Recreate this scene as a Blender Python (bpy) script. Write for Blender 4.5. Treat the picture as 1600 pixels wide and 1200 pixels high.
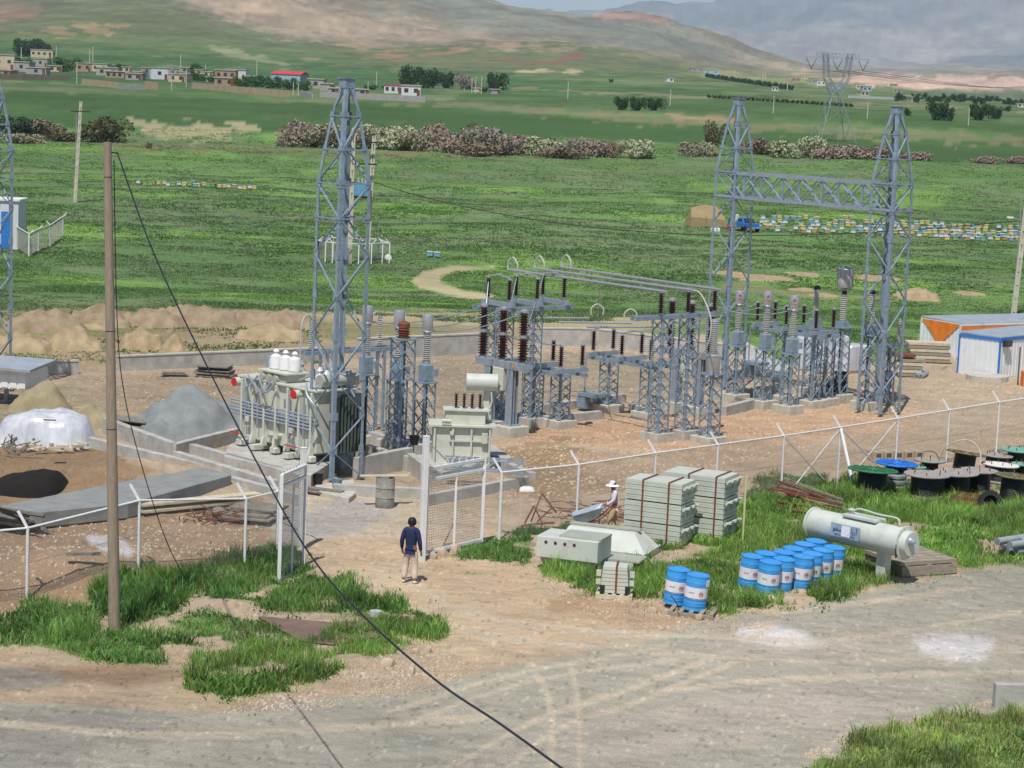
import bpy, math, random
import numpy as np
from mathutils import Vector, Matrix
R_=math.radians
rnd=random.Random(7)
for o in list(bpy.data.objects): bpy.data.objects.remove(o)
C=bpy.context.scene.collection
# ---------------------------------------------------------------- camera
F=3500.0; CH=13.0; ROLL=math.atan(0.042); PITCH=math.atan(470*math.cos(ROLL)/F)
Fw=Vector((0,math.cos(PITCH),-math.sin(PITCH))); U0=Vector((0,math.sin(PITCH),math.cos(PITCH))); R0=Vector((1,0,0))
Ru=R0*math.cos(ROLL)+U0*math.sin(ROLL); Uu=U0*math.cos(ROLL)-R0*math.sin(ROLL)
CP=Vector((0,0,CH))
cam=bpy.data.cameras.new('camera'); cam.sensor_width=36; cam.lens=36*F/1600; cam.clip_start=0.5; cam.clip_end=60000
camo=bpy.data.objects.new('camera',cam); C.objects.link(camo)
M=Matrix((Ru,Uu,-Fw)).transposed().to_4x4(); M.translation=CP; camo.matrix_world=M
sc=bpy.context.scene; sc.camera=camo
sc.render.resolution_x=1024; sc.render.resolution_y=768
sc.view_settings.view_transform='Standard'; sc.view_settings.look='None'; sc.view_settings.exposure=0.0; sc.view_settings.gamma=1.0
sc.cycles.max_bounces=6; sc.cycles.volume_bounces=1; sc.cycles.transparent_max_bounces=8
sc.cycles.use_adaptive_sampling=True
# ---------------------------------------------------------------- light
SUN_EL=61.0; SUN_AZ=(-math.sin(R_(15)),-math.cos(R_(15)))
w=bpy.data.worlds.new('World'); sc.world=w; w.use_nodes=True
nt=w.node_tree; bgn=nt.nodes['Background']; sky=nt.nodes.new('ShaderNodeTexSky'); sky.sky_type='NISHITA'
sky.sun_disc=False; sky.sun_elevation=R_(SUN_EL); sky.sun_rotation=math.atan2(SUN_AZ[0],SUN_AZ[1])
sky.altitude=1200; sky.air_density=1.0; sky.dust_density=1.6; sky.ozone_density=1.5
nt.links.new(sky.outputs[0],bgn.inputs[0]); bgn.inputs[1].default_value=0.09
sl=bpy.data.lights.new('sun','SUN'); sl.energy=4.7; sl.angle=R_(0.53); sl.color=(1,0.955,0.89)
so=bpy.data.objects.new('sun',sl); C.objects.link(so)
ce=math.cos(R_(SUN_EL)); so.rotation_euler=Vector((SUN_AZ[0]*ce,SUN_AZ[1]*ce,math.sin(R_(SUN_EL)))).to_track_quat('Z','Y').to_euler()
# ---------------------------------------------------------------- maths
def ray(px,py):
    return Fw+Ru*((px-800)/F)+Uu*((600-py)/F)
def proj(p):
    d=Vector(p)-CP; z=d.dot(Fw); return (800+F*d.dot(Ru)/z, 600-F*d.dot(Uu)/z)
def at_depth(px,py,Y):
    d=ray(px,py); return CP+d*(Y/d.y)
def PZ(px,py,z):
    d=ray(px,py); return CP+d*((z-CH)/d.z)
def S(r,g,b):
    f=lambda c:(c/255/12.92 if c/255<=0.04045 else ((c/255+0.055)/1.055)**2.4)
    return (f(r),f(g),f(b))
UA=42.3; UX=Vector((math.cos(R_(UA)),math.sin(R_(UA)),0)); VX=Vector((UX.y,-UX.x,0)); ROT=R_(UA)
def hash2(ix,iy,s):
    n=(ix.astype(np.int64)*374761393+iy.astype(np.int64)*668265263+s*69069)&0xffffffff
    n=((n^(n>>13))*1274126177)&0xffffffff
    n=(n^(n>>16))&0xffffffff
    return n/4294967295.0
def vnoise(x,y,s=0):
    ix=np.floor(x);iy=np.floor(y);fx=x-ix;fy=y-iy
    fx=fx*fx*(3-2*fx);fy=fy*fy*(3-2*fy)
    a=hash2(ix,iy,s);b=hash2(ix+1,iy,s);c=hash2(ix,iy+1,s);d=hash2(ix+1,iy+1,s)
    return a+(b-a)*fx+(c-a)*fy+(a-b-c+d)*fx*fy
def fbm(x,y,o=4,s=0):
    t=0;a=.5;n=0
    for i in range(o):
        t=t+a*vnoise(x,y,s+i*17);n+=a;a*=.5;x=x*2.03+5.3;y=y*2.03+1.7
    return t/n
# ---------------------------------------------------------------- terrain height
CUR=[ # depth, [(px,py)...]
(450,[(-900,150),(0,181),(400,188),(800,199),(1200,217),(1600,238),(2500,260)]),
(600,[(-900,100),(0,129),(450,151),(660,156),(1000,161),(1300,172),(1600,184),(2500,215)]),
(1000,[(-900,70),(0,104),(400,121),(800,136),(1200,147),(1400,158),(1600,169),(2500,200)]),
(1600,[(-900,0),(0,62),(400,86),(650,101),(800,113),(1100,124),(1350,143),(1600,160),(2500,190)]),
(2400,[(-900,-60),(0,26),(100,9),(200,2),(270,8),(350,33),(420,55),(500,68),(600,78),(700,71),(800,66),(900,68),(1000,84),(1070,102),(1150,115),(1300,130),(1600,153),(2500,180)]),
(2750,[(-900,-40),(0,40),(200,25),(350,50),(500,76),(600,84),(700,85),(900,86),(1070,110),(1150,118),(1300,131),(1600,151),(2500,175)]),
(3600,[(-900,-200),(0,-40),(200,-28),(330,-10),(450,2),(500,10),(600,35),(700,45),(760,51),(820,61),(900,72),(1000,92),(1150,114),(1300,130),(1600,147),(2500,165)]),
(4000,[(-900,-150),(0,-20),(330,10),(500,25),(700,58),(820,70),(1000,96),(1150,116),(1300,129),(1600,145),(2500,160)]),
(5200,[(-900,-500),(0,-200),(400,-110),(600,-52),(700,-22),(765,1),(800,14),(860,22),(900,27),(940,26),(960,21),(1000,21),(1040,31),(1060,40),(1100,54),(1150,73),(1200,95),(1250,110),(1300,119),(1400,126),(1600,131),(2500,140)]),
(6200,[(-900,-300),(0,-100),(400,-50),(700,10),(900,45),(1060,60),(1200,102),(1300,119),(1400,123),(1600,123),(2500,125)]),
(9000,[(-900,-200),(0,-30),(400,0),(700,40),(900,60),(1060,70),(1200,110),(1300,117),(1400,117),(1600,117),(2500,110)]),
(13000,[(-900,-100),(0,0),(700,35),(900,50),(1000,38),(1100,45),(1200,62),(1300,60),(1400,75),(1500,60),(1600,62),(2500,30)]),
(17000,[(-900,-60),(0,0),(700,30),(860,45),(960,35),(1000,24),(1060,18),(1130,12),(1200,2),(1250,-25),(1300,-60),(1400,-90),(1500,-70),(1600,-130),(2500,-200)]),
(21000,[(-900,60),(0,60),(700,70),(1100,60),(1600,60),(2500,60)])]
_cd=[];_ct=[]
for D,pts in CUR:
    t=[];z=[]
    for a,b in pts:
        p=at_depth(a,b,D); t.append(p.x/D); z.append(p.z)
    _cd.append(D);_ct.append((np.array(t),np.array(z)))
def smooth(a,b,x):
    t=np.clip((x-a)/(b-a),0,1); return t*t*(3-2*t)
def bump(X,Y,cx,cy,r1,r2,h,rot=0):
    c,s=math.cos(rot),math.sin(rot); dx=X-cx;dy=Y-cy
    a=(dx*c+dy*s)/r1;b=(-dx*s+dy*c)/r2
    return h*np.exp(-(a*a+b*b)*1.6)
BUMPS=[]
def zf(X,Y):
    X=np.asarray(X,float);Y=np.asarray(Y,float)
    Yc=np.maximum(Y,1.0); t=X/Yc
    z=-2.0*smooth(118,165,Y)
    z=z+0.10*(fbm(X*.15,Y*.15,3,3)-.5)*smooth(30,60,Y)
    z=z+(fbm(X*.05,Y*.05,4,9)-.5)*1.6*smooth(125,200,Y)*(1-smooth(330,420,Y))
    zb=np.full(z.shape,-2.0); lY=np.log(Yc)
    zz=zb.copy(); pd=330.0; pz=zb
    for D,(tt,zs) in zip(_cd,_ct):
        cz=np.interp(t,tt,zs)
        m=(Y>pd)&(Y<=D)
        wgt=(lY-math.log(pd))/(math.log(D)-math.log(pd))
        zz=np.where(m,pz+(cz-pz)*wgt,zz)
        pd=D;pz=cz
    zz=np.where(Y>pd,pz,zz)
    far=Y>330
    z=np.where(far,zz,z)
    q=smooth(1200,3000,Y); q2=smooth(9000,13000,Y); q1=smooth(3800,5000,Y)*(1-q2)
    rn=1-np.abs(2*fbm(X/900,Y/900,5,21)-1)
    z=z+q*((fbm(X/420,Y/420,5,31)-.5)*44+(.5-np.abs(fbm(X/160,Y/260,4,33)-.5)*2)*16-4)+q1*(rn-.75)*60+q2*((1-np.abs(2*fbm(X/2600,Y/2600,6,41)-1))-.78)*520
    z=z+smooth(500,900,Y)*(1-q)*(fbm(X/120,Y/120,3,51)-.5)*2.5
    for b in BUMPS: z=z+bump(X,Y,*b)
    return z
_Y=np.concatenate([np.linspace(15,130,90),np.geomspace(131,22000,260)])
def P(px,py):
    d=ray(px,py); YY_=_Y
    for it in range(2):
        s=YY_/d.y; g=zf(d.x*s,YY_)-(CP.z+d.z*s)
        i=np.argmax(g>0)
        if g[i]<=0: i=len(YY_)-1
        i=max(i,1)
        if it==0: YY_=np.linspace(YY_[i-1],YY_[i],24)
    w=g[i-1]/(g[i-1]-g[i]) if g[i]!=g[i-1] else 0
    y=YY_[i-1]+(YY_[i]-YY_[i-1])*w
    s=y/d.y; return Vector((d.x*s,y,CP.z+d.z*s))
def G(x,y): return float(zf(np.array([x]),np.array([y]))[0])
def gv(p): return Vector((p[0],p[1],G(p[0],p[1])))
def hgt(base,py):  # height above base that projects to picture row py
    lo,hi=0,60
    for _ in range(40):
        m=(lo+hi)/2
        if proj((base[0],base[1],base[2]+m))[1]>py: lo=m
        else: hi=m
    return lo
def ppm(p): return F/(Vector(p)-CP).dot(Fw)
# earth forms that belong to the ground itself
BUMPS+= [(*PZ(95,905,0)[:2],3.0,2.2,0.75,.3),(*PZ(260,880,0)[:2],3.5,1.6,0.35,.2),(*PZ(330,948,0)[:2],1.6,.8,0.22,0),
 (*PZ(130,758,0)[:2],5.5,3.0,0.9,.45),(*PZ(30,750,0)[:2],1.9,2.6,-2.2,.1)]
# ---------------------------------------------------------------- mesh helpers
def newmesh(name,V,Fc,mat=None,smooth_=False,parent=None):
    me=bpy.data.meshes.new(name); me.from_pydata([tuple(v) for v in V],[],Fc)
    if smooth_: me.polygons.foreach_set('use_smooth',[True]*len(me.polygons))
    me.update(); o=bpy.data.objects.new(name,me); C.objects.link(o)
    if mat: me.materials.append(mat)
    if parent: o.parent=parent
    return o
def npmesh(name,V,idx,nper,mat,col=None,smooth_=False):
    """V (n,3); idx flat array of polys, each nper corners"""
    me=bpy.data.meshes.new(name); n=len(V); m=len(idx)//nper
    me.vertices.add(n); me.vertices.foreach_set('co',np.ascontiguousarray(V,dtype=np.float32).ravel())
    me.loops.add(m*nper); me.loops.foreach_set('vertex_index',np.ascontiguousarray(idx,dtype=np.int32).ravel())
    me.polygons.add(m); me.polygons.foreach_set('loop_start',np.arange(0,m*nper,nper,dtype=np.int32))
    me.polygons.foreach_set('loop_total',np.full(m,nper,dtype=np.int32))
    if smooth_: me.polygons.foreach_set('use_smooth',np.ones(m,dtype=bool))
    me.update(calc_edges=True)
    if col is not None:
        a=me.attributes.new('Col','FLOAT_COLOR','POINT')
        c=np.ones((n,4),dtype=np.float32); c[:,:3]=col; a.data.foreach_set('color',c.ravel())
    me.materials.append(mat); o=bpy.data.objects.new(name,me); C.objects.link(o); return o
class MB:
    def __init__(s): s.v=[];s.f=[]
    def add(s,V,Fc):
        n=len(s.v); s.v+= [Vector(v) for v in V]; s.f+=[[i+n for i in f] for f in Fc]; return s
    def box(s,c,d,rz=0,rx=0,ry=0):
        M=Matrix.Rotation(rz,3,'Z')@Matrix.Rotation(ry,3,'Y')@Matrix.Rotation(rx,3,'X'); c=Vector(c)
        V=[c+M@Vector((x*d[0]/2,y*d[1]/2,z*d[2]/2)) for z in(-1,1) for y in(-1,1) for x in(-1,1)]
        return s.add(V,[(0,2,3,1),(4,5,7,6),(0,1,5,4),(2,6,7,3),(0,4,6,2),(1,3,7,5)])
    def fr(s,a,b,up=Vector((0,0,1))):
        d=(Vector(b)-Vector(a)); L=d.length; d=d/L if L else Vector((0,0,1))
        if abs(d.dot(up))>.98: up=Vector((1,0,0))
        x=d.cross(up).normalized(); y=x.cross(d).normalized(); return x,y
    def bar(s,a,b,w,t=None,up=Vector((0,0,1))):
        t=t or w; a=Vector(a);b=Vector(b);x,y=s.fr(a,b,up)
        V=[p+x*i*w/2+y*j*t/2 for p in(a,b) for i,j in((-1,-1),(1,-1),(1,1),(-1,1))]
        return s.add(V,[(0,1,2,3),(7,6,5,4),(0,4,5,1),(1,5,6,2),(2,6,7,3),(3,7,4,0)])
    def tube(s,pts,r,n=8,cap=True):
        pts=[Vector(p) for p in pts]; rs=r if isinstance(r,(list,tuple)) else [r]*len(pts)
        V=[];Fc=[];px=None
        for i,p in enumerate(pts):
            d=(pts[min(i+1,len(pts)-1)]-pts[max(i-1,0)]).normalized()
            if px is None:
                x,y=s.fr(p,p+d); y=d.cross(x)
            else:
                x=(px-d*px.dot(d)).normalized(); y=d.cross(x)
            px=x
            V+=[p+(x*math.cos(2*math.pi*k/n)+y*math.sin(2*math.pi*k/n))*rs[i] for k in range(n)]
        for i in range(len(pts)-1):
            for k in range(n): Fc.append((i*n+k,i*n+(k+1)%n,(i+1)*n+(k+1)%n,(i+1)*n+k))
        if cap: Fc.append(tuple(range(n))[::-1]); Fc.append(tuple((len(pts)-1)*n+k for k in range(n)))
        return s.add(V,Fc)
    def lathe(s,prof,n=16,o=(0,0,0),ax='z',M=None):
        V=[];Fc=[];o=Vector(o)
        for r,z in prof:
            for k in range(n):
                a=2*math.pi*k/n; p=Vector((r*math.cos(a),r*math.sin(a),z))
                if ax=='x': p=Vector((p.z,p.x,p.y))
                if ax=='y': p=Vector((p.y,p.z,p.x))
                if M: p=M@p
                V.append(o+p)
        for i in range(len(prof)-1):
            for k in range(n): Fc.append((i*n+k,i*n+(k+1)%n,(i+1)*n+(k+1)%n,(i+1)*n+k))
        if prof[0][0]>1e-4: Fc.append(tuple(range(n))[::-1])
        if prof[-1][0]>1e-4: Fc.append(tuple((len(prof)-1)*n+k for k in range(n)))
        return s.add(V,Fc)
    def cyl(s,c,r,h,n=14,ax='z'): return s.lathe([(r,0),(r,h)],n,c,ax)
    def angle(s,a,b,w,t,inw):
        """angle iron: two flats meeting on the edge a-b, opening toward inw"""
        a=Vector(a);b=Vector(b);d=(b-a).normalized();i=Vector(inw); i=(i-d*i.dot(d)).normalized(); j=d.cross(i)
        e1=(i+j).normalized();e2=(i-j).normalized()
        s.bar(a+e1*w/2,b+e1*w/2,t,w,up=e1); s.bar(a+e2*(w/2+t*.6),b+e2*(w/2+t*.6),t,w,up=e2); return s
    def build(s,name,mat,parent=None,sm=False,loc=None,rz=0,bev=0):
        o=newmesh(name,s.v,s.f,mat,sm,parent)
        if sm:
            o.data.set_sharp_from_angle(angle=R_(40))
        if bev:
            m=o.modifiers.new('bevel','BEVEL'); m.width=bev; m.segments=1; m.limit_method='ANGLE'
        if loc is not None: o.location=loc
        if rz: o.rotation_euler[2]=rz
        return o
def tag(o,label=None,cat=None,group=None,kind=None):
    if label: o['label']=label
    if cat: o['category']=cat
    if group: o['group']=group
    if kind: o['kind']=kind
    return o
def thing(name,label,cat,loc,rz=0,group=None,kind=None):
    o=bpy.data.objects.new(name,None); o.empty_display_size=.2; C.objects.link(o); o.location=loc; o.rotation_euler[2]=rz
    return tag(o,label,cat,group,kind)
def dup(o,loc=None,rz=None,label=None,parent=None,scale=None):
    c=o.copy(); C.objects.link(c)
    if parent is not None: c.parent=parent
    if loc is not None: c.location=loc
    if rz is not None: c.rotation_euler[2]=rz
    if label: c['label']=label
    if scale is not None: c.scale=scale
    for ch in KIDS.get(o.name,[]) or [x for x in o.children]: dup(ch,parent=c)
    return c
KIDS={}
# ---------------------------------------------------------------- materials
def mat(name,col,rough=.6,metal=0,var=.12,scale=3.0,bump=.0,bscale=None,col2=None,spec=.4,stretch=None,mixr=(.35,.65)):
    m=bpy.data.materials.new(name); m.use_nodes=True; t=m.node_tree; b=t.nodes['Principled BSDF']
    b.inputs['Roughness'].default_value=rough; b.inputs['Metallic'].default_value=metal
    b.inputs['Specular IOR Level'].default_value=spec
    tc=t.nodes.new('ShaderNodeTexCoord'); mp=t.nodes.new('ShaderNodeMapping'); t.links.new(tc.outputs['Object'],mp.inputs[0])
    if stretch: mp.inputs['Scale'].default_value=stretch
    n=t.nodes.new('ShaderNodeTexNoise'); n.inputs['Scale'].default_value=scale; n.inputs['Detail'].default_value=6; n.inputs['Roughness'].default_value=.65
    t.links.new(mp.outputs[0],n.inputs['Vector'])
    r=t.nodes.new('ShaderNodeValToRGB'); t.links.new(n.outputs['Fac'],r.inputs[0])
    c2=col2 or tuple(min(1,c*(1+var)) for c in col); c1=tuple(c*(1-var) for c in col) if not col2 else col
    r.color_ramp.elements[0].position=mixr[0]; r.color_ramp.elements[1].position=mixr[1]
    r.color_ramp.elements[0].color=(*c1,1); r.color_ramp.elements[1].color=(*c2,1)
    t.links.new(r.outputs[0],b.inputs['Base Color'])
    if bump:
        n2=t.nodes.new('ShaderNodeTexNoise'); n2.inputs['Scale'].default_value=bscale or scale*4; n2.inputs['Detail'].default_value=5
        t.links.new(mp.outputs[0],n2.inputs['Vector'])
        bp=t.nodes.new('ShaderNodeBump'); bp.inputs['Strength'].default_value=bump; bp.inputs['Distance'].default_value=.02
        t.links.new(n2.outputs['Fac'],bp.inputs['Height']); t.links.new(bp.outputs[0],b.inputs['Normal'])
    return m
def colmat(name,rough=.9,amp=.25,scales=((.6,.5),(6,.6)),bump=.3,bdist=.05,trans=0,spec=.2,bscale=9,world=True):
    """colour comes from the mesh attribute, broken up by noise in metres"""
    m=bpy.data.materials.new(name); m.use_nodes=True; t=m.node_tree; b=t.nodes['Principled BSDF']
    b.inputs['Roughness'].default_value=rough; b.inputs['Specular IOR Level'].default_value=spec
    at=t.nodes.new('ShaderNodeAttribute'); at.attribute_name='Col'
    tc=t.nodes.new('ShaderNodeTexCoord'); last=at.outputs['Color']
    for sc_,am in scales:
        n=t.nodes.new('ShaderNodeTexNoise'); n.inputs['Scale'].default_value=sc_; n.inputs['Detail'].default_value=5; n.inputs['Roughness'].default_value=.7
        t.links.new(tc.outputs['Object'],n.inputs['Vector'])
        mr=t.nodes.new('ShaderNodeMapRange'); mr.inputs[1].default_value=.25; mr.inputs[2].default_value=.75; mr.inputs[3].default_value=1-am*amp*2; mr.inputs[4].default_value=1+am*amp*2
        t.links.new(n.outputs['Fac'],mr.inputs[0])
        vm=t.nodes.new('ShaderNodeVectorMath'); vm.operation='SCALE'; t.links.new(last,vm.inputs[0]); t.links.new(mr.outputs[0],vm.inputs['Scale']); last=vm.outputs[0]
    t.links.new(last,b.inputs['Base Color'])
    if bump:
        n=t.nodes.new('ShaderNodeTexNoise'); n.inputs['Scale'].default_value=bscale; n.inputs['Detail'].default_value=6; n.inputs['Roughness'].default_value=.7
        t.links.new(tc.outputs['Object'],n.inputs['Vector'])
        bp=t.nodes.new('ShaderNodeBump'); bp.inputs['Strength'].default_value=bump; bp.inputs['Distance'].default_value=bdist
        t.links.new(n.outputs['Fac'],bp.inputs['Height']); t.links.new(bp.outputs[0],b.inputs['Normal'])
    if bscale==16:
        n3=t.nodes.new('ShaderNodeTexNoise'); n3.inputs['Scale'].default_value=.012; n3.inputs['Detail'].default_value=8; n3.inputs['Roughness'].default_value=.62
        t.links.new(tc.outputs['Object'],n3.inputs['Vector']); b3=t.nodes.new('ShaderNodeBump'); b3.inputs['Strength'].default_value=.5; b3.inputs['Distance'].default_value=16
        t.links.new(n3.outputs['Fac'],b3.inputs['Height']); t.links.new(bp.outputs[0],b3.inputs['Normal']); t.links.new(b3.outputs[0],b.inputs['Normal'])
    if trans:
        tr=t.nodes.new('ShaderNodeBsdfTranslucent'); mx=t.nodes.new('ShaderNodeMixShader'); mx.inputs[0].default_value=trans
        t.links.new(last,tr.inputs[0]); t.links.new(b.outputs[0],mx.inputs[1]); t.links.new(tr.outputs[0],mx.inputs[2])
        t.links.new(mx.outputs[0],t.nodes['Material Output'].inputs[0])
    return m
# ---------------------------------------------------------------- ground colours
def polydist(px,py,poly):
    """signed distance (negative inside) of points to polygon"""
    n=len(poly); ins=np.zeros(px.shape,bool); dm=np.full(px.shape,1e9)
    for i in range(n):
        x1,y1=poly[i];x2,y2=poly[(i+1)%n]
        if y1!=y2:
            c=((y1>py)!=(y2>py))&(px<(x2-x1)*(py-y1)/(y2-y1)+x1); ins^=c
        dx,dy=x2-x1,y2-y1; L=dx*dx+dy*dy+1e-9
        t=np.clip(((px-x1)*dx+(py-y1)*dy)/L,0,1)
        dm=np.minimum(dm,np.hypot(px-x1-t*dx,py-y1-t*dy))
    return np.where(ins,-dm,dm)
def projn(X,Y,Z):
    dx,dy,dz=X-CP.x,Y-CP.y,Z-CP.z
    zc=dx*Fw.x+dy*Fw.y+dz*Fw.z
    return 800+F*(dx*Ru.x+dy*Ru.y+dz*Ru.z)/zc, 600-F*(dx*Uu.x+dy*Uu.y+dz*Uu.z)/zc
PAINT=[ # polygon outlined on the ground, colour, soft edge, ragged edge, strength
# substation yard
([(-300,585),(60,590),(480,560),(740,535),(960,560),(1110,560),(1430,590),(1900,560),(1900,720),(1200,800),(700,870),(-300,1000)],S(170,152,129),6,8,1),
([(-300,600),(100,600),(450,580),(620,600),(620,640),(360,690),(100,680),(-300,700)],S(150,133,110),12,12,.7),
([(620,565),(720,550),(1000,560),(1200,600),(1000,620),(700,650)],S(146,133,112),8,8,.9),
([(440,770),(560,760),(680,800),(690,850),(560,900),(470,830)],S(186,172,150),14,10,.7),
([(780,655),(900,650),(1100,645),(1250,628),(1440,640),(1440,680),(1290,700),(1100,722),(930,700),(800,690)],S(180,149,120),9,9,.9),
([(770,700),(880,690),(1010,720),(1000,760),(860,790),(790,760)],S(142,121,92),9,10,.9),
([(880,710),(1300,690),(1700,640),(1700,700),(1400,730),(1000,780)],S(165,144,118),8,8,.8),
([(1400,590),(1700,575),(1700,660),(1480,650)],S(178,160,134),8,6,.8),
([(0,605),(130,600),(165,650),(60,665),(-40,650)],S(150,138,112),8,6,.8),
([(450,800),(560,780),(620,790),(560,830),(470,850)],S(160,157,153),8,8,.7),
([(390,800),(470,790),(500,830),(420,850)],S(165,160,156),10,8,.6),
# left yard / mounds
([(-300,800),(150,790),(400,780),(440,870),(300,900),(100,960),(-300,980)],S(150,124,98),8,8,.9),
([(140,840),(180,842),(215,862),(200,872),(155,862)],S(200,198,198),4,5,.85),
([(-50,690),(140,690),(240,735),(150,790),(-50,800)],S(140,116,88),6,6,.9),
# dirt approach to gate
([(470,850),(700,840),(900,900),(1110,955),(1300,930),(1200,960),(1000,990),(700,1050),(540,940)],S(180,158,130),8,8,.9),
([(520,890),(620,880),(760,960),(900,1000),(700,1030),(600,950)],S(192,172,145),12,10,.6),
([(880,915),(1100,950),(1160,962),(1000,985),(860,950)],S(158,130,100),8,10,.7),
([(-300,1000),(200,1010),(560,1060),(700,1030),(760,1060),(330,1110),(-300,1100)],S(168,149,124),10,10,.85),
([(60,1040),(200,1035),(300,1060),(200,1080),(90,1075)],S(132,108,84),8,9,.7),
# gravel road
([(-400,1055),(0,1095),(330,1110),(620,1078),(780,1045),(1010,1000),(1110,966),(1240,950),(1480,900),(1600,884),(2000,810),(2000,1400),(-400,1400)],S(155,151,136),5,6,1),
([(-100,1035),(90,1050),(130,1070),(60,1080),(-100,1080)],S(126,122,114),8,8,.8),
([(-100,1100),(150,1100),(260,1140),(100,1190),(-100,1190)],S(136,132,122),20,14,.7),
([(1000,1010),(1240,985),(1600,985),(1600,1030),(1300,1040),(1000,1040)],S(172,162,146),14,6,.5),
([(900,1120),(1250,1060),(1500,1080),(1350,1130),(1000,1190),(700,1200)],S(170,160,146),25,12,.7),
([(1140,978),(1200,976),(1260,990),(1290,1008),(1230,1012),(1160,1000)],S(205,200,196),8,7,.85),
([(1430,1000),(1500,994),(1550,1005),(1540,1025),(1480,1030),(1440,1018)],S(204,200,198),10,8,.8),
([(1160,980),(1210,975),(1200,985)],S(190,165,130),4,4,.6),
# beyond wall: dirt strips
([(-300,470),(0,478),(480,485),(740,500),(960,510),(960,540),(740,540),(480,570),(-300,590)],S(150,128,98),6,6,.55),
([(380,488),(560,486),(750,485),(950,488),(1100,500),(960,520),(760,512),(480,500)],S(176,160,128),4,5,.7),
([(640,440),(660,425),(700,416),(772,415),(772,421),(712,424),(690,432),(690,440),(720,452),(772,462),(760,468),(700,462),(655,450)],S(184,170,136),2.5,3,.85),
([(1140,440),(1240,455),(1400,465),(1400,472),(1240,464),(1130,447)],S(150,130,98),4,5,.5),
([(1100,560),(1250,575),(1450,580),(1500,600),(1200,610)],S(160,145,120),6,6,.6)]
TRK=[([(600,1115),(760,1065),(900,1035),(1040,1010)],5),([(640,1130),(760,1085),(880,1055),(1060,1030)],5),
([(700,1200),(840,1125),(960,1085),(1110,1030),(1190,990)],7),([(790,1200),(880,1135),(1000,1095),(1140,1040),(1240,1010)],7),
([(860,1200),(862,1120),(850,1075),(830,1040)],9),([(905,1200),(905,1120),(900,1080),(890,1040)],7),
([(1000,1018),(1150,1028),(1320,1034),(1600,1018)],4),([(900,985),(1100,995),(1300,1000),(1480,975),(1600,955)],5),([(560,900),(660,960),(800,1000),(1000,1010)],8),([(620,900),(740,960),(900,985),(1040,995)],8),
([(1040,1080),(1250,1060),(1600,1050)],8),([(0,1130),(250,1150),(500,1140),(760,1120)],9),([(1200,960),(1400,935),(1600,905)],6)]
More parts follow.
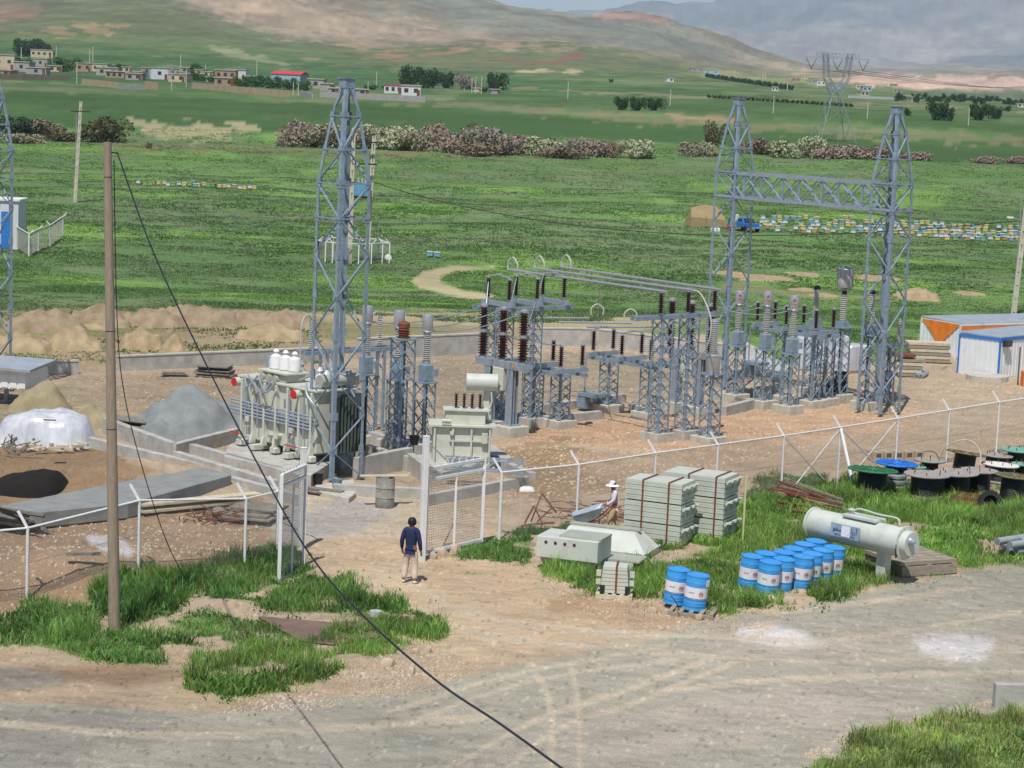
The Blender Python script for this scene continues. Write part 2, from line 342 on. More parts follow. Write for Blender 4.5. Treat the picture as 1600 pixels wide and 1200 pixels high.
FAR=[
# wheat field between village and hedge, then banks, hills
([(-200,120),(0,138),(450,160),(660,163),(1000,190),(1600,220),(1700,240),(1700,262),(1440,250),(1000,222),(400,205),(-200,190)],S(66,94,50),2,2,1),
([(0,165),(300,172),(640,190),(640,193),(300,177),(0,170)],S(85,105,62),2,2,.6),
([(640,153),(800,163),(1000,178),(1400,206),(1600,214),(1600,226),(1300,212),(1050,192),(800,172),(640,162)],S(128,124,90),2,6,.6),
([(1040,176),(1140,183),(1160,190),(1050,188)],S(160,134,106),2,3,.7),
([(200,190),(300,195),(400,196),(400,208),(300,222),(230,214)],S(170,158,124),2,5,.75),
([(180,226),(440,232),(640,238),(800,243),(800,246),(500,240),(180,232)],S(125,110,80),1.5,2,.7),
([(800,120),(1100,140),(1400,175),(1600,190),(1600,210),(1100,178),(700,158)],S(68,98,52),2,2,.8),
([(-200,95),(300,105),(650,112),(900,135),(600,140),(-200,125)],S(64,96,58),2,3,.8),
([(800,137),(1100,150),(1600,172),(1600,176),(1100,153),(800,140)],S(140,130,100),1,2,.6),
# hills
([(-300,-60),(200,-20),(350,30),(500,66),(700,68),(900,66),(1000,84),(1150,118),(900,112),(600,106),(300,90),(0,70),(-300,60)],S(102,106,74),6,6,.9),
([(-300,25),(0,45),(150,55),(400,72),(600,92),(500,104),(200,96),(-300,85)],S(84,106,62),6,8,.8),
([(-300,60),(0,70),(300,85),(600,108),(800,118),(600,125),(300,108),(-300,95)],S(68,98,56),4,5,.8),
([(-300,-40),(-100,-10),(60,10),(60,30),(0,40),(-300,30)],S(138,110,90),6,6,.7),
([(115,36),(150,38),(180,52),(170,56),(130,48)],S(172,144,110),2,3,.6),
([(60,42),(90,42),(120,56),(90,56)],S(165,140,108),2,3,.6),([(30,50),(70,54),(60,58),(20,54)],S(165,140,108),2,3,.5),
([(165,36),(200,42),(185,48)],S(172,140,108),2,3,.5),
([(320,72),(380,82),(470,106),(440,104),(360,90)],S(140,140,108),2,3,.7),([(455,82),(500,92),(480,94)],S(165,150,120),2,2,.5),
([(510,66),(600,66),(630,74),(560,78)],S(165,138,105),2,3,.6),([(560,88),(700,76),(800,66),(800,70),(690,84),(600,92)],S(150,118,90),2,3,.7),
([(740,98),(850,96),(900,84),(940,74),(945,76),(900,92),(850,100)],S(130,86,70),2,3,.8),
([(800,110),(850,109),(920,112),(900,115),(830,114)],S(180,165,125),1.5,2,.8),
([(500,-30),(900,60),(1000,84),(1150,112),(1300,128),(1300,118),(1100,60),(1000,50),(800,20),(700,-30)],S(126,120,92),5,6,.9),
([(200,-60),(450,-10),(600,34),(760,50),(900,70),(700,68),(450,55),(350,25)],S(152,134,112),5,8,.9),
([(335,15),(400,5),(430,12),(370,33)],S(178,152,125),4,4,.6),
([(600,-60),(860,20),(930,24),(1060,42),(1150,74),(1250,108),(1180,100),(1050,78),(900,64),(700,40)],S(124,124,106),5,6,.9),
([(930,24),(960,19),(1020,20),(1050,34),(990,33),(950,30)],S(176,134,114),2,3,.9),
([(1100,60),(1200,95),(1300,118),(1250,116),(1150,92)],S(160,138,116),3,4,.6),
([(1040,95),(1110,108),(1160,118),(1100,120)],S(128,130,84),3,4,.5),
([(1290,122),(1400,119),(1600,119),(2000,118),(2000,150),(1600,150),(1400,140),(1330,132)],S(186,158,138),2,3,1),
([(1440,142),(1520,138),(1600,142),(2000,140),(2000,158),(1600,157),(1450,150)],S(95,110,80),2,2,.9),
([(1100,108),(1200,118),(1330,130),(1290,134),(1180,128),(1100,118)],S(140,140,96),2,3,.7),
]
def dseg(px,py,pl):
    d=np.full(px.shape,1e9)
    # densify a little
    for (x1,y1),(x2,y2) in zip(pl[:-1],pl[1:]):
        dx,dy=x2-x1,y2-y1;L=dx*dx+dy*dy
        t=np.clip(((px-x1)*dx+(py-y1)*dy)/L,0,1); d=np.minimum(d,np.hypot(px-x1-t*dx,py-y1-t*dy))
    return d
def spline(pl,k=6):
    out=[]
    n=len(pl)
    for i in range(n-1):
        p0=pl[max(i-1,0)];p1=pl[i];p2=pl[i+1];p3=pl[min(i+2,n-1)]
        for j in range(k):
            t=j/k
            out.append(tuple(.5*((2*p1[a])+(-p0[a]+p2[a])*t+(2*p0[a]-5*p1[a]+4*p2[a]-p3[a])*t*t+(-p0[a]+3*p1[a]-3*p2[a]+p3[a])*t**3) for a in range(len(p1))))
    out.append(tuple(pl[-1])); return out
GRASS=[ # outlines of the near grass patches (ground), height, density, hue
([(0,955),(40,935),(110,935),(150,960),(165,985),(190,970),(250,990),(330,985),(360,1000),(255,1000),(258,1035),(180,1040),(60,1020),(-80,1010),(-80,960)],.42,1,0),
([(135,925),(190,890),(250,880),(330,868),(430,865),(480,885),(490,905),(440,915),(380,935),(300,925),(270,965),(205,975),(150,965)],.42,1.2,1),
([(230,980),(300,960),(330,955),(420,975),(455,995),(410,1005),(300,1010),(250,1010)],.22,.8,0),
([(380,945),(480,905),(540,905),(600,925),(640,950),(690,975),(695,1000),(640,1000),(560,965),(450,960)],.42,1.2,0),
([(285,1060),(300,1020),(420,1010),(500,1000),(520,975),(600,985),(640,1005),(620,1035),(560,1045),(480,1075),(350,1108),(280,1085)],.38,1.2,2),
([(700,870),(720,852),(790,828),(900,812),(930,828),(905,845),(840,870),(830,895),(780,885),(720,880)],.25,1.3,1),
([(730,895),(790,893),(830,905),(920,925),(900,935),(830,912)],.12,.5,1),
([(830,880),(900,870),(960,865),(1000,850),(1165,790),(1180,765),(1330,750),(1420,760),(1620,775),(1700,790),(1700,860),(1480,885),(1330,925),(1240,948),(1130,958),(1100,955),(1050,940),(975,942),(900,925),(840,905)],.42,1.3,2),
([(1165,775),(1190,752),(1330,735),(1330,770),(1250,810),(1165,830)],.35,1,1),
([(1240,1215),(1290,1180),(1340,1152),(1420,1150),(1470,1125),(1560,1112),(1700,1080),(1800,1300),(1240,1300)],.3,1.4,3)]
GC=[S(106,144,74),S(92,132,66),S(124,160,80),S(134,156,88)]
xs=np.concatenate([np.linspace(-.75,-.27,40)[:-1],np.linspace(-.27,.27,620),np.linspace(.27,.75,40)[1:]])
ys=np.concatenate([np.geomspace(8,36,24)[:-1],1/np.linspace(1/36,1/640,520),np.geomspace(645,22000,330)])
TT,YY=np.meshgrid(xs,ys); XX=TT*YY; ZZ=zf(XX,YY)
PXg,PYg=projn(XX,YY,ZZ)
def ground_colour(X,Y,PX,PY):
    n1=fbm(X*.35,Y*.35,4,101)-.5; n2=fbm(X*1.6,Y*1.6,4,111)-.5; n3=fbm(X*.08,Y*.08,4,121)-.5; nf=fbm(X/60,Y/22,4,131)-.5; nr=fbm(X/14,Y/14,3,141)-.5
    col=np.empty(X.shape+(3,)); col[:]=S(170,152,129)
    def mix(m,c):
        m=m[...,None]; col[:]=col*(1-m)+np.array(c)*m
    # meadow
    meadow=smooth(0,1,(525-PY)/14+n1*2.2+.3)*(Y>105)
    mix(meadow,S(98,126,72)); mix(meadow*smooth(-.02,.12,nr),S(94,121,72)); mix(meadow*smooth(.03,.16,nr+n3*.8),S(108,126,84)); mix(meadow*smooth(.1,.2,-nr),S(116,148,76)); rw=smooth(.2,.9,np.sin(X*2.6+n1*1.5))*smooth(10,-20,polydist(PX,PY,[(190,300),(520,300),(560,370),(160,370)])+n1*30); mix(rw*.6,S(98,112,86))
    # right meadow reaches lower
    m=smooth(-6,6,-polydist(PX,PY,[(1120,470),(1700,440),(1700,500),(1440,520),(1430,560),(1250,572),(1180,560),(1100,520)])+n1*10)*(Y>80); mix(m,S(106,136,72))
    fc=smooth(420,620,Y)
    mix(fc,S(78,102,58)); mix(fc*smooth(.02,.14,nf),S(96,114,74)); mix(fc*smooth(.05,.16,fbm(X/30,Y/10,4,133)-.5),S(112,118,84)); mix(smooth(1900,3000,Y),S(130,120,96)); mix(smooth(9000,12000,Y),S(104,108,102)); mix(.55*smooth(9000,12000,Y)*smooth(0,.2,fbm(X/2200,Y/2200,5,181)-.5),S(158,142,126))
    ks=smooth(3000,5000,Y)
    rock=fbm(X/300,Y/300,5,151)-.5
    for poly,c,soft,rag,st in FAR:
        bx=[p[0] for p in poly];by=[p[1] for p in poly]
        q=(PX>min(bx)-20)&(PX<max(bx)+20)&(PY>min(by)-20)&(PY<max(by)+20)&(Y>250)
        if not q.any(): continue
        d=polydist(PX[q],PY[q],poly)+ (fbm(X[q]/Y[q]*140,PY[q]/4,4,161)-.5)*rag*7
        k=smooth(soft,-soft,d)*st; col[q]=col[q]*(1-k[:,None])+np.array(c)*k[:,None]
    fs=fbm(X/Y*90,PY/2.5,4,171)-.5
    far=smooth(400,700,Y)
    fs2=fbm(X/Y*260,PY/1.1,3,177)-.5; fs3=fbm(X/Y*25,PY/5,3,179)-.5
    col*= (1+far*(fs*.45+fs2*.35+fs3*.3))[...,None]
    col*= (1+smooth(1500,4000,Y)*rock*.9)[...,None]; rk2=fbm(X/70,Y/70,4,153)-.5; col*= (1+smooth(1200,3000,Y)*rk2*.6)[...,None]
    for poly,c,soft,rag,st in PAINT:
        bx=[p[0] for p in poly];by=[p[1] for p in poly];e=soft+rag+12
        q=(PX>min(bx)-e)&(PX<max(bx)+e)&(PY>min(by)-e)&(PY<max(by)+e)&(Y<260)
        if not q.any(): continue
        d=polydist(PX[q],PY[q],poly)+n1[q]*rag*3+n2[q]*rag*1.5
        k=smooth(soft,-soft,d)*st; col[q]=col[q]*(1-k[:,None])+np.array(c)*k[:,None]
    for pl,wd in TRK:
        q=(Y<80); d=dseg(PX[q],PY[q],spline(pl))+n2[q]*5
        wd=wd*.62; k=smooth(wd+3,wd-3,d)*.7*smooth(-.35,-.05,n1[q]); col[q]=col[q]*(1-k[:,None])+np.array(S(186,172,150))*k[:,None]
    for i,(poly,h,dn,hue) in enumerate(GRASS):
        q=Y<110; d=polydist(PX[q],PY[q],poly)+n1[q]*34+n2[q]*26
        k=smooth(4,-8,d)*.75*smooth(.28,.42,fbm(X[q]*.9,Y[q]*.9,3,191)); col[q]=col[q]*(1-k[:,None])+np.array(GC[hue])*.75*k[:,None]
    # stones and crumbs
    st=hash2(np.floor(X*14),np.floor(Y*5),5); near=(Y<115)
    col[near&(st>.975)]*=1.28; col[near&(st<.03)]*=.74
    sel=near&(PY<735)&(PX>740)&(st>.9)&(st<.94); col[sel]*=1.25
    col*= (1+near*(n2*.22+n1*.16))[...,None]
    return np.clip(col,0,.9)
GCOL=ground_colour(XX,YY,PXg,PYg)
ZZ=ZZ+(hash2(np.floor(XX*5),np.floor(YY*2.5),8)>.93)*.03*(YY<110)+(fbm(XX*1.2,YY*1.2,3,77)-.5)*.05*(YY<120)
ny,nx=XX.shape; ii=np.arange(ny*nx).reshape(ny,nx)
idx=np.stack([ii[:-1,:-1],ii[:-1,1:],ii[1:,1:],ii[1:,:-1]],-1).reshape(-1)
gm=colmat('ground_earth',amp=.3,scales=((.006,.45),(.03,.3),(.7,.2),(9,.28),(40,.9)),bump=.35,bdist=.025,bscale=16)
gr=npmesh('ground',np.stack([XX,YY,ZZ],-1).reshape(-1,3),idx,4,gm,GCOL.reshape(-1,3),True); tag(gr,'ground of dirt yard, gravel road, green meadow and hills','ground',kind='structure')
# ---------------------------------------------------------------- grass
gmat=colmat('grass_blades',rough=.5,amp=.3,scales=((.5,.5),),bump=0,trans=.45,spec=.4)
RS=np.random.RandomState(5)
def blades(name,pos,h,wd,lean,cols,label):
    n=len(pos); a=RS.rand(n)*6.283; dx,dy=np.cos(a),np.sin(a); la=RS.rand(n)*6.283; L=lean*h*RS.rand(n)
    b=pos; z=np.zeros(n)
    o=np.stack([dx*wd/2,dy*wd/2,z],-1)
    mid=b+np.stack([np.cos(la)*L*.35,np.sin(la)*L*.35,h*.6],-1); tip=b+np.stack([np.cos(la)*L,np.sin(la)*L,h*(1-.25*RS.rand(n))],-1)
    V=np.stack([b-o,b+o,mid+o*.8,tip,mid-o*.8],1).reshape(-1,3)
    k=np.arange(n)[:,None]*5; 
    tri=np.concatenate([k+0,k+1,k+2,k+0,k+2,k+4,k+4,k+2,k+3],1).reshape(-1)
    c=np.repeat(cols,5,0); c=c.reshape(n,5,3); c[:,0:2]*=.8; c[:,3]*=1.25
    o=npmesh(name,V,tri,3,gmat,c.reshape(-1,3)); return tag(o,label,'grass',kind='stuff')
def scatter_poly(poly,dens,rag):
    W=[PZ(a,b,0) for a,b in poly]; xs_=[p.x for p in W];ys_=[p.y for p in W]
    A=(max(xs_)-min(xs_)+2)*(max(ys_)-min(ys_)+2); n=int(A*dens)
    X=RS.uniform(min(xs_)-1,max(xs_)+1,n);Y=RS.uniform(min(ys_)-1,max(ys_)+1,n);Z=zf(X,Y)
    PX,PY=projn(X,Y,Z); n1=fbm(X*.35,Y*.35,4,101)-.5;n2=fbm(X*1.6,Y*1.6,4,111)-.5
    d=polydist(PX,PY,poly)+n1*34+n2*26
    m=((d<6)&(RS.rand(n)<smooth(6,-6,d)*.85+.15)&(fbm(X*.9,Y*.9,3,191)>.32))|((d<34)&(RS.rand(n)<.05*(1-np.clip(d,0,34)/34))&(fbm(X*1.7,Y*1.7,2,195)>.5))
    return X[m],Y[m],Z[m],d[m]
GL=['tall grass clump at the road edge left of the wooden pole','dark green weeds along the left fence','short weeds on the dirt strip by the wooden pole','grass ridge beside the track to the gate','bright grass along the gravel road edge','weeds behind the grey cabinets by the fence','sparse tufts beside the dirt track','long grass around the blue drums and the tank','weeds beside the stacked radiators','grass at the lower right corner of the road']
for (poly,h,dn,hue),lb in zip(GRASS,GL):
    X,Y,Z,d=scatter_poly(poly,430*dn,1)
    n=len(X); cl=fbm(X*2.2,Y*2.2,3,201)
    hh=h*(.1+1.5*cl**1.2)*(.35+1.0*RS.rand(n))*np.clip(.32+smooth(6,-12,d),0,1)
    base=np.array(GC[hue])*np.ones((n,3)); var=(fbm(X*.7,Y*.7,3,211)-.5)[:,None]
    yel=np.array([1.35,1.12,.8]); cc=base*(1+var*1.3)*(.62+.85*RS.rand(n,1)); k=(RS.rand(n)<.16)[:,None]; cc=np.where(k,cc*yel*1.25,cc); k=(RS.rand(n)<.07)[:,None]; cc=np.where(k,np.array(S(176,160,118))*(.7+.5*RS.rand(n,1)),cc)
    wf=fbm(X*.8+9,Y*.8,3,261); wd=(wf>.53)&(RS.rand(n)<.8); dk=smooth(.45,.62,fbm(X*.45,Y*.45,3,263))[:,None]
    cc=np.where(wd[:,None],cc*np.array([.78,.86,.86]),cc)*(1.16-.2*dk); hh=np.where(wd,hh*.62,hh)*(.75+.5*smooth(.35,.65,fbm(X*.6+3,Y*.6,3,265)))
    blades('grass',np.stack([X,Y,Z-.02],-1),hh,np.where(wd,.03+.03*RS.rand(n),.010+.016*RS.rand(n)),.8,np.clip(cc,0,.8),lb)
# meadow tufts
def meadow(nn,y0,y1,test,wmul,hmul,lb):
    u=RS.rand(nn); Y=np.sqrt(y0*y0+u*(y1*y1-y0*y0)); u2=RS.rand(nn); Y=np.where(u2<.5,y0+(Y-y0)*RS.rand(nn)**.7,Y); T=RS.uniform(-.3,.3,nn); X=T*Y; Z=zf(X,Y); PX,PY=projn(X,Y,Z)
    m=test(X,Y,PX,PY); X,Y,Z,PX,PY=X[m],Y[m],Z[m],PX[m],PY[m]; n=len(X)
    cl=fbm(X*.22,Y*.22,4,221); nr=fbm(X/14,Y/14,3,141)-.5; n9=fbm(X/5,Y/5,3,231)
    keep=(cl>.36)|(RS.rand(n)<.35); X,Y,Z,cl,nr,n9=[q[keep] for q in (X,Y,Z,cl,nr,n9)]; n=len(X)
    K=4
    Xb=np.repeat(X,K)+RS.randn(n*K)*.12*wmul;Yb=np.repeat(Y,K)+RS.randn(n*K)*.12*wmul; Zb=np.repeat(Z,K)
    c=np.array(S(101,131,76))*np.ones((n,3)); g=smooth(.02,.14,nr+ (n9-.5)*.5)[:,None]; c=c*(1-g)+np.array(S(116,138,94))*g
    g=smooth(.04,.2,-nr)[:,None]; c=c*(1-g)+np.array(S(116,146,78))*g; g=smooth(.55,.66,cl)[:,None]*.25; c=c*(1-g)+np.array(S(90,122,70))*g
    rw=(smooth(.2,.9,np.sin(X*2.6))*(np.abs(X+18)<12)*(Y>150)*(Y<245)*.5)[:,None]; c=c*(1-rw)+np.array(S(108,122,96))*rw; c=c*(.86+.36*RS.rand(n,1)); fl=RS.rand(n)<.012; c[fl]=S(190,185,80)
    cb=np.repeat(c,K,0); h=(.06+.24*np.clip(np.repeat(cl,K)-.3,0,1))*(.4+.8*RS.rand(n*K))*hmul
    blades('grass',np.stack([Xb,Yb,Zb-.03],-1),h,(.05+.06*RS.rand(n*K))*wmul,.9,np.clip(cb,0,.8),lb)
W1=[(-60,480),(480,492),(740,505),(960,500),(1110,485),(1200,575),(1260,572),(1430,560),(1440,515),(1700,490)]
def tmead(X,Y,PX,PY):
    lim=np.interp(PX,[p[0] for p in W1],[p[1] for p in W1]); bad=polydist(PX,PY,[(640,440),(660,425),(700,416),(772,415),(772,421),(712,424),(690,432),(690,440),(720,452),(772,462),(760,468),(700,462),(655,450)])<1
    return (PY<lim+ (fbm(X*.3,Y*.3,3,241)-.5)*20)&(PX>-120)&(PX<1720)&~bad
meadow(130000,95,180,tmead,1.0,1.0,'green meadow grass just beyond the yard wall')
meadow(120000,180,420,tmead,1.7,1.3,'green meadow grass out to the hedge')
def tmound(X,Y,PX,PY):
    return (PX>-60)&(PX<500)&(PY>480)&(PY<568)&(fbm(X*.25,Y*.25,3,251)>.43)
meadow(26000,92,140,tmound,1.0,1.2,'weeds growing between the dirt heaps behind the wall')
# ---------------------------------------------------------------- materials of things
GALV=mat('galvanised_steel',S(140,158,172),.45,.2,var=.16,scale=5)
GALVL=mat('galvanised_steel_light',S(160,172,184),.4,.35,var=.12,scale=5)
ALU=mat('aluminium',S(190,192,196),.35,.6,var=.08,scale=6)
PORC=mat('brown_porcelain',S(62,34,32),.22,0,var=.2,scale=8,spec=.6)
PORG=mat('grey_porcelain',S(186,186,180),.3,0,var=.08,scale=8,spec=.6)
CONC=mat('concrete',S(176,174,168),.85,0,var=.16,scale=2.2,bump=.3,bscale=20)
CONCD=mat('concrete_dark',S(134,136,134),.85,0,var=.14,scale=1.6,bump=.3,bscale=12)
CONCY=mat('concrete_footing',S(188,184,172),.85,0,var=.14,scale=3,bump=.3,bscale=20)
CRM=mat('grey_green_paint',S(200,202,188),.42,0,var=.06,scale=1.5)
CRMD=mat('grey_green_paint_dull',S(168,172,160),.45,0,var=.08,scale=2)
PALE=mat('pale_grey_paint',S(196,200,192),.45,0,var=.05,scale=1.5)
RADG=mat('radiator_paint',S(196,200,188),.45,0,var=.05,scale=2)
RADD=mat('radiator_fins_dark',S(84,96,92),.5,0,var=.1,scale=2)
WHT=mat('white_paint',S(225,226,226),.5,0,var=.05,scale=4)
WHTR=mat('white_painted_tube',S(222,222,220),.55,0,var=.14,scale=22)
PLAS=mat('clear_plastic_wrap',S(176,178,184),.22,0,var=.1,scale=2.2,bump=1.0,bscale=4,stretch=(1,1,.35),spec=.8,col2=S(214,216,222))
RED=mat('red_cap',S(196,36,40),.45,0,var=.08)
RUST=mat('rusty_steel',S(120,72,52),.8,0,var=.3,scale=7,bump=.3)
RUSTP=mat('red_primer',S(132,74,62),.7,0,var=.2,scale=5)
BLK=mat('black_rubber',S(38,38,40),.6,0,var=.2)
DKM=mat('black_painted_steel',S(48,50,54),.4,.2,var=.25,scale=4)
CAB=mat('black_cable_wound',S(30,31,34),.35,0,var=.3,scale=3,bump=.5,bscale=30,stretch=(1,1,14))
WOODG=mat('weathered_wood',S(150,140,124),.85,0,var=.22,scale=4,bump=.4,stretch=(1,1,6))
WOODP=mat('wooden_pole_surface',S(150,136,118),.85,0,var=.22,scale=7,bump=.8,bscale=14,stretch=(3,3,.35),mixr=(.3,.7))
WOODB=mat('pale_board',S(196,186,162),.8,0,var=.16,scale=5)
WOODD=mat('grey_board',S(128,122,112),.85,0,var=.28,scale=6,bump=.3)
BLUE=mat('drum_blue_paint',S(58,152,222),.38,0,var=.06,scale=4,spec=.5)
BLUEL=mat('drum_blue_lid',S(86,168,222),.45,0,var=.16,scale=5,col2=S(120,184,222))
WLAB=mat('drum_white_band',S(222,222,226),.5,0,var=.06,scale=7)
INK=mat('printing_ink',S(60,50,70),.6); INKR=mat('red_ink',S(170,60,70),.6)
PVC=mat('grey_pvc',S(150,156,162),.4,0,var=.08)
SHW=mat('white_sheet_metal',S(226,230,232),.45,.1,var=.04,scale=1.5)
SHR=mat('grey_roof_sheet',S(164,174,182),.5,.2,var=.1,scale=1.5)
ORG=mat('orange_paint',S(226,128,44),.5,0,var=.16,scale=2.5)
BLP=mat('blue_paint_sheet',S(50,120,198),.5,0,var=.08)
BRK=mat('hollow_brick',S(180,160,136),.85,0,var=.2,scale=6)
CREAM=mat('village_wall_cream',S(196,180,152),.9,0,var=.1,scale=.6)
GREYW=mat('village_wall_grey',S(160,158,154),.9,0,var=.1,scale=.6)
PINKW=mat('village_wall_brick',S(168,140,118),.9,0,var=.12,scale=.6)
WHW=mat('village_wall_white',S(206,206,208),.9,0,var=.05,scale=.6)
MUD=mat('mud_wall',S(170,150,124),.9,0,var=.12,scale=.4)
ROOFG=mat('village_roof',S(188,180,166),.9,0,var=.1,scale=.5); ROOFR=mat('red_roof_sheet',S(200,62,72),.6)
BLW=mat('pale_blue_wall',S(150,178,192),.7)
GLS=mat('dark_window_glass',S(52,56,62),.2,0,spec=.6)
CLTH=mat('tent_canvas',S(150,132,96),.9,0,var=.1,scale=2,bump=.3)
PCONC=mat('pole_concrete',S(192,186,170),.85,0,var=.1,scale=2)
SKIN=mat('skin',S(150,100,76),.55); HAIR=mat('black_hair',S(28,24,22),.6)
WIRE=mat('chain_link_wire',S(168,166,160),.6,.1); WIRED=mat('black_cable',S(34,36,44),.5)
SOIL=mat('brown_earth',S(132,114,90),.95,0,var=.2,scale=1.3,bump=1,bscale=3,col2=S(158,142,118))
SOILY=mat('sandy_earth',S(160,142,112),.95,0,var=.2,scale=1.3,bump=1,bscale=3)
SAND=mat('grey_gravel',S(130,134,134),.95,0,var=.14,scale=2,bump=.8,bscale=14)
SANDB=mat('brown_sand',S(150,138,110),.95,0,var=.14,scale=2,bump=.8,bscale=14)

def weather(m,dirt=S(150,130,104),amt=.45,scale=2.2,lo=.5,hi=.75):
    """dust and stains: blotches of dirt colour with their own shape, offset per object"""
    t=m.node_tree; b=t.nodes['Principled BSDF']; src=b.inputs['Base Color'].links[0].from_socket
    tc=t.nodes.new('ShaderNodeTexCoord'); oi=t.nodes.new('ShaderNodeObjectInfo'); ad=t.nodes.new('ShaderNodeVectorMath'); ad.operation='ADD'
    t.links.new(tc.outputs['Object'],ad.inputs[0]); ml=t.nodes.new('ShaderNodeMath'); ml.operation='MULTIPLY'; ml.inputs[1].default_value=37; t.links.new(oi.outputs['Random'],ml.inputs[0]); t.links.new(ml.outputs[0],ad.inputs[1])
    n=t.nodes.new('ShaderNodeTexNoise'); n.inputs['Scale'].default_value=scale; n.inputs['Detail'].default_value=8; n.inputs['Roughness'].default_value=.7; t.links.new(ad.outputs[0],n.inputs['Vector'])
    mr=t.nodes.new('ShaderNodeMapRange'); mr.inputs[1].default_value=lo; mr.inputs[2].default_value=hi; mr.inputs[3].default_value=0; mr.inputs[4].default_value=amt; t.links.new(n.outputs['Fac'],mr.inputs[0])
    mx=t.nodes.new('ShaderNodeMix'); mx.data_type='RGBA'; t.links.new(mr.outputs[0],mx.inputs[0]); t.links.new(src,mx.inputs[6]); mx.inputs[7].default_value=(*dirt,1); t.links.new(mx.outputs[2],b.inputs['Base Color'])
for m_ in (CRM,PALE,RADG,CRMD): weather(m_,S(140,128,104),.4,1.6)
weather(BLUE,S(96,140,176),.5,3.5,.48,.7); weather(BLUEL,S(170,166,150),.6,4,.5,.68); weather(WLAB,S(170,160,140),.5,5,.52,.7)
weather(GALV,S(120,116,108),.35,3); weather(GALVL,S(130,126,118),.35,3); weather(CONC,S(132,124,110),.55,1.1); weather(CONCD,S(160,156,146),.5,1.2); weather(CONCY,S(140,120,96),.5,2.5)
for m_ in (WHT,WHTR): weather(m_,S(150,120,90),.35,6,.55,.72)
weather(SHW,S(180,174,160),.5,1.0); weather(SHR,S(150,140,128),.5,1.2)
# ---------------------------------------------------------------- lattice and switchgear builders (local frame: x=UX, y=-VX, z up)
def corners(w): return [(w/2,-w/2),(w/2,w/2),(-w/2,w/2),(-w/2,-w/2)]
def legs_and_braces(prof,parent,legw,brw,mt,cross=True,hor=(),nm='leg'):
    """prof: list of (z,width); four legs as parts, the bracing as one part"""
    for k in range(4):
        mb=MB()
        for (z0,w0),(z1,w1) in zip(prof[:-1],prof[1:]):
            a=(*corners(w0)[k],z0);b=(*corners(w1)[k],z1)
            mb.angle(a,b,legw,legw*.12,(-a[0],-a[1],0))
            if legw>.1 and z0>.2:
                sx,sy=(1 if a[0]>0 else -1),(1 if a[1]>0 else -1)
                mb.box((a[0]+sx*.012,a[1]-sy*.09,z0),(.014,.2,.26)).box((a[0]-sx*.09,a[1]+sy*.012,z0),(.2,.014,.26))
        q=corners(prof[0][1])[k]; zz=prof[0][0]; mb.box((q[0]*.97,q[1]*.97,zz+.012),(.1+legw,.1+legw,.03))
        mb.build(nm,mt,parent)
    mb=MB(); 
    for j,((z0,w0),(z1,w1)) in enumerate(zip(prof[:-1],prof[1:])):
        for k in range(4):
            a0=(*corners(w0)[k],z0);b0=(*corners(w0)[(k+1)%4],z0);a1=(*corners(w1)[k],z1);b1=(*corners(w1)[(k+1)%4],z1)
            if cross or j in(): mb.bar(a0,b1,brw,brw*.25,up=Vector((0,0,1))); mb.bar(b0,a1,brw,brw*.25)
            elif (j+k)%2==0: mb.bar(a0,b1,brw,brw*.25)
            else: mb.bar(b0,a1,brw,brw*.25)
            if j in hor: mb.bar(a0,b0,brw,brw*.6)
    mb.build('bracing',mt,parent)
def footing(parent,s=.95,h=.38):
    MB().box((0,0,h/2-.06),(s,s,h+.12)).build('footing',CONCY,parent,bev=.02)
    return h
def support(parent,h,w=.56,z0=.36,n=None,top=True,legw=.075):
    n=n or max(3,round((h-z0)/.5)); prof=[(z0+(h-z0)*i/n,w) for i in range(n+1)]
    legs_and_braces(prof,parent,legw,.045,GALV)
    if top: MB().box((0,0,h+.02),(w+.12,w+.12,.05)).build('mounting_plate',GALV,parent)
def sheds(r0,r1,z0,z1,n,):
    pr=[(r0,z0)]; p=(z1-z0)/n
    for i in range(n):
        z=z0+i*p; pr+=[(r0,z+p*.25),(r1,z+p*.42),(r1,z+p*.5),(r0,z+p*.78)]
    pr.append((r0,z1)); return pr
def insul(parent,x,y,z0,z1,r0=.055,r1=.115,n=12,mt=PORC,nm='insulator',cap=True):
    i=MB().lathe(sheds(r0,r1,z0,z1,n),14,(x,y,0)).build(nm,mt,parent,sm=True)
    if cap:
        MB().lathe([(r0*1.35,z0-.07),(r0*1.45,z0-.01),(r0*1.1,z0+.01)],12,(x,y,0)).build('insulator_cap',ALU,i,sm=True)
        MB().lathe([(r0*1.1,z1-.01),(r0*1.45,z1+.01),(r0*1.3,z1+.07)],12,(x,y,0)).build('insulator_cap',ALU,i,sm=True)
    return i
SG='switchyard apparatus on lattice supports'
def base(px,py): 
    p=P(px,py); p.z=0.0; return PZ(px,py,0)
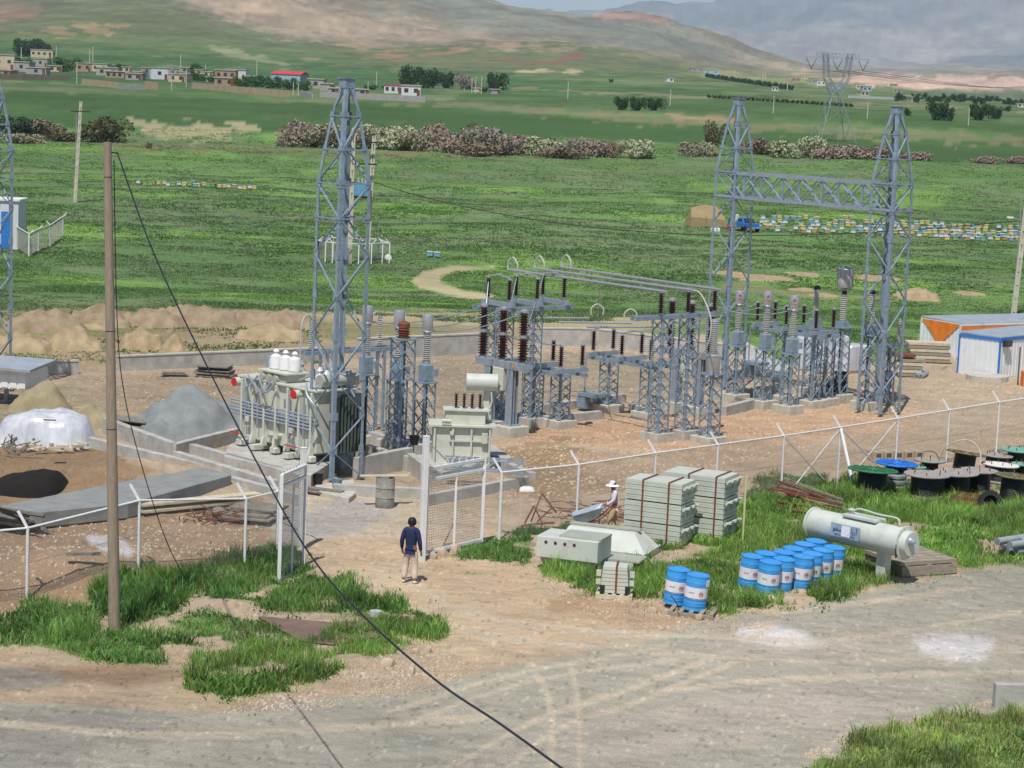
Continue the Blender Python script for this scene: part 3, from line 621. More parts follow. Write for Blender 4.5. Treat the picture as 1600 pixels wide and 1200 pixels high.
def ct(px,py,label,htot=None,pytop=None,can=ALU,red=False,jb=True):
    b=base(px,py); H=hgt(b,pytop) if pytop else 4.8; s=H/4.85
    t=thing('current_transformer',label,'transformer',b,ROT,'post current transformers')
    footing(t); hs=2.42*s; support(t,hs,.54)
    bx=MB().lathe([(.24,hs+.05),(.26,hs+.1),(.26,hs+.62*s),(.2,hs+.68*s)],4,(0,0,0),M=Matrix.Rotation(R_(45),3,'Z')).build('tank',GALV,t)
    if jb: MB().box((.24,-.2,hs+.36*s),(.16,.2,.26)).build('terminal_box',GALVL,bx); 
    insul(t,0,0,hs+.78*s,hs+1.72*s,.105,.16,13,PORG)
    MB().lathe([(.11,hs+.68*s),(.15,hs+.7*s),(.12,hs+.78*s)],14).build('neck',ALU,t,sm=True)
    hd=MB().lathe([(.12,hs+1.74*s),(.19,hs+1.8*s),(.17,hs+1.85*s),(.19,hs+1.9*s),(.19,hs+2.34*s),(.17,hs+2.39*s),(.0,hs+2.41*s)],18).build('head',can,t,sm=True)
    mb=MB().box((.27,0,hs+1.83*s),(.2,.1,.03)).box((-.27,0,hs+1.83*s),(.2,.1,.03)).box((0,.24,hs+1.83*s),(.1,.14,.05)); mb.build('terminal',ALU,hd)
    if red:
        m=MB(); m.lathe([(.001,0),(.055,0),(.055,.002)],12,(0,-.192,hs+2.2*s),ax='y'); m.box((.03,-.192,hs+2.03*s),(.14,.004,.03)); m.box((-.02,-.192,hs+2.1*s),(.05,.004,.02)); m.build('red_mark',INKR,hd,rz=R_(-45))
    return t,hs+1.83*s
def arrester(parent,x,y,z0,L,r=.1,mt=PORG,n=12):
    i=insul(parent,x,y,z0+.1,z0+L,.06,r,n,mt,'arrester_insulator'); return i
# ---- lattice gantry towers
def tower(b,label,H=12.6,hb=9.55,w=1.22,rz=ROT):
    t=thing('lattice_tower',label,'tower',b,rz,'lattice gantry towers')
    f=hb/9.55; zs=[.12,1.05,2.15,3.4,4.7,6.0,7.3,8.45,hb]; 
    low=[(z*f if z>1 and z<hb else z,w*(1.04-.04*z/hb)) for z in zs]
    d=H-hb; up=[(hb+d*.33,w*.80),(hb+d*.66,w*.56),(H-.12,w*.24)]
    prof=low+up
    legs_and_braces(prof,t,.115,.07,GALV,cross=False,hor=(len(low)-2,len(low)-1,len(low),len(low)+1))
    MB().box((0,0,H-.06),(w*.3,w*.3,.3)).box((0,0,H+.1),(w*.36,w*.36,.03)).build('cap',GALV,t)
    return t
bT1=base(517,700); bT1=base(516,722)
def centre_from_foot(px,py,w,k):  # foot k pixel -> centre
    f=base(px,py); c=corners(w)[k]; v=UX*c[0]-VX*c[1]; return f-v
# front corner is (−? ) found by projecting: corner nearest camera
def nearest_corner(w):
    best=min(range(4),key=lambda k:(UX*corners(w)[k][0]-VX*corners(w)[k][1]).y); return best
kf=nearest_corner(1.27)
T1=centre_from_foot(517,756,1.27,kf); T3=centre_from_foot(1375,651,1.27,kf)
def slide(b,px,H,lo,hi):
    best=None
    for i in range(400):
        L=lo+(hi-lo)*i/399; p=b-VX*L; q=proj((p.x,p.y,H))
        if best is None or abs(q[0]-px)<best[0]: best=(abs(q[0]-px),L,p,q)
    return best
e,L2,T2,q2=slide(T3,1155,12.6,5,20)
e0,L0,T0,q0=slide(T1,-12,12.6,5,30)
print('T1',T1,proj((T1.x,T1.y,12.6)),'T3',proj((T3.x,T3.y,12.6)),hgt(T1,127),hgt(T3,170),'T2',L2,q2,proj(T2),'T0',L0,q0,proj(T0))
tower(T1,'tall lattice tower beside the large grey transformer',hgt(T1,127),hgt(T1,286))
tower(T3,'right lattice tower carrying the end of the gantry beam',hgt(T3,170),hgt(T3,287)); 
H2=hgt(T2,157); tower(T2,'lattice tower at the left end of the gantry beam',H2,hgt(T3,287))
tower(T0,'lattice tower cut by the left picture edge',12.6)
# ---- gantry beam
hb=hgt(T3,287)
g=thing('gantry_beam','horizontal lattice girder spanning the two right towers','beam',(T2.x,T2.y,hb-1.12),ROT)
Lb=L2; n=8
for sx in(-.55,.55):
    for z in(.04,1.08):
        MB().angle((sx,-.62+1.24,z),(sx,-.62+1.24-.0,z+.001),.1,.012,(0,0,1)) if False else None
        MB().bar((sx,.6,z),(sx,-Lb-.6,z),.13,.13).build('chord',GALVL,g)
mb=MB()
st=(Lb-.0)/n
for i in range(n):
    y0=-i*st;y1=-(i+1)*st
    for sx in(-.55,.55):
        a,b=((sx,y0,1.06),(sx,y1,.06)) ; c,d=((sx,y0,.06),(sx,y1,1.06))
        mb.bar(a,b,.12,.03); mb.bar(c,d,.075,.025)
        if i%2==1: mb.bar((sx,y0,.06),(sx,y0,1.06),.1,.04)
    for z in(.06,1.06):
        mb.bar((-.55,y0,z),(.55,y1,z),.07,.02); mb.bar((-.55,y1,z),(.55,y1,z),.07,.03)
mb.build('lacing',GALV,g)
# ---- current transformers (post type)
TOPS={}
for (px,py,pt,lb,rd) in [(568,694,476,'first of the three current transformers behind the tall lattice tower',0),(617,703,483,'middle of the three left current transformers behind the rust brown bushing',0),(661,704,490,'rightmost of the three left current transformers, above the small transformer',0),
 (1147,628,453,'red marked silver headed current transformer beside the left gantry tower',1),(1190,638,454,'middle one of three red marked current transformers in the right bay',1),(1231,646,460,'nearest red marked current transformer in the right bay, left of the disconnector',1)]:
    t,z=ct(px,py,lb,pytop=pt,red=rd); TOPS[px]=(t.location.copy(),z)
# ---- rust brown bushing on lattice column
b=base(624,716); h=hgt(b,530)
t=thing('bushing_stand','rust brown capped bushing on a tall lattice column','bushing',b,ROT); footing(t,.8,.15); support(t,h,.62,.14)
MB().lathe(sheds(.17,.24,h+.05,h+.38,4)+[(.2,h+.4),(.2,h+.55),(.1,h+.62),(0,h+.64)],18).build('cap',RUST,t,sm=True)
# ---- arrester racks behind the tall tower
t=thing('arrester_rack','steel beam rack carrying three white surge arresters and looped cables behind the tall tower','rack',base(560,676),ROT)
h=hgt(t.location,548)
for xx in(-1.7,.95):
    s_=MB()
    for y in(-.2,.2):
        s_.bar((xx,y,.1),(xx,y,h),.09,.09)
    for k in range(6): s_.bar((xx,-.2,.2+k*h/6.2),(xx,.2,.2+(k+1)*h/6.2),.05,.02)
    s_.build('post',GALV,t)
MB().box((-.45,-.2,h+.05),(4.6,.1,.14)).box((-.45,.2,h+.05),(4.6,.1,.14)).build('crossbeam',GALV,t)
for xx in(-2.3,-.85,.85):
    i=arrester(t,xx,0,h+.12,1.05,.11)
    MB().tube(spline([(xx,0,h+1.25),(xx-.25,-.1,h+1.42),(xx-.55,-.2,h+1.25),(xx-.62,-.2,h+.4),(xx-.6,-.2,.4)],6),.03,6).build('cable',PORG,t,sm=True)
# ---- circuit breakers
def breaker(px,py,pyb,nm,label,cab=True,flip=1):
    b=base(px,py); h=hgt(b,pyb)
    t=thing('circuit_breaker',label,'circuit breaker',b,ROT,'three pole circuit breakers')
    footing(t,1.0,.4)
    for y in(0,1.25):
        c=MB(); c.box((0,y,(h+.4)/2),(.05,.3,h-.4)).box((-.14,y,(h+.4)/2),(.03,.34,h-.4)).box((.14,y,(h+.4)/2),(.03,.34,h-.4)).box((0,y,.42),(.55,.55,.05))
        c.build('column',GALVL,t)
    MB().box((0,1.25,.16),(1.0,1.0,.5)).build('footing',CONCY,t)
    bm=MB().box((0,.6,h+.13),(.34,2.7,.26)).build('base_frame',GALVL,t)
    MB().box((-.18,-.2,h+.13),(.01,.12,.12)).build('warning_sign',ORG,bm)
    for y in(1.72,.62,-.5):
        p=MB().lathe([(.14,h+.26),(.14,h+.34),(.09,h+.36),(.1,h+1.2),(.15,h+1.22),(.15,h+1.34),(.09,h+1.38),(.09,h+2.14),(.14,h+2.16),(.14,h+2.24),(.05,h+2.3)],14,(0,y,0)).build('pole',ALU,t,sm=True)
        for z0,z1 in((h+.37,h+1.19),(h+1.38,h+2.13)): MB().lathe(sheds(.11,.205,z0,z1,8),16,(0,y,0)).build('insulator',PORC,p,sm=True)
        MB().box((0.22,y,h+1.28),(.3,.1,.03)).build('terminal',ALU,p); MB().box((-.22,y,h+2.2),(.3,.1,.03)).build('terminal',ALU,p)
    if cab: MB().box((.05,.62,h-.42),(.5,.6,.85)).build('mechanism_box',CRM,t,bev=.02); MB().box((-.21,.62,h-.3),(.01,.12,.1)).build('gauge_window',GLS,t)
    return t,h
t,hB1=breaker(797,681,577,'','circuit breaker with three double brown poles behind the white conservator tank'); B1=t.location.copy()
t,hB2=breaker(1090,649,560,'','circuit breaker with double brown poles behind the tall busbar frame'); B2=t.location.copy()
# ---- tall busbar frame with three post insulators
b=base(1026.5,690); h=hgt(b,499); 
t=thing('busbar_support','tall steel frame with three brown insulators under the tube ends','bus support',b,ROT,'tall busbar supports')
L=(base(1070.5,686)-b).length
for k,xx in enumerate((0,L)):
    n=9; prof=[(.36+(h-.36)*i/n,.56) for i in range(n+1)]
    s_=thing('lattice_column',None,None,(xx,0,0)); s_.parent=t
    legs_and_braces(prof,s_,.075,.045,GALV); MB().box((0,0,.15),(.95,.95,.42)).build('footing',CONCY,s_)
MB().box((L*.47,-.02,h+.08),(4.35,.16,.16)).box((L*.47,.2,h+.08),(4.35,.06,.16)).build('crossbeam',GALV,t)
for xx in(-.15,1.3,2.75): insul(t,xx,0,h+.24,h+.98,.06,.13,9)
BSF=(b.copy(),h)
# ---- upper disconnector on tall columns
def disc_phase(parent,a,bp,h,rod=True,arms=True,L=.72):
    """one phase: beam from a to b (local xy) with two posts and a moving contact"""
    a=Vector((*a,h));c=Vector((*bp,h)); d=(c-a).normalized()
    ph=MB().bar(a-d*.28+Vector((0,0,.09)),c+d*.28+Vector((0,0,.09)),.16,.17).build('phase_beam',GALVL,parent)
    for p in(a,c):
        insul(ph,p.x,p.y,h+.3,h+.3+L,.055,.12,9)
    if arms:
        z=h+.3+L+.1; m=(a+c)/2
        MB().bar((a.x,a.y,z),(m.x,m.y,z+.04),.06,.05).bar((m.x,m.y,z+.04),(c.x,c.y,z),.06,.05).cyl((m.x,m.y,z+.06),.14,.03,12).build('contact_arm',ALU,ph)
    return ph
b=base(827,666); h=hgt(b,480)
t=thing('disconnector','upper disconnector on tall columns with six brown insulators','disconnector',b,ROT,'disconnector switches')
for xx,yy in((0,0),(-1.3,0.2),(-.6,1.5)):
    s_=thing('lattice_column',None,None,(xx,yy,0)); s_.parent=t; n=9
    legs_and_braces([(.36+(h-.36)*i/n,.5) for i in range(n+1)],s_,.07,.042,GALV); MB().box((0,0,.15),(.85,.85,.42)).build('footing',CONCY,s_)
MB().box((-.1,-.28,h-.02),(3.7,.12,.16)).box((-.1,1.3,h-.02),(3.7,.12,.16)).build('rail',GALV,t)
for xx in(-1.45,-.02,1.38): disc_phase(t,(xx,-.15),(xx,1.05),h+.06,arms=True)
UD=(b.copy(),h)
# ---- low disconnectors: phases along x, stepped along -y
def lowdisc(px,py,pyr,label,cols=((0,0),(-.0,2.3)),ph0=-.75,sep=1.12,box=True,mirror=False):
    b=base(px,py); h=hgt(b,pyr)
    t=thing('disconnector',label,'disconnector',b,ROT,'disconnector switches')
    for xx,yy in cols:
        s_=thing('lattice_column',None,None,(xx,yy,0)); s_.parent=t; n=5
        legs_and_braces([(.36+(h-.36)*i/n,.56) for i in range(n+1)],s_,.075,.045,GALV); MB().box((0,0,.12),(1.0,1.0,.42)).build('footing',CONCY,s_,bev=.02)
    MB().box((-.45,1.1,h+.03),(.12,4.1,.14)).box((.45,1.1,h+.03),(.12,4.1,.14)).build('rail',GALV,t)
    for yy in(-.55,1.08,2.7): disc_phase(t,(-sep/2,yy),(sep/2,yy),h+.1,arms=mirror)
    if box: 
        MB().tube([(-.75,2.9,h),(-.75,2.9,h-1.35)],.03,8).build('drive_rod',GALV,t)
        MB().box((-.6,2.6,h-1.45),(.7,.9,.14)).box((-.75,2.9,h-1.75),(.35,.45,.5)).build('drive_box',GALV,t)
    return t,b,h
_,LD1,hD1=lowdisc(873,668,584,'low disconnector with brown insulators right of the near breaker',cols=((0,0),(0,1.5)))
_,LD2,hD2=lowdisc(1012,655,572,'low disconnector in the middle of the yard left of the tall busbar frame',mirror=True)
_,LD3,hD3=lowdisc(1265,636,524,'disconnector between the red marked transformers and the right tower',cols=((0,0),(0,1.6),(1.1,.2)))
# ---- capacitor voltage transformer with silver can
b=base(1107,693); hs=hgt(b,585)
t=thing('voltage_transformer','silver can voltage transformer with grey insulator at the front corner of the yard','transformer',b,ROT)
footing(t,1.0,.3); support(t,hs,.58,.28)
MB().lathe([(.25,hs+.05),(.27,hs+.08),(.27,hs+.66),(.29,hs+.68),(.29,hs+.72),(.2,hs+.76),(.12,hs+.8)],20).build('can',ALU,t,sm=True)
insul(t,0,0,hs+.88,hs+1.95,.115,.175,14,PORG)
MB().lathe([(.14,hs+1.97),(.14,hs+2.04),(.05,hs+2.08)],14).build('cap',ALU,t,sm=True)
# ---- coupling capacitors and line trap
b=base(1309,628); hs=hgt(b,512)
t=thing('line_trap_stand','line trap drum standing on a banded capacitor column','line trap',b,ROT); footing(t); support(t,hs,.54)
insul(t,0,0,hs+.3,hs+1.35,.1,.15,12,PORG); MB().box((0,0,hs+.16),(.4,.4,.24)).build('tank',GALV,t)
insul(t,0,0,hs+1.45,hs+1.6,.1,.12,2,DKM)
tr=MB().lathe([(.30,hs+1.72),(.33,hs+1.76),(.33,hs+2.5),(.30,hs+2.54),(0,hs+2.56)],20).build('drum',PORG,t,sm=True)
mb=MB()
for k in range(2): mb.box((0,0,hs+2.58),(.72,.06,.05),rz=k*1.57); mb.box((0,0,hs+1.7),(.72,.06,.05),rz=k*1.57)
for k in range(10):
    a=k*.628; mb.bar((.345*math.cos(a),.345*math.sin(a),hs+1.74),(.345*math.cos(a),.345*math.sin(a),hs+2.52),.02,.02)
mb.build('cage',GALVL,tr)
def cvt(px,py,pt,label,L=1.2):
    b=base(px,py); H=hgt(b,pt); hs=H-L-.6
    t=thing('coupling_capacitor',label,'capacitor',b,ROT,'coupling capacitor columns'); footing(t); support(t,hs,.54)
    MB().box((0,0,hs+.25),(.46,.46,.42)).build('tank',GALV,t,bev=.02)
    insul(t,0,0,hs+.56,hs+.56+L,.1,.155,13,PORG); MB().lathe([(.12,hs+L+.5),(.15,hs+L+.58),(.15,hs+L+.66),(.05,hs+L+.72)],12).build('cap',DKM,t,sm=True)
    return t
cvt(1267,618,450,'coupling capacitor column behind the disconnector, left of the line trap'); cvt(1352,640,457,'coupling capacitor column seen through the right lattice tower')
b=base(1385,632); t=thing('arrester_stand','slim surge arrester on a beam just right of the right tower','arrester',b,ROT); h=hgt(b,540); support(t,h-.1,.4,.1); MB().box((.4,0,h),(1.6,.14,.12)).build('crossbeam',GALV,t)
arrester(t,.55,0,h+.06,1.0,.1)
# ---- tubular busbars
def tubebar(name,a,bb,label,r=.055,loop=None,loop2=None):
    a=Vector(a);bb=Vector(bb)
    o=thing(name,label,'busbar',a,0,'aluminium tube busbars'); d=bb-a
    MB().tube([(0,0,0),d],r,10).build('tube',ALU,o,sm=True)
    dn=d.normalized()
    if loop:
        s_=.55; pts=spline([dn*.03,dn*.03+Vector((0,0,.28)),dn*.3+Vector((0,0,.5)),dn*.58+Vector((0,0,.28)),dn*.6],6); MB().tube(pts,.035,8).build('loop',PORG,o,sm=True)
    if loop2:
        pts=spline([d-dn*.3,d+dn*.35+Vector((0,0,-.1)),d+dn*.95+Vector((0,0,-1.0)),d+dn*.8+Vector((0,0,-2.0)),d+dn*.1+Vector((0,0,-2.7))],6); MB().tube(pts,.028,8).build('loop',PORG,o,sm=True)
    return o
hz=BSF[1]+1.12
tubebar('busbar',PZ(793,421,hz),PZ(1042,456,hz),'nearest long tube busbar above the yard',loop=1)
tubebar('busbar',PZ(835,419,hz+.05),PZ(1085,454,hz+.05),'middle long tube busbar above the yard',loop=1,loop2=1)
tubebar('busbar',PZ(877,417,hz+.1),PZ(1127,453,hz+.1),'farthest long tube busbar above the yard',loop=1)
zl=hD1+1.25
for a,bq,lb,lp in(((825,496.5),(921,497),'short low tube busbar farthest back',0),((872,503),(987,505),'short low tube busbar in the middle',1),((917,511),(1030,511),'short low tube busbar nearest the camera',0)):
    tubebar('low_busbar',PZ(*a,zl),PZ(*bq,zl),lb,r=.04,loop=0)
for px,py,lb in((933,492,'left white arch of bent tube over the low busbars'),(985,500,'right white arch of bent tube over the low busbars')):
    p=PZ(px,py,zl); o=tag(MB().tube(spline([(-.25,0,0),(-.25,0,.28),(0,0,.46),(.25,0,.28),(.25,0,0)],6),.033,8).build('tube_arch',PORG,sm=True,loc=p),lb,'busbar','white tube arches')
# ---- flexible conductors
def cond(name,pts3,label,cat='conductor',grp='flexible conductors between the apparatus',r=.016,mt=GALVL,sag=0):
    a=Vector(pts3[0]); pts=[Vector(p) for p in pts3]
    if sag: 
        b2=pts[-1]; pts=[a+(b2-a)*k/24+Vector((0,0,-sag*4*(k/24)*(1-k/24))) for k in range(25)]
    o=MB().tube([p-a for p in pts],r,6).build(name,mt,sm=True,loc=a); return tag(o,label,cat,grp)
def L3(t,x,y,z): return t+UX*x-VX*y+Vector((0,0,z))
cts=[TOPS[568],TOPS[617],TOPS[661]]
for k,(yy,w_) in enumerate(((1.72,'back'),(.62,'middle'),(-.5,'front'))):
    p,z=cts[k]; a=Vector((p.x,p.y,z)); e=L3(B1,0,yy,hB1+2.2); cond('conductor',[a,e],f'cable from the left transformers to the {w_} pole of the near breaker',sag=.25,r=.022)
    f=L3(LD1,-.56,(2.7,1.08,-.55)[k],hD1+1.2); g0=L3(B1,0,yy,hB1+1.28); cond('conductor',[g0,f],f'cable from the {w_} breaker pole to the low disconnector',sag=.1,r=.022)
cts=[TOPS[1147],TOPS[1190],TOPS[1231]]
for k,(yy,w_) in enumerate(((1.72,'back'),(.62,'middle'),(-.5,'front'))):
    p,z=cts[k]; a=Vector((p.x,p.y,z)); e=L3(B2,0,yy,hB2+2.2); cond('conductor',[a,e],f'cable from the right transformers to the {w_} pole of the far breaker',sag=.3,r=.022)
    f=L3(LD3,-.56,(2.7,1.08,-.55)[k],hD3+1.2); cond('conductor',[a,f],f'cable from the {w_} red marked transformer to the right disconnector',sag=.2,r=.022)
for (a,za,bq,zb_,lb) in (((938,441,hz),0,(934,498,zl),0,'thin dropper from the nearest tube busbar to the low tubes'),((1002,447,hz),0,(1012,503,zl),0,'left one of two droppers beside the busbar frame'),((1008,447,hz),0,(1018,505,zl),0,'right one of two droppers beside the busbar frame')):
    cond('dropper',[PZ(*a),PZ(*bq)],lb,r=.018)
for k,yy in enumerate((1.72,.62,-.5)):
    cond('conductor',[L3(B2,0,yy,hB2+1.28),L3(BSF[0],(2.75,1.3,-.15)[k],0,BSF[1]+.2)],('back','middle','front')[k]+' jumper between the far breaker and the busbar frame',sag=.2,r=.02)
    cond('conductor',[L3(UD[0],(-1.45,-.02,1.38)[k],1.05,UD[1]+1.1),L3(B1,0,yy,hB1+1.3)],('left','centre','right')[k]+' jumper from the upper disconnector down to the near breaker',sag=.15,r=.018)
# ---- large power transformer (axis found from the ground line of its long side)
def on_axes(origin,px,py,z=0): 
    q=PZ(px,py,z)-origin; return q.dot(UX),-q.dot(VX)
# ---------------------------------------------------------------- large power transformer
o_=PZ(370,696,.55); q_=PZ(482,733,.55); print('tr long',(q_-o_).dot(UX),-(q_-o_).dot(VX))
Lw=4.1; TRO=PZ(372,694,.55)+VX*Lw/2+UX*.15   # middle of the long side facing the camera
t=thing('power_transformer','large grey green power transformer with red caps and white wrapped bushings','transformer',TRO,ROT)
# local frame: long side runs along -y (VX); body extends to +x ; z=0 on plinth
W=1.6; Hb=hgt(TRO,599)
zb=.15
MB().box((W/2,-0,(zb+Hb)/2+.05),(W,Lw,Hb-zb-.1)).build('tank',CRM,t,bev=.04)
MB().box((W/2,0,Hb),(W+.25,Lw+.25,.07)).build('lid',CRM,t,bev=.01)
mb=MB()
for k in range(7):
    y=-Lw/2+.12+k*(Lw-.24)/6
    r=MB(); r.box((-.08,y,(zb+Hb)/2),(.18,.09,Hb-zb-.12)); r.add([(-.02,y-.05,zb),(-.24,y-.05,zb),(-.24,y-.05,zb+.08),(-.16,y-.05,zb+.35),(-.02,y-.05,zb+.6),(-.02,y+.05,zb),(-.24,y+.05,zb),(-.24,y+.05,zb+.08),(-.16,y+.05,zb+.35),(-.02,y+.05,zb+.6)],[(0,1,2,3,4),(9,8,7,6,5),(1,6,7,2),(2,7,8,3),(0,5,6,1),(3,8,9,4)]); r.build('rib',CRM,t,bev=.015)
for k in range(5):
    MB().tube([(-.13,Lw/2+.5,1.05+k*.11),(-.13,-Lw/2+.05,1.05+k*.11)],.035,8).build('pipe',GALVL,t,sm=True)
for y in(-1.55,-.75,1.0,1.7): MB().tube([(-.14,y,zb+.55),(-.14,y,Hb-.25)],.03,6).build('conduit',GALVL,t,sm=True)
for k,y in enumerate((-1.95,0.02,1.95)):
    MB().box((-.1,y,.1),(.26,.3,.2)).build('jacking_pad',CRM,t,bev=.03)
for y in(-.95,.95): MB().box((.9,y,.08),(2.6,.3,.16)).build('skid',CRM,t)
for y in(-1.1,Lw/2-.1): MB().box((-.3,y,.42),(.03,.7,.04)).build('red_strip',RED,t)
for y in(2.15,-1.2):
    fl=MB().cyl((-.3,y,Hb-.2),.15,.3,18,ax='x').build('flange',CRM,t,sm=True); MB().cyl((-.33,y,Hb-.2),.145,.03,18,ax='x').build('red_disc',RED,fl,sm=True)
for y,z in((1.35,Hb-.7),(.1,Hb-.9),(-.4,1.75),(.75,1.8),(-1.2,1.5),(-.9,.35)): MB().box((-.02,y,z),(.06,.16,.2)).build('plate',GALV,t)
for y,z in((.35,.55),(-.15,.6),(1.5,.95),(-.95,.9)):
    v=MB().cyl((-.2,y,z),.07,.2,12,ax='x').box((-.2,y,z),(.04,.18,.18)).build('valve',CRM,t); 
tu=MB().box((.42,.35,Hb+.17),(.8,1.35,.3)).build('turret',CRMD,t,bev=.03); MB().box((.42,.35,Hb+.34),(1.0,1.6,.05)).build('turret_lid',CRM,tu)
for k in range(3):
    MB().cyl((-.14,.85-.36*k,Hb+.13),.12,.3,14,ax='x').build('current_port',CRMD,tu,sm=True)
for k,y in enumerate((.8,.35,-.08)):
    MB().lathe([(.17,Hb+.36),(.22,Hb+.4),(.23,Hb+.62),(.19,Hb+.8),(.1,Hb+.86),(.05,Hb+.9),(.11,Hb+.96),(.06,Hb+1.03),(0,Hb+1.05)],12,(.42+.06*k,y,0)).build('wrapped_bushing',WHT,t,sm=True)
MB().cyl((.5,1.25,Hb+.04),.13,.7,12).build('steel_pot',GALVL,t,sm=True)
for pts in ([(-.2,1.7,Hb+.05),(-.35,1.3,Hb-.25),(-.2,.95,Hb+.15)],[(-.2,1.5,Hb+.1),(-.4,.4,Hb-.35),(-.25,.1,Hb+.15)],[(-.2,.9,Hb+.1),(-.4,.2,Hb-.3),(-.3,-.2,Hb+.1)],[(-.1,-1.6,Hb+.2),(-.3,-1.9,Hb-.1),(-.2,-2.3,Hb-.6),(-.2,-2.1,Hb-1.4)],[(-.1,-1.2,Hb+.25),(.1,-1.7,Hb+.45),(-.1,-2.1,Hb+.1)]):
    MB().tube(spline(pts,6),.035,6).build('hose',GALVL,t,sm=True)
for x,y in((.9,-1.0),(1.3,-1.5),(.6,-1.75),(1.4,-1.1),(1.3,.6),(1.4,-1.9)):
    MB().lathe([(.16,Hb+.04),(.17,Hb+.3),(.1,Hb+.4),(.13,Hb+.5),(.04,Hb+.62)],10,(x,y,0)).build('bushing_pot',rnd.choice([CRMD,PLAS,PALE]),t,sm=True)
MB().cyl((.2,-1.9,Hb+.3),.2,1.5,14,ax='x').build('relay_drum',CRMD,t,sm=True)
rd=MB()
for k in range(9): rd.box((.35+k*.14,-Lw/2-.5,Hb/2+.1),(.035,.5,Hb-.55))
rd.box((.95,-Lw/2-.3,Hb-.15),(1.2,.1,.1)).box((.95,-Lw/2-.3,.35),(1.2,.1,.1)); rd.build('radiator',RADD,t)
# ---------------------------------------------------------------- small auxiliary transformer
o_=PZ(672,742,.1); h=hgt(o_,651)
t=thing('auxiliary_transformer','small grey green transformer with four brown bushings and a white conservator cylinder','transformer',PZ(720,732,.1),ROT-R_(8))
# its long front faces the camera-left; build with long axis along local +x
AX=Vector((math.cos(ROT-R_(8)),math.sin(ROT-R_(8)),0))
t.rotation_euler[2]=R_(4); Lw2=1.95
H2b=hgt(t.location,652); H2b=1.42
MB().box((0,.55,H2b/2),(Lw2,1.1,H2b)).build('tank',CRM,t,bev=.03)
MB().box((0,.55,H2b+.03),(Lw2+.3,1.4,.06)).build('lid',CRM,t)
for k in range(4): MB().box((-Lw2/2+.05+k*(Lw2-.1)/3,-.06,H2b/2),(.06,.12,H2b-.05)).build('rib',CRM,t)
for z in(.95,.4): MB().box((.25,-.05,z),(Lw2-.6,.08,.06)).build('stiffener',CRM,t)
cv=MB().box((0.1,.5,H2b+.28),(1.35,.7,.46)).build('bushing_box',CRM,t,bev=.02); MB().box((.1,.5,H2b+.53),(1.5,.85,.04)).build('box_lid',CRM,cv)
for k in range(4): insul(t,-.22+k*.27,.5,H2b+.58,H2b+1.05,.035,.075,6)
MB().cyl((-.35,-.2,H2b-.2),.07,.35,10,ax='y').build('valve',CRM,t,sm=True); MB().box((.75,-.1,H2b-.35),(.2,.14,.35)).build('terminal_box',CRM,t); MB().cyl((-.7,-.15,H2b+.2),.08,.3,10,ax='x').build('gauge',PORG,t,sm=True)
MB().bar((.75,.9,.9),(.85,.9,2.85),.28,.22).box((.8,.8,H2b+.35),(.35,.6,.3)).build('conservator_bracket',CRM,t)
cz=2.85
MB().lathe([(.0,-.52),(.27,-.52),(.29,-.5),(.29,.5),(.31,.5),(.31,.54),(.29,.56),(.0,.56)],22,(.62,.75,cz),ax='x').build('conservator',PALE,t,sm=True,rz=0)
MB().cyl((1.15,.75,cz-.05),.1,.12,14,ax='x').box((1.22,.75,cz-.2),(.06,.08,.3)).build('level_gauge',CRMD,t)
MB().tube([(.95,.45,cz-.3),(.98,.4,cz-.6),(.9,.4,2.0)],.03,6).build('pipe',CRM,t,sm=True)
MB().box((0,.55,-.08),(2.3,1.5,.22)).build('skid',CONCY,t)
# ---------------------------------------------------------------- concrete plinths, channels, slab
def wallpx(name,a,b,top,label,cat='concrete wall',thick=.25,z0=-.1,grp=None,mt=CONC,z1=None):
    """a,b: ground pixels; top height metres"""
    p=PZ(*a,0);q=PZ(*b,0); d=q-p; m=MB()
    n=max(1,int(d.length/2.4))
    L=d.length; m.box((L/2,0,(top+z0)/2),(L,thick,top-z0))
    o=m.build(name,mt,loc=p,rz=math.atan2(d.y,d.x),bev=.012); return tag(o,label,cat,grp)
GW='low concrete channel walls round the transformer bases'
W_=[((140,698),(345,748),.35,'channel wall running from the plastic wrapped pile to the dark slab'),((165,676),(270,716),.55,'rear channel wall beside the grey board stack'),
 ((270,716),(372,690),.5,'channel wall at the foot of the grey gravel heap'),((275,728),(430,775),.5,'channel wall between the slab and the large transformer'),
 ((345,757),(470,790),.35,'front channel wall nearest the open gate leaf'),((300,716),(470,765),.5,'channel wall just in front of the large transformer'),
 ((520,773),(665,780),.35,'low front wall behind the grey barrel'),((555,750),(640,733),.75,'thick wall behind the grey barrel, under the rust capped column'),
 ((640,735),(662,752),.6,'short wall left of the right gate post'),((545,712),(640,738),.55,'dark channel wall between the tall tower and the current transformers'),
 ((665,790),(822,760),.35,'low wall seen through the right gate leaf'),((760,722),(832,752),.3,'low wall right of the small transformer'),
 ((560,690),(660,718),.5,'channel wall under the left current transformers'),((650,712),(668,706),.4,'short wall behind the small transformer'),
 ((750,655),(800,650),.35,'wall behind the near breaker footings'),((850,664),(940,655),.35,'pale wall across the yard left of the middle disconnector'),((845,645),(975,628),.35,'back wall across the yard behind the middle disconnector'),
 ((985,640),(1010,650),.3,'short wall beside the middle disconnector footing'),((1130,650),(1200,632),.4,'wall between the right transformer footings'),((1120,625),(1220,612),.35,'rear wall behind the right transformer footings')]
for a,b,h,lb in W_: wallpx('channel_wall',a,b,h,lb,grp=GW)
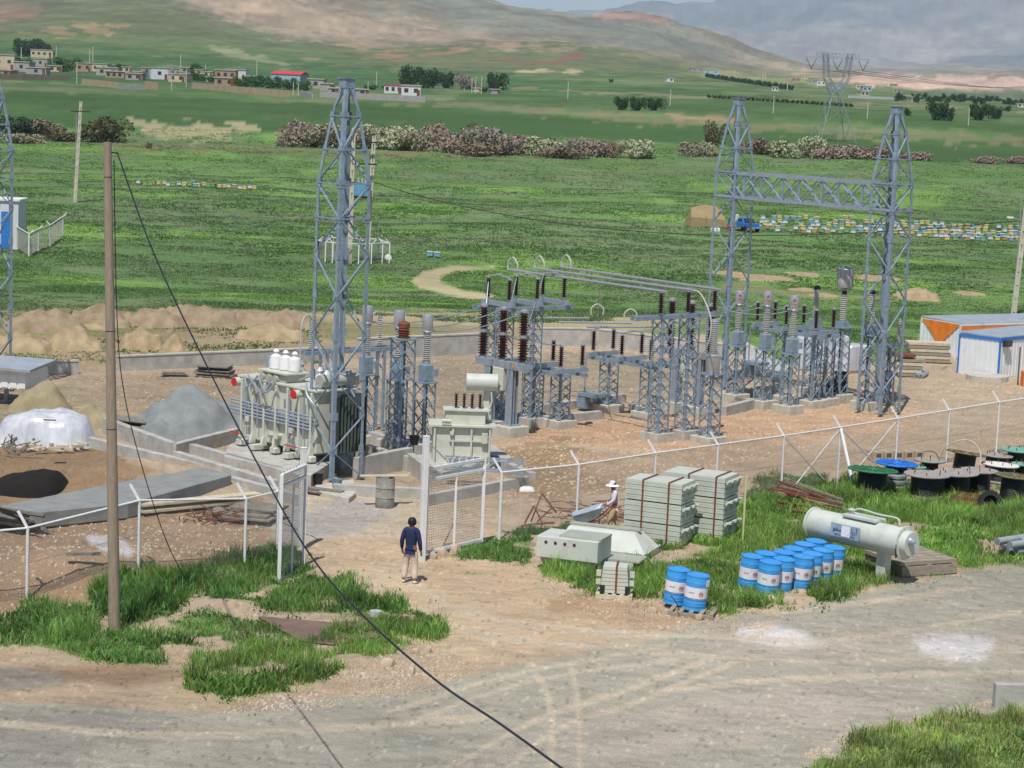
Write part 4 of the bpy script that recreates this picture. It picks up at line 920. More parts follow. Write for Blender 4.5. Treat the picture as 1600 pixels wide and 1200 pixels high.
def slabpx(name,pts,top,label,cat,mt,thick=None):
    W=[PZ(a,b,top) for a,b in pts]; c=sum(W,Vector())/len(W); th=thick or top+.1; n=len(W)
    V=[p-c for p in W]+[p-c-Vector((0,0,th)) for p in W]
    Fc=[tuple(range(n))[::-1] if False else tuple(range(n)),tuple(range(n,2*n))[::-1]]+[(i,i+n,(i+1)%n+n,(i+1)%n) for i in range(n)]
    o=newmesh(name,V,Fc,mt); o.location=c; m=o.modifiers.new('bevel','BEVEL'); m.width=.02; return tag(o,label,cat)
slabpx('transformer_plinth',[(357,695),(385,683),(555,680),(552,700),(486,742),(350,712)],.5,'pale concrete plinth under the large transformer','plinth',CONC)
slabpx('transformer_plinth',[(640,712),(770,694),(800,714),(690,738)],.3,'pale concrete plinth under the small transformer','plinth',CONC)
slabpx('concrete_slab',[(0,790),(65,800),(200,786),(362,742),(322,730),(290,733)],.5,'long dark grey freshly cast slab behind the left fence','slab',CONCD,.45)
0 and slabpx('concrete_ledge',[(10,812),(66,812),(200,800),(200,792),(66,802),(12,800)],.45,'pale ledge under the near end of the dark slab','ledge',CONC,.5)
bT=T1; slabpx('tower_pad',[(492,758),(553,748),(556,770),(545,778),(500,768)],.16,'concrete pad under the tall lattice tower','pad',CONCY)
# boundary walls
def bwall(a,b,hp,label):
    p=P(*a);q=P(*b);d=q-p;L=d.length; h=hgt(p,hp); m=MB().box((L/2,0,h/2-.3),(L,.25,h+.6)); m2=None
    o=m.build('boundary_wall',CONC,loc=Vector((p.x,p.y,min(p.z,q.z))),rz=math.atan2(d.y,d.x)); tag(o,label,'wall','low concrete boundary walls')
    MB().box((L/2,0,h+.03),(L+.05,.3,.06)).build('coping',CONCY,o); return o
bwall((62,586),(121,584),566,'short boundary wall by the blue white shelter roof'); bwall((185,580),(498,566),557,'boundary wall below the dirt heaps, left of the tall tower')
bwall((560,562),(762,552),530,'boundary wall behind the left current transformers'); bwall((822,540),(935,541),513,'boundary wall behind the low disconnector'); bwall((935,541),(1135,566),515,'boundary wall running behind the tall busbar frame')
slabpx('concrete_ramp',[(1158,560),(1165,533),(1240,575),(1225,590)],.3,'sloping concrete heap right of the left gantry tower','slab',CONC)
# ---------------------------------------------------------------- chain link fence
def fence_post(parent,p,h,arm=.5,mt=WHTR,r=.04,dirv=Vector((0,-1,0))):
    m=MB().tube([(p.x,p.y,p.z-.2),(p.x,p.y,p.z+h)],r,8); po=m.build('post',mt,parent,sm=True)
    MB().bar((p.x,p.y,p.z+h-.03),(p.x+dirv.x*arm*.62,p.y+dirv.y*arm*.62,p.z+h+arm*.75),.055,.05).build('arm',WHT,po)
def mesh_panel(parent,p,q,h0,h1,nm='wire_mesh',st=.11,r=.0026,diag=True):
    d=q-p;L=math.hypot(d.x,d.y); H=h1-h0; V=[];Fc=[]
    def seg(s0,z0,s1,z1):
        a=p+d*(s0/L)+Vector((0,0,h0+z0)); b=p+d*(s1/L)+Vector((0,0,h0+z1)); n=len(V)
        w=Vector((-(d.y)/L,d.x/L,0))*r; u=Vector((0,0,r)) if diag else (Vector((0,0,r)) if abs(z1-z0)<1e-6 else d/L*r)
        if diag: u=(d/L*(-1 if z1>z0 else 1)+Vector((0,0,1))).normalized()*r
        V.extend([a+u,a-u,b-u,b+u]); Fc.append((n,n+1,n+2,n+3)); n=len(V); V.extend([a+w,a-w,b-w,b+w]); Fc.append((n,n+1,n+2,n+3))
    if diag:
        k=-H
        while k<L:
            s0,z0=(k,0) if k>=0 else (0,-k); s1,z1=(k+H,H) if k+H<=L else (L,L-k)
            if s1>s0: seg(s0,z0,s1,z1); seg(s0,H-z0,s1,H-z1)
            k+=st
    else:
        for i in range(int(L/st)+1): seg(i*st,0,i*st,H)
        for i in range(int(H/st)+1): seg(0,i*st,L,i*st)
    return newmesh(nm,V,Fc,WIRE,parent=parent)
def fence(name,label,posts,h,rail=True,mt=WHTR,st=.09,braces=()):
    p0=Vector(posts[0]); t=thing(name,label,'fence',p0)
    ps=[Vector(p)-p0 for p in posts]
    dv=(ps[-1]-ps[0]).normalized(); nv=Vector((dv.y,-dv.x,0)); 
    for p in ps: fence_post(t,p,h,mt=mt,dirv=Vector((-.85,.3,0)))
    for a,b in zip(ps[:-1],ps[1:]):
        if rail: MB().tube([a+Vector((0,0,h-.02)),b+Vector((0,0,h-.02))],.028,8).build('rail',mt,t,sm=True)
        mesh_panel(t,a,b,.05,h-.05,st=st)
        m=MB(); m.bar(a+Vector((0,0,h*.5)),b+Vector((0,0,h*.5)),.012,.012); m.build('tension_wire',WIRE,t)
    for a,b in braces: MB().bar(Vector(a)-p0,Vector(b)-p0,.035,.035).build('brace',mt,t)
    return t,ps
HF=2.0
RP=[(780,843),(900,828),(1020,806),(1117,790),(1220,773),(1308,757),(1398,740),(1478,724),(1556,709),(1640,694),(1760,672)]
pr=[P(a,b) for a,b in RP]; hp_=[hgt(pr[0],728)]; HF=1.98
br=[]
z2=Vector((0,0,HF-.05))
for i,j in((4,5),(5,4),(5,6),(6,5)): br.append((pr[i]+z2,pr[j]*.75+pr[i]*.25+Vector((0,0,.25))))
tf,_=fence('chain_link_fence','white chain link fence with angled posts running right behind the radiators and spools',pr,HF,braces=br)
MB().tube([Vector(PZ(790,738,1.2))-pr[0],Vector(pr[3])-pr[0]+Vector((0,0,HF+.02))],.022,6).build('green_sleeve',mat('green_plastic',S(110,170,150),.5),tf) if False else None
MB().bar(pr[5]-pr[0]+z2,PZ(1335,768,0)-pr[0],.09,.06).build('prop',WHT,tf)
LP=[(-90,950),(42,936),(216,888),(382,882)]
pl_=[P(a,b) for a,b in LP]; pl_.append(P(432,868))
fence('chain_link_fence','white chain link fence in front of the dark slab, left of the gate',pl_,1.78)
# gate posts and leaves
def gpost(px,py,pt,label):
    b=P(px,py); h=hgt(b,pt); o=tag(MB().box((0,0,h/2-.1),(.15,.15,h+.2)).box((0,0,h+.01),(.17,.17,.02)).build('gate_post',WHT,loc=b,rz=R_(30),bev=.01),label,'gate post','white gate posts'); return b,h,o
gp1,h1,o1=gpost(659,877,682,'tall white gate post carrying the right gate leaf'); gp2,h2,o2=gpost(470,858,700,'tall white gate post behind the left gate leaf')
MB().bar((0,0,h1-.15),Vector(PZ(712,760,1.9))-gp1,.03,.03,).build('stay',WHT,o1) if False else None
def leaf(name,label,a,b,h,mid=1):
    t=thing(name,label,'gate',a); d=b-a; L=d.length; dn=d/L
    for s_ in [0,1]: MB().bar(dn*L*s_,dn*L*s_+Vector((0,0,h)),.1,.09).build('stile',WHT,t)
    for i in range(mid): MB().bar(dn*L*(i+1)/(mid+1),dn*L*(i+1)/(mid+1)+Vector((0,0,h-.3)),.08,.06).build('bar',WHT,t)
    for z in(.04,h-.32,h-.02): MB().bar(Vector((0,0,z)),d+Vector((0,0,z)),.08,.08).build('rail',WHT,t)
    mesh_panel(t,dn*.03,d-dn*.03,.06,h-.05,st=.075,diag=False,r=.0045)
    m=MB()
    for i in range(8):
        p=dn*L*(i+.5)/8+Vector((0,0,h)); m.tube([p,p+Vector((-.05,.02,.08)),p+Vector((.05,0,.2))],.01,5)
    m.build('spikes',WHT,t)
    return t
a=P(664,872)+Vector((0,0,.12)); b=P(752,852)+Vector((0,0,.12)); leaf('gate_leaf','right white gate leaf of square wire mesh standing open at the post',a,b,hgt(b,716))
a=P(474,885); b=P(436,908); b.z=a.z=0; leaf('gate_leaf','left white gate leaf of square wire mesh swung toward the road',b,a,hgt(b,742))
tag(MB().bar((0,0,h2-.25),PZ(430,772,.9)-gp2,.035,.035).build('gate_stay',WHT,loc=gp2),'thin white stay sloping from the left gate post','stay')
tag(MB().bar((0,0,h1-.1),(PZ(700,722,1.9)-gp1),.03,.03).build('gate_stay',WHT,loc=gp1),'thin white stay sloping from the right gate post','stay')
# ---------------------------------------------------------------- wooden pole and cables
wp=P(179,986); hW=hgt(wp,222); lean=(at_depth(168,222,wp.y)-wp); lean.y=0
pts=[lean*k/10 + (Vector((0,0,-.3)) if k==0 else Vector()) for k in range(11)]
t=thing('wooden_pole','tall weathered wooden pole standing in the weeds at left','pole',wp)
MB().tube(pts,[.14-.05*k/10 for k in range(11)],20).build('shaft',WOODP,t,sm=True)
for q in(.42,.62,.93): MB().tube([lean*q,lean*(q+.0015)],.14-.05*q+.004,20).build('band',DKM,t)
MB().bar(lean*.985+Vector((.08,0,-.05)),lean*.985+Vector((.25,-.05,-.08)),.03).build('hook',DKM,t)
top=wp+lean*.975+Vector((.2,-.1,0))
def cable(name,pts,label,r,sub=8):
    a=Vector(pts[0]); o=MB().tube([Vector(p)-a for p in (spline([tuple(p) for p in pts],sub))],r,6).build(name,WIRED,sm=True,loc=a); return tag(o,label,'cable')
# long service cable dropping toward the camera
ca=[]
for px,py,Y in((183,238,wp.y),(240,395,47),(320,565,44),(400,720,41),(480,860,38),(560,955,35.5),(680,1062,32.5),(780,1130,30),(880,1202,27.5),(1000,1290,24)):
    ca.append(at_depth(px,py,Y))
cable('service_cable',ca,'black cable sagging from the wooden pole over the road to the lower edge',.018)
cable('guy_wire',[at_depth(178,250,wp.y+.1),at_depth(183,500,wp.y+.6),at_depth(195,620,wp.y+1.5),at_depth(225,740,wp.y+3),at_depth(262,850,wp.y+4.3),P(300,922)],'thin dark guy wire from the wooden pole down into the weeds',.012)
# ---------------------------------------------------------------- heaps
def heap(name,px,py,wpx,pt,mt,label,grp=None,depth=.8,cat='heap',seed=0,pk=1.3,ro=1):
    b=P(px,py); R=wpx/2/ppm(b); h=hgt(b+Vector((0,R*depth*.7,0)),pt); h=max(h,.2); n=34; V=[];Fc=[]
    b=b+Vector((0,R*depth*.75,0))
    for i in range(n+1):
        for j in range(n+1):
            x=(i/n*2-1);y=(j/n*2-1); rr=math.hypot(x,y)
            V.append((x*R*1.05,y*R*depth*1.05,rr))
    A=np.array(V); nz=fbm(A[:,0]*.8+seed*7.1,A[:,1]*.8+seed*3.3,4,300+seed); nz2=fbm(A[:,0]*2.2,A[:,1]*2.2,4,310+seed)
    rr=A[:,2]*(1+ (nz-.5)*.95*ro); z=np.clip(1-rr*rr,0,1)**(pk*1.5); z=z*h*(.8+.45*nz)+(nz2-.5)*.55*ro*np.minimum(1,z*6)*min(1,h); ed=smooth(1.0,.72,A[:,2]/1.05*1.0); ra=np.maximum(np.abs(A[:,0])/R,np.abs(A[:,1])/(R*depth))/1.05; ed=smooth(1.0,.7,ra); z=z*ed; z=np.where(rr>=.98,-.04-(rr-.98)*.9,z-.03)-(1-ed)*.12
    g=zf(A[:,0]+b.x,A[:,1]+b.y)-b.z
    V=[(a[0],a[1],zz+gg) for a,zz,gg in zip(A,z,g)]
    for i in range(n):
        for j in range(n): k=i*(n+1)+j; Fc.append((k,k+n+1,k+n+2,k+1))
    o=newmesh(name,V,Fc,mt,True); o.location=b; return tag(o,label,cat,grp)
heap('gravel_heap',290,690,250,612,SAND,'grey gravel heap left of the large transformer',seed=1,pk=1.1,ro=1.3,depth=.6)
heap('sand_heap',60,645,120,600,SANDB,'brown sand heap behind the plastic wrapped pile',seed=2,pk=.8)
heap('sand_heap',140,668,110,632,SANDB,'low spread of brown sand left of the wooden pole',seed=3)
for i,(px,py,w_,pt,m_,lb) in enumerate([(60,520,150,478,SOIL,'brown dirt heap at the far left behind the wall'),(150,512,120,473,SOIL,'brown dirt heap just left of the wooden pole'),(230,512,130,477,SOIL,'brown dirt heap just right of the wooden pole'),(300,512,170,470,SOIL,'tallest brown dirt heap of the back row'),(385,512,140,478,SOIL,'brown dirt heap with a gentle right slope'),(445,515,120,479,SOIL,'brown dirt heap touching the tall tower'),
  (20,550,120,515,SOILY,'sandy heap behind the shelter roof'),(105,548,120,507,SOILY,'sandy heap with weeds left of the wooden pole'),(215,548,90,505,SOILY,'sandy heap right of the wooden pole'),(270,552,60,520,SOILY,'small sandy heap in the weeds'),(420,532,130,502,SOILY,'sandy heap before the tall tower'),(145,515,60,503,SOILY,'little sandy heap between the rows')]):
    heap('dirt_heap',px,py,w_,py-(py-pt)*.84,m_,lb,'dirt heaps beyond the wall',seed=10+i,pk=.95,ro=1.25)
for i,(px,py,w_,pt,lb) in enumerate([(1200,440,130,424,'long low earth heap in the meadow behind the trap drum'),(1260,432,70,423,'earth heap in the meadow right of the trap drum'),(1380,440,90,430,'earth heap in the meadow by the right tower'),(1440,470,80,432,'earth patch in the meadow right of the right tower'),(1140,430,70,418,'earth heap seen through the left gantry tower'),(1290,465,60,452,'small earth heap behind the disconnector'),(1520,462,60,452,'small earth heap near the concrete pole'),(1255,455,50,447,'tiny earth heap behind the right bay')]):
    heap('earth_heap',px,py,w_,py-(py-pt)*.5,SOILY,lb,'earth heaps in the meadow',seed=40+i,pk=.9,depth=1.2)
# ---------------------------------------------------------------- people
def skinmesh(name,joints,edges,radii,mt,parent,lvl=1,root='hip'):
    keys=list(joints); me=bpy.data.meshes.new(name); me.from_pydata([joints[k] for k in keys],[(keys.index(a),keys.index(b)) for a,b in edges],[])
    o=bpy.data.objects.new(name,me); C.objects.link(o)
    m=o.modifiers.new('skin','SKIN'); 
    if not me.skin_vertices: 
        bm_=None
    me.skin_vertices[0].data
    for k,sv in zip(keys,me.skin_vertices[0].data):
        r=radii[k]; sv.radius=(r,r) if not isinstance(r,tuple) else r; sv.use_root=(k==root)
    s=o.modifiers.new('sub','SUBSURF'); s.levels=lvl; s.render_levels=lvl
    dg=bpy.context.evaluated_depsgraph_get(); dg.update(); m2=bpy.data.meshes.new_from_object(o.evaluated_get(dg)); 
    bpy.data.objects.remove(o); o2=bpy.data.objects.new(name,m2); C.objects.link(o2); m2.materials.clear(); m2.materials.append(mt)
    m2.polygons.foreach_set('use_smooth',[True]*len(m2.polygons))
    if parent: o2.parent=parent
    return o2
def person(label,loc,rz,J,shirt,trous,shoe,hat=None,scale=1.0,fc=SKIN,hairm=HAIR):
    """J overrides joints; figure faces local +y"""
    j=dict(hip=(0,0,.93),belly=(0,.01,1.08),chest=(0,0,1.28),neck=(0,.0,1.46),neck2=(0,.01,1.52),head=(0,.02,1.62),crown=(0,.01,1.70),
     sL=(-.17,0,1.42),eL=(-.25,-.02,1.13),wL=(-.26,.06,.88),hL=(-.26,.08,.81),sR=(.17,0,1.42),eR=(.25,-.02,1.13),wR=(.26,.06,.88),hR=(.26,.08,.81),
     gL=(-.095,0,.88),kL=(-.11,.03,.49),aL=(-.12,-.02,.09),tL=(-.13,.13,.04),gR=(.095,0,.88),kR=(.11,.03,.49),aR=(.12,-.02,.09),tR=(.13,.13,.04))
    j.update(J)
    V_={k:Vector(v) for k,v in j.items()}
    for s_ in 'LR':
        w_=V_['w'+s_];hd=V_['h'+s_]; d=(hd-w_).normalized(); side=Vector((0,1,0)) if abs(d.y)<.8 else Vector((0,0,1)); side=(side-d*side.dot(d)).normalized(); pn=d.cross(side)
        for i in range(4):
            o_=(i-1.5)*.021; b0=hd+side*o_+d*.03; ln=(.05,.058,.055,.042)[i]
            j['f%s%da'%(s_,i)]=tuple(b0+d*ln*.5+pn*.006); j['f%s%db'%(s_,i)]=tuple(b0+d*ln*.95+pn*.024)
        j['th%sa'%s_]=tuple(w_+(hd-w_)*.55+side*-.042); j['th%sb'%s_]=tuple(w_+(hd-w_)*1.1+side*-.06+pn*.01)
    r=dict(hip=(.15,.11),belly=(.14,.105),chest=(.16,.11),neck=.06,neck2=.052,head=(.078,.095),crown=(.06,.075),sL=.06,eL=.042,wL=.028,hL=(.04,.02),sR=.06,eR=.042,wR=.028,hR=(.04,.02),gL=.09,kL=.058,aL=.042,tL=.035,gR=.09,kR=.058,aR=.042,tR=.035)
    E=[('hip','belly'),('belly','chest'),('chest','neck'),('neck','neck2'),('neck2','head'),('head','crown')]
    for s_ in 'LR':
        E+=[('neck','s'+s_),('s'+s_,'e'+s_),('e'+s_,'w'+s_),('w'+s_,'h'+s_),('hip','g'+s_),('g'+s_,'k'+s_),('k'+s_,'a'+s_),('a'+s_,'t'+s_)]
        for i in range(4):
            E+=[('h'+s_,'f%s%da'%(s_,i)),('f%s%da'%(s_,i),'f%s%db'%(s_,i))]; r['f%s%da'%(s_,i)]=.009; r['f%s%db'%(s_,i)]=.008
        E+=[('w'+s_,'th%sa'%s_),('th%sa'%s_,'th%sb'%s_)]; r['th%sa'%s_]=.012; r['th%sb'%s_]=.009
    t=thing('person',label,'person',loc,rz); t.scale=(scale,)*3
    skinmesh('body',j,E,r,fc,t,2)
    H=V_['head']
    fm=MB().lathe([(0,-.012),(.012,-.006),(.0,.012)],8,(H.x,H.y+.098,H.z-.005),ax='y').build('nose',fc,t,sm=True)
    for sx in(-1,1):
        MB().box((H.x+sx*.03,H.y+.088,H.z+.02),(.02,.008,.01)).build('eye',HAIR,t); MB().lathe([(.001,-.01),(.02,-.005),(.02,.005),(.001,.01)],8,(H.x+sx*.08,H.y-.005,H.z),ax='x').build('ear',fc,t,sm=True)
    MB().box((H.x,H.y+.09,H.z-.045),(.04,.006,.006)).build('mouth',RUST,t)
    js={k:v for k,v in j.items() if k in('hip','belly','chest','neck','sL','eL','wL','sR','eR','wR')}
    hp=Vector(j['hip']); js['hem']=tuple(hp+Vector((0,0,-.01)))
    rs=dict(hem=(.15,.12),hip=(.16,.125),belly=(.165,.13),chest=(.185,.14),neck=(.085,.08),sL=.085,eL=.066,wL=.046,sR=.085,eR=.066,wR=.046)
    skinmesh('shirt',js,[('hip','hem')]+[e for e in E if e[0] in js and e[1] in js],rs,shirt,t,2)
    jt={k:j[k] for k in('hip','gL','kL','aL','gR','kR','aR')}; jt['waist']=tuple(hp+Vector((0,0,.1)))
    for s_ in 'LR': jt['a'+s_]=tuple(Vector(jt['a'+s_])+Vector((0,0,.02)))
    skinmesh('trousers',jt,[('waist','hip')]+[e for e in E if e[0] in jt and e[1] in jt],dict(waist=(.15,.115),hip=(.17,.135),gL=.12,kL=.095,aL=.082,gR=.12,kR=.095,aR=.082),trous,t,2)
    for s_ in 'LR':
        a_=Vector(j['a'+s_]);t_=Vector(j['t'+s_]); d=(t_-a_);d.z=0
        skinmesh('shoe',{'hip':tuple(a_-d.normalized()*.04+Vector((0,0,-.04))),'b':tuple(a_+d*.5+Vector((0,0,-.045))),'c':tuple(t_+d.normalized()*.02)},[('hip','b'),('b','c')],{'hip':.05,'b':.052,'c':(.045,.035)},shoe,t,1)
    MB().lathe([(.100,-.05),(.114,0),(.116,.05),(.10,.10),(.06,.14),(0,.152)],16,(H.x,H.y-.028,H.z+.0)).build('hair',hairm,t,sm=True)
    if hat:
        MB().lathe([(.24,-.035),(.2,.0),(.105,.02),(.1,.1),(.07,.135),(0,.14)],20,(H.x,H.y,H.z+.045)).build('hat',hat,t,sm=True)
    return t
NAVY=mat('navy_sweater',S(38,46,84),.9,0,var=.15,scale=9); BEIGE=mat('beige_trousers',S(210,190,174),.9,0,var=.12,scale=7); CSH=mat('cream_shoes',S(214,204,188),.7)
LILAC=mat('pale_shirt',S(212,204,214),.9,0,var=.1,scale=9); TAN=mat('khaki_trousers',S(186,164,128),.9,0,var=.12,scale=7); DKC=mat('dark_clothes',S(38,40,52),.9,0,var=.2); JKT=mat('blue_grey_jacket',S(70,78,104),.9,0,var=.1)
b=P(640,911); hm=hgt(b,808)
person('man in navy sweater and beige trousers standing with his back turned in the gateway',b,R_(-18),dict(aL=(-.17,-.02,.09),tL=(-.2,.12,.04),aR=(.15,-.04,.09),tR=(.18,.1,.04),kL=(-.14,.04,.49),wL=(-.27,.06,.9),hL=(-.27,.09,.83),head=(.01,.03,1.62),crown=(.015,.02,1.70)),NAVY,BEIGE,CSH,scale=hm/1.77)
b=P(958,832); 
person('workman in white sun hat and pale shirt pushing the wheelbarrow by the radiators',b,R_(95),dict(eL=(-.24,.06,1.15),wL=(-.22,.3,.98),hL=(-.21,.37,.95),eR=(.25,.02,1.13),wR=(.24,.24,.95),hR=(.23,.31,.92),kL=(-.12,.14,.5),aL=(-.12,.12,.1),tL=(-.12,.27,.04),kR=(.1,-.02,.49),aR=(.11,-.22,.1),tR=(.11,-.08,.04),neck=(0,.05,1.45),neck2=(0,.07,1.51),head=(0,.1,1.6),crown=(0,.09,1.68),chest=(0,.03,1.28)),LILAC,TAN,CSH,hat=mat('white_hat',S(226,222,228),.9),scale=hgt(b,755)/1.7)
b=P(1385,624); person('man in grey blue jacket and black trousers walking behind the right tower',b,R_(30),dict(),JKT,DKC,DKM,scale=hgt(b,570)/1.77)
# ---------------------------------------------------------------- stored goods by the road
def pxw(p): return ppm(p)
# cabinets
b=P(836,888); t=thing('control_cabinet','pale grey cabinet lying in the grass with four small round windows','cabinet',b,R_(-20))
MB().box((.88,.6,.62),(1.76,1.2,.58)).build('body',PALE,t,bev=.015); MB().lathe([(.42,0),(.62,.2),(.66,.34)],4,(0.88,.6,0),M=Matrix.Diagonal((1.7,1.15,1))@Matrix.Rotation(R_(45),3,'Z')).build('belly',CRMD,t)
MB().box((1.2,.62,.935),(1.2,.95,.05)).build('lid',CRMD,t)
for k in range(4): MB().cyl((.28+.27*k,-.012,.76),.045,.02,12,ax='y').build('gauge_window',GLS,t,sm=True)
b=P(977,868); t=thing('transformer_cover','pale grey hipped sheet metal cover lying behind the cabinet with the round windows','cover',b,R_(-20))
V=[(-1.35,0,0),(1.25,0,0),(1.25,1.4,0),(-1.35,1.4,0),(-1.35,0,.16),(1.25,0,.16),(1.25,1.4,.16),(-1.35,1.4,.16),(-1.2,.6,.62),(.75,.6,.62),(.75,1.2,.62),(-1.2,1.2,.62)]
t.location=P(940,868)
newmesh('hood',V,[(0,3,2,1),(0,1,5,4),(1,2,6,5),(2,3,7,6),(3,0,4,7),(4,5,9,8),(5,6,10,9),(6,7,11,10),(7,4,8,11),(8,9,10,11)],PALE,parent=t)
MB().box((-.2,.9,.66),(2.1,.2,.05)).build('ridge_strip',CRMD,t); m_=Matrix
MB().box((-.45,.28,.4),(.42,.25,.012),rx=R_(37)).build('paper',WHT,t)
MB().tube([(1.3,.2,.2),(1.3,1.3,.2)],.03,8).build('edge_pipe',PALE,t)
b=P(966,888); t=thing('flat_panel_pile','small pile of flat grey panels between the cabinet and the strapped radiator','panels',b,R_(-18)); MB().box((0,0,.12),(1.0,.7,.24)).build('panel',PALE,t); MB().box((.1,.1,.28),(1.15,.8,.05)).build('top_panel',CRMD,t)
# radiator packs
def pack(name,label,loc,L,W,H,n,rz,grp,z=0,parts=True):
    t=thing(name,label,'radiator',Vector(loc)+Vector((0,0,z)),rz,grp)
    m=MB(); p=H/n
    for k in range(n): m.box((L/2,W/2,(k+.5)*p),(L-(.02 if k%2 else 0),W-(.02 if k%2 else 0),p*.9)); 
    m.box((L/2,W/2,H/2),(L-.1,W-.08,H-.02)); m.build('fins',RADG,t)
    for z_ in(H*.78,):
        MB().tube([(L+.06,.02,z_),(L+.06,W-.02,z_)],.045,10).build('header_pipe',RADG,t,sm=True)
        for y in(W*.2,W*.55,W*.95):
            MB().box((L+.1,y,z_+.02),(.16,.05,.05)).box((L+.03,y,z_-.12),(.05,.06,.2)).build('lifting_lug',RADG,t)
    return t
bA=P(1061,856); rz=R_(-25); Lr=1.75; Wr=1.1
ux=Vector((math.cos(rz),math.sin(rz),0)); uy=Vector((-math.sin(rz),math.cos(rz),0))
oA=bA-ux*Lr; tot=hgt(bA,757); th=tot/3
for k,nm in enumerate(('bottom','middle','top')): pack('radiator_pack',f'{nm} ribbed radiator pack of the front strapped stack beside the workman',oA,Lr,Wr,th-.035,8,rz,'strapped radiator packs',z=k*th+.02)
bB=P(1128,846); oB=bB-ux*Lr*1.1
for k,nm in enumerate(('bottom','middle','top')): pack('radiator_pack',f'{nm} ribbed radiator pack of the rear stack beside the yellow bar',oB,Lr*1.1,Wr*1.1,hgt(bB,747)/3-.035,8,rz,'strapped radiator packs',z=k*hgt(bB,747)/3+.02)
for o_,Lx,Wx,Hx,xs_,lb in((oA,Lr,Wr,tot,(.55,1.35),'front'),(oB,Lr*1.1,Wr*1.1,hgt(bB,747),(.8,1.65),'rear')):
    for i,x in enumerate(xs_):
        m=MB(); m.box((x,-.012,Hx/2),(.05,.012,Hx)).box((x,Wx/2,Hx+.01),(.05,Wx+.03,.012)).box((x,Wx+.012,Hx/2),(.05,.012,Hx)); o=m.build('strap',RUST,loc=o_,rz=rz); tag(o,f'{("left","right")[i]} brown strap round the {lb} radiator stack','strap')
tag(MB().box((0,0,1.0),(.05,.05,2.0)).build('steel_bar',mat('pale_yellow_paint',S(196,196,140),.6),loc=P(1160,850)),'upright pale yellow bar at the end of the rear radiator stack','bar')
# small pack on pallet
def pallet(name,label,loc,L,W,rz,grp=None,mt=WOODG):
    t=thing(name,label,'pallet',loc,rz,grp)
    for y in(0,W/2,W): MB().box((L/2,y,.06),(L,.09,.1)).build('runner',mt,t)
    for k in range(5): MB().box((.06+k*(L-.12)/4,W/2,.125),(.11,W+.08,.025)).build('board',mt,t)
    return t
b=P(930,935); pallet('wooden_pallet','pale wooden pallet under the small strapped radiator pack',b,.95,.7,R_(-6),mt=WOODB)
t=thing('small_radiator_pack','small strapped radiator pack standing on its own pallet at the grass edge','radiator',b+Vector((.12,.05,.145)),R_(-6))
m=MB()
for k in range(7): m.box((.36,.3,.05+k*.1),(.74-.02*k,.6,.085))
m.box((.36,.3,.36),(.6,.55,.68)); m.build('fins',RADG,t)
for x in(-.06,.8):
    for z in(.28,.5): MB().box((x,.1,z),(.12,.12,.14)).build('lug',RADG,t)
MB().box((.4,-.01,.37),(.05,.015,.72)).box((.4,.3,.745),(.05,.62,.012)).build('strap',RUST,t)
for x in(.05,.7): MB().box((x,-.005,.1),(.13,.02,.2)).build('bracket',DKM,t)
# drums
proto=None
def marks(mb,R,z,a0,kind=0):
    def pt(a,zz): return ((R+.004)*math.sin(a),-(R+.004)*math.cos(a),zz)
    for k in range(16):
        a=2*math.pi*k/16; a2=2*math.pi*(k+1)/16
        mb.bar(pt(a0+.26*math.cos(a)*.75,z+.055*math.sin(a)),pt(a0+.26*math.cos(a2)*.75,z+.055*math.sin(a2)),.008,.008)
    for k in range(5):
        aa=a0-.12+k*.06; mb.bar(pt(aa,z-.012),pt(aa+.03,z+.015+.01*(k%2)),.009,.008)
def drum(label,loc,grp,rz=0,tilt=(0,0),lab=True,extra=False):
    t=thing('oil_drum',label,'drum',loc,0,grp); t.rotation_euler=(tilt[0],tilt[1],rz)
    R=.29;Hd=.88
    pr=[(R-.005,.02),(R+.006,.0),(R+.006,.02),(R,.03)]
    for z in(.12,.16,.2,.29): pr+=[(R,z-.012),(R+.007,z),(R,z+.012)]
    pr+=[(R,.3)]; pr2=[(R,.3),(R+.002,.302),(R+.002,.592),(R,.594)]; pr3=[(R,.594)]
    for z in(.62,.66,.7): pr3+=[(R,z-.012),(R+.007,z),(R,z+.012)]
    pr3+=[(R,.86),(R+.007,.865),(R+.007,.885),(R-.006,.885),(R-.008,.87)]
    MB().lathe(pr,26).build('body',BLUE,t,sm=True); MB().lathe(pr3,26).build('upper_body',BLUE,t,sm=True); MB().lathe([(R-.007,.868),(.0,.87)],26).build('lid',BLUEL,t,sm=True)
    MB().cyl((.17,.05,.868),.04,.015,10).build('bung',BLUEL,t)
    w=MB().lathe(pr2,26).build('white_band',WLAB,t,sm=True)
    m=MB(); marks(m,R,.44,.35); marks(m,R,.44,.35+2.1); m.build('oval_mark',INKR,w)
    m=MB(); 
    for k in range(6):
        aa=-.75+k*.085; m.bar(((R+.005)*math.sin(aa),-(R+.005)*math.cos(aa),.45-.01*(k%2)),((R+.005)*math.sin(aa+.05),-(R+.005)*math.cos(aa+.05),.46+.012*(k%3)),.008,.006)
    m.build('lettering',INK,w)
    if extra:
        MB().lathe([(R+.005,.305),(R+.005,.318)],26).build('red_line',mat('dark_red_line',S(120,40,50),.6),w)
    return t
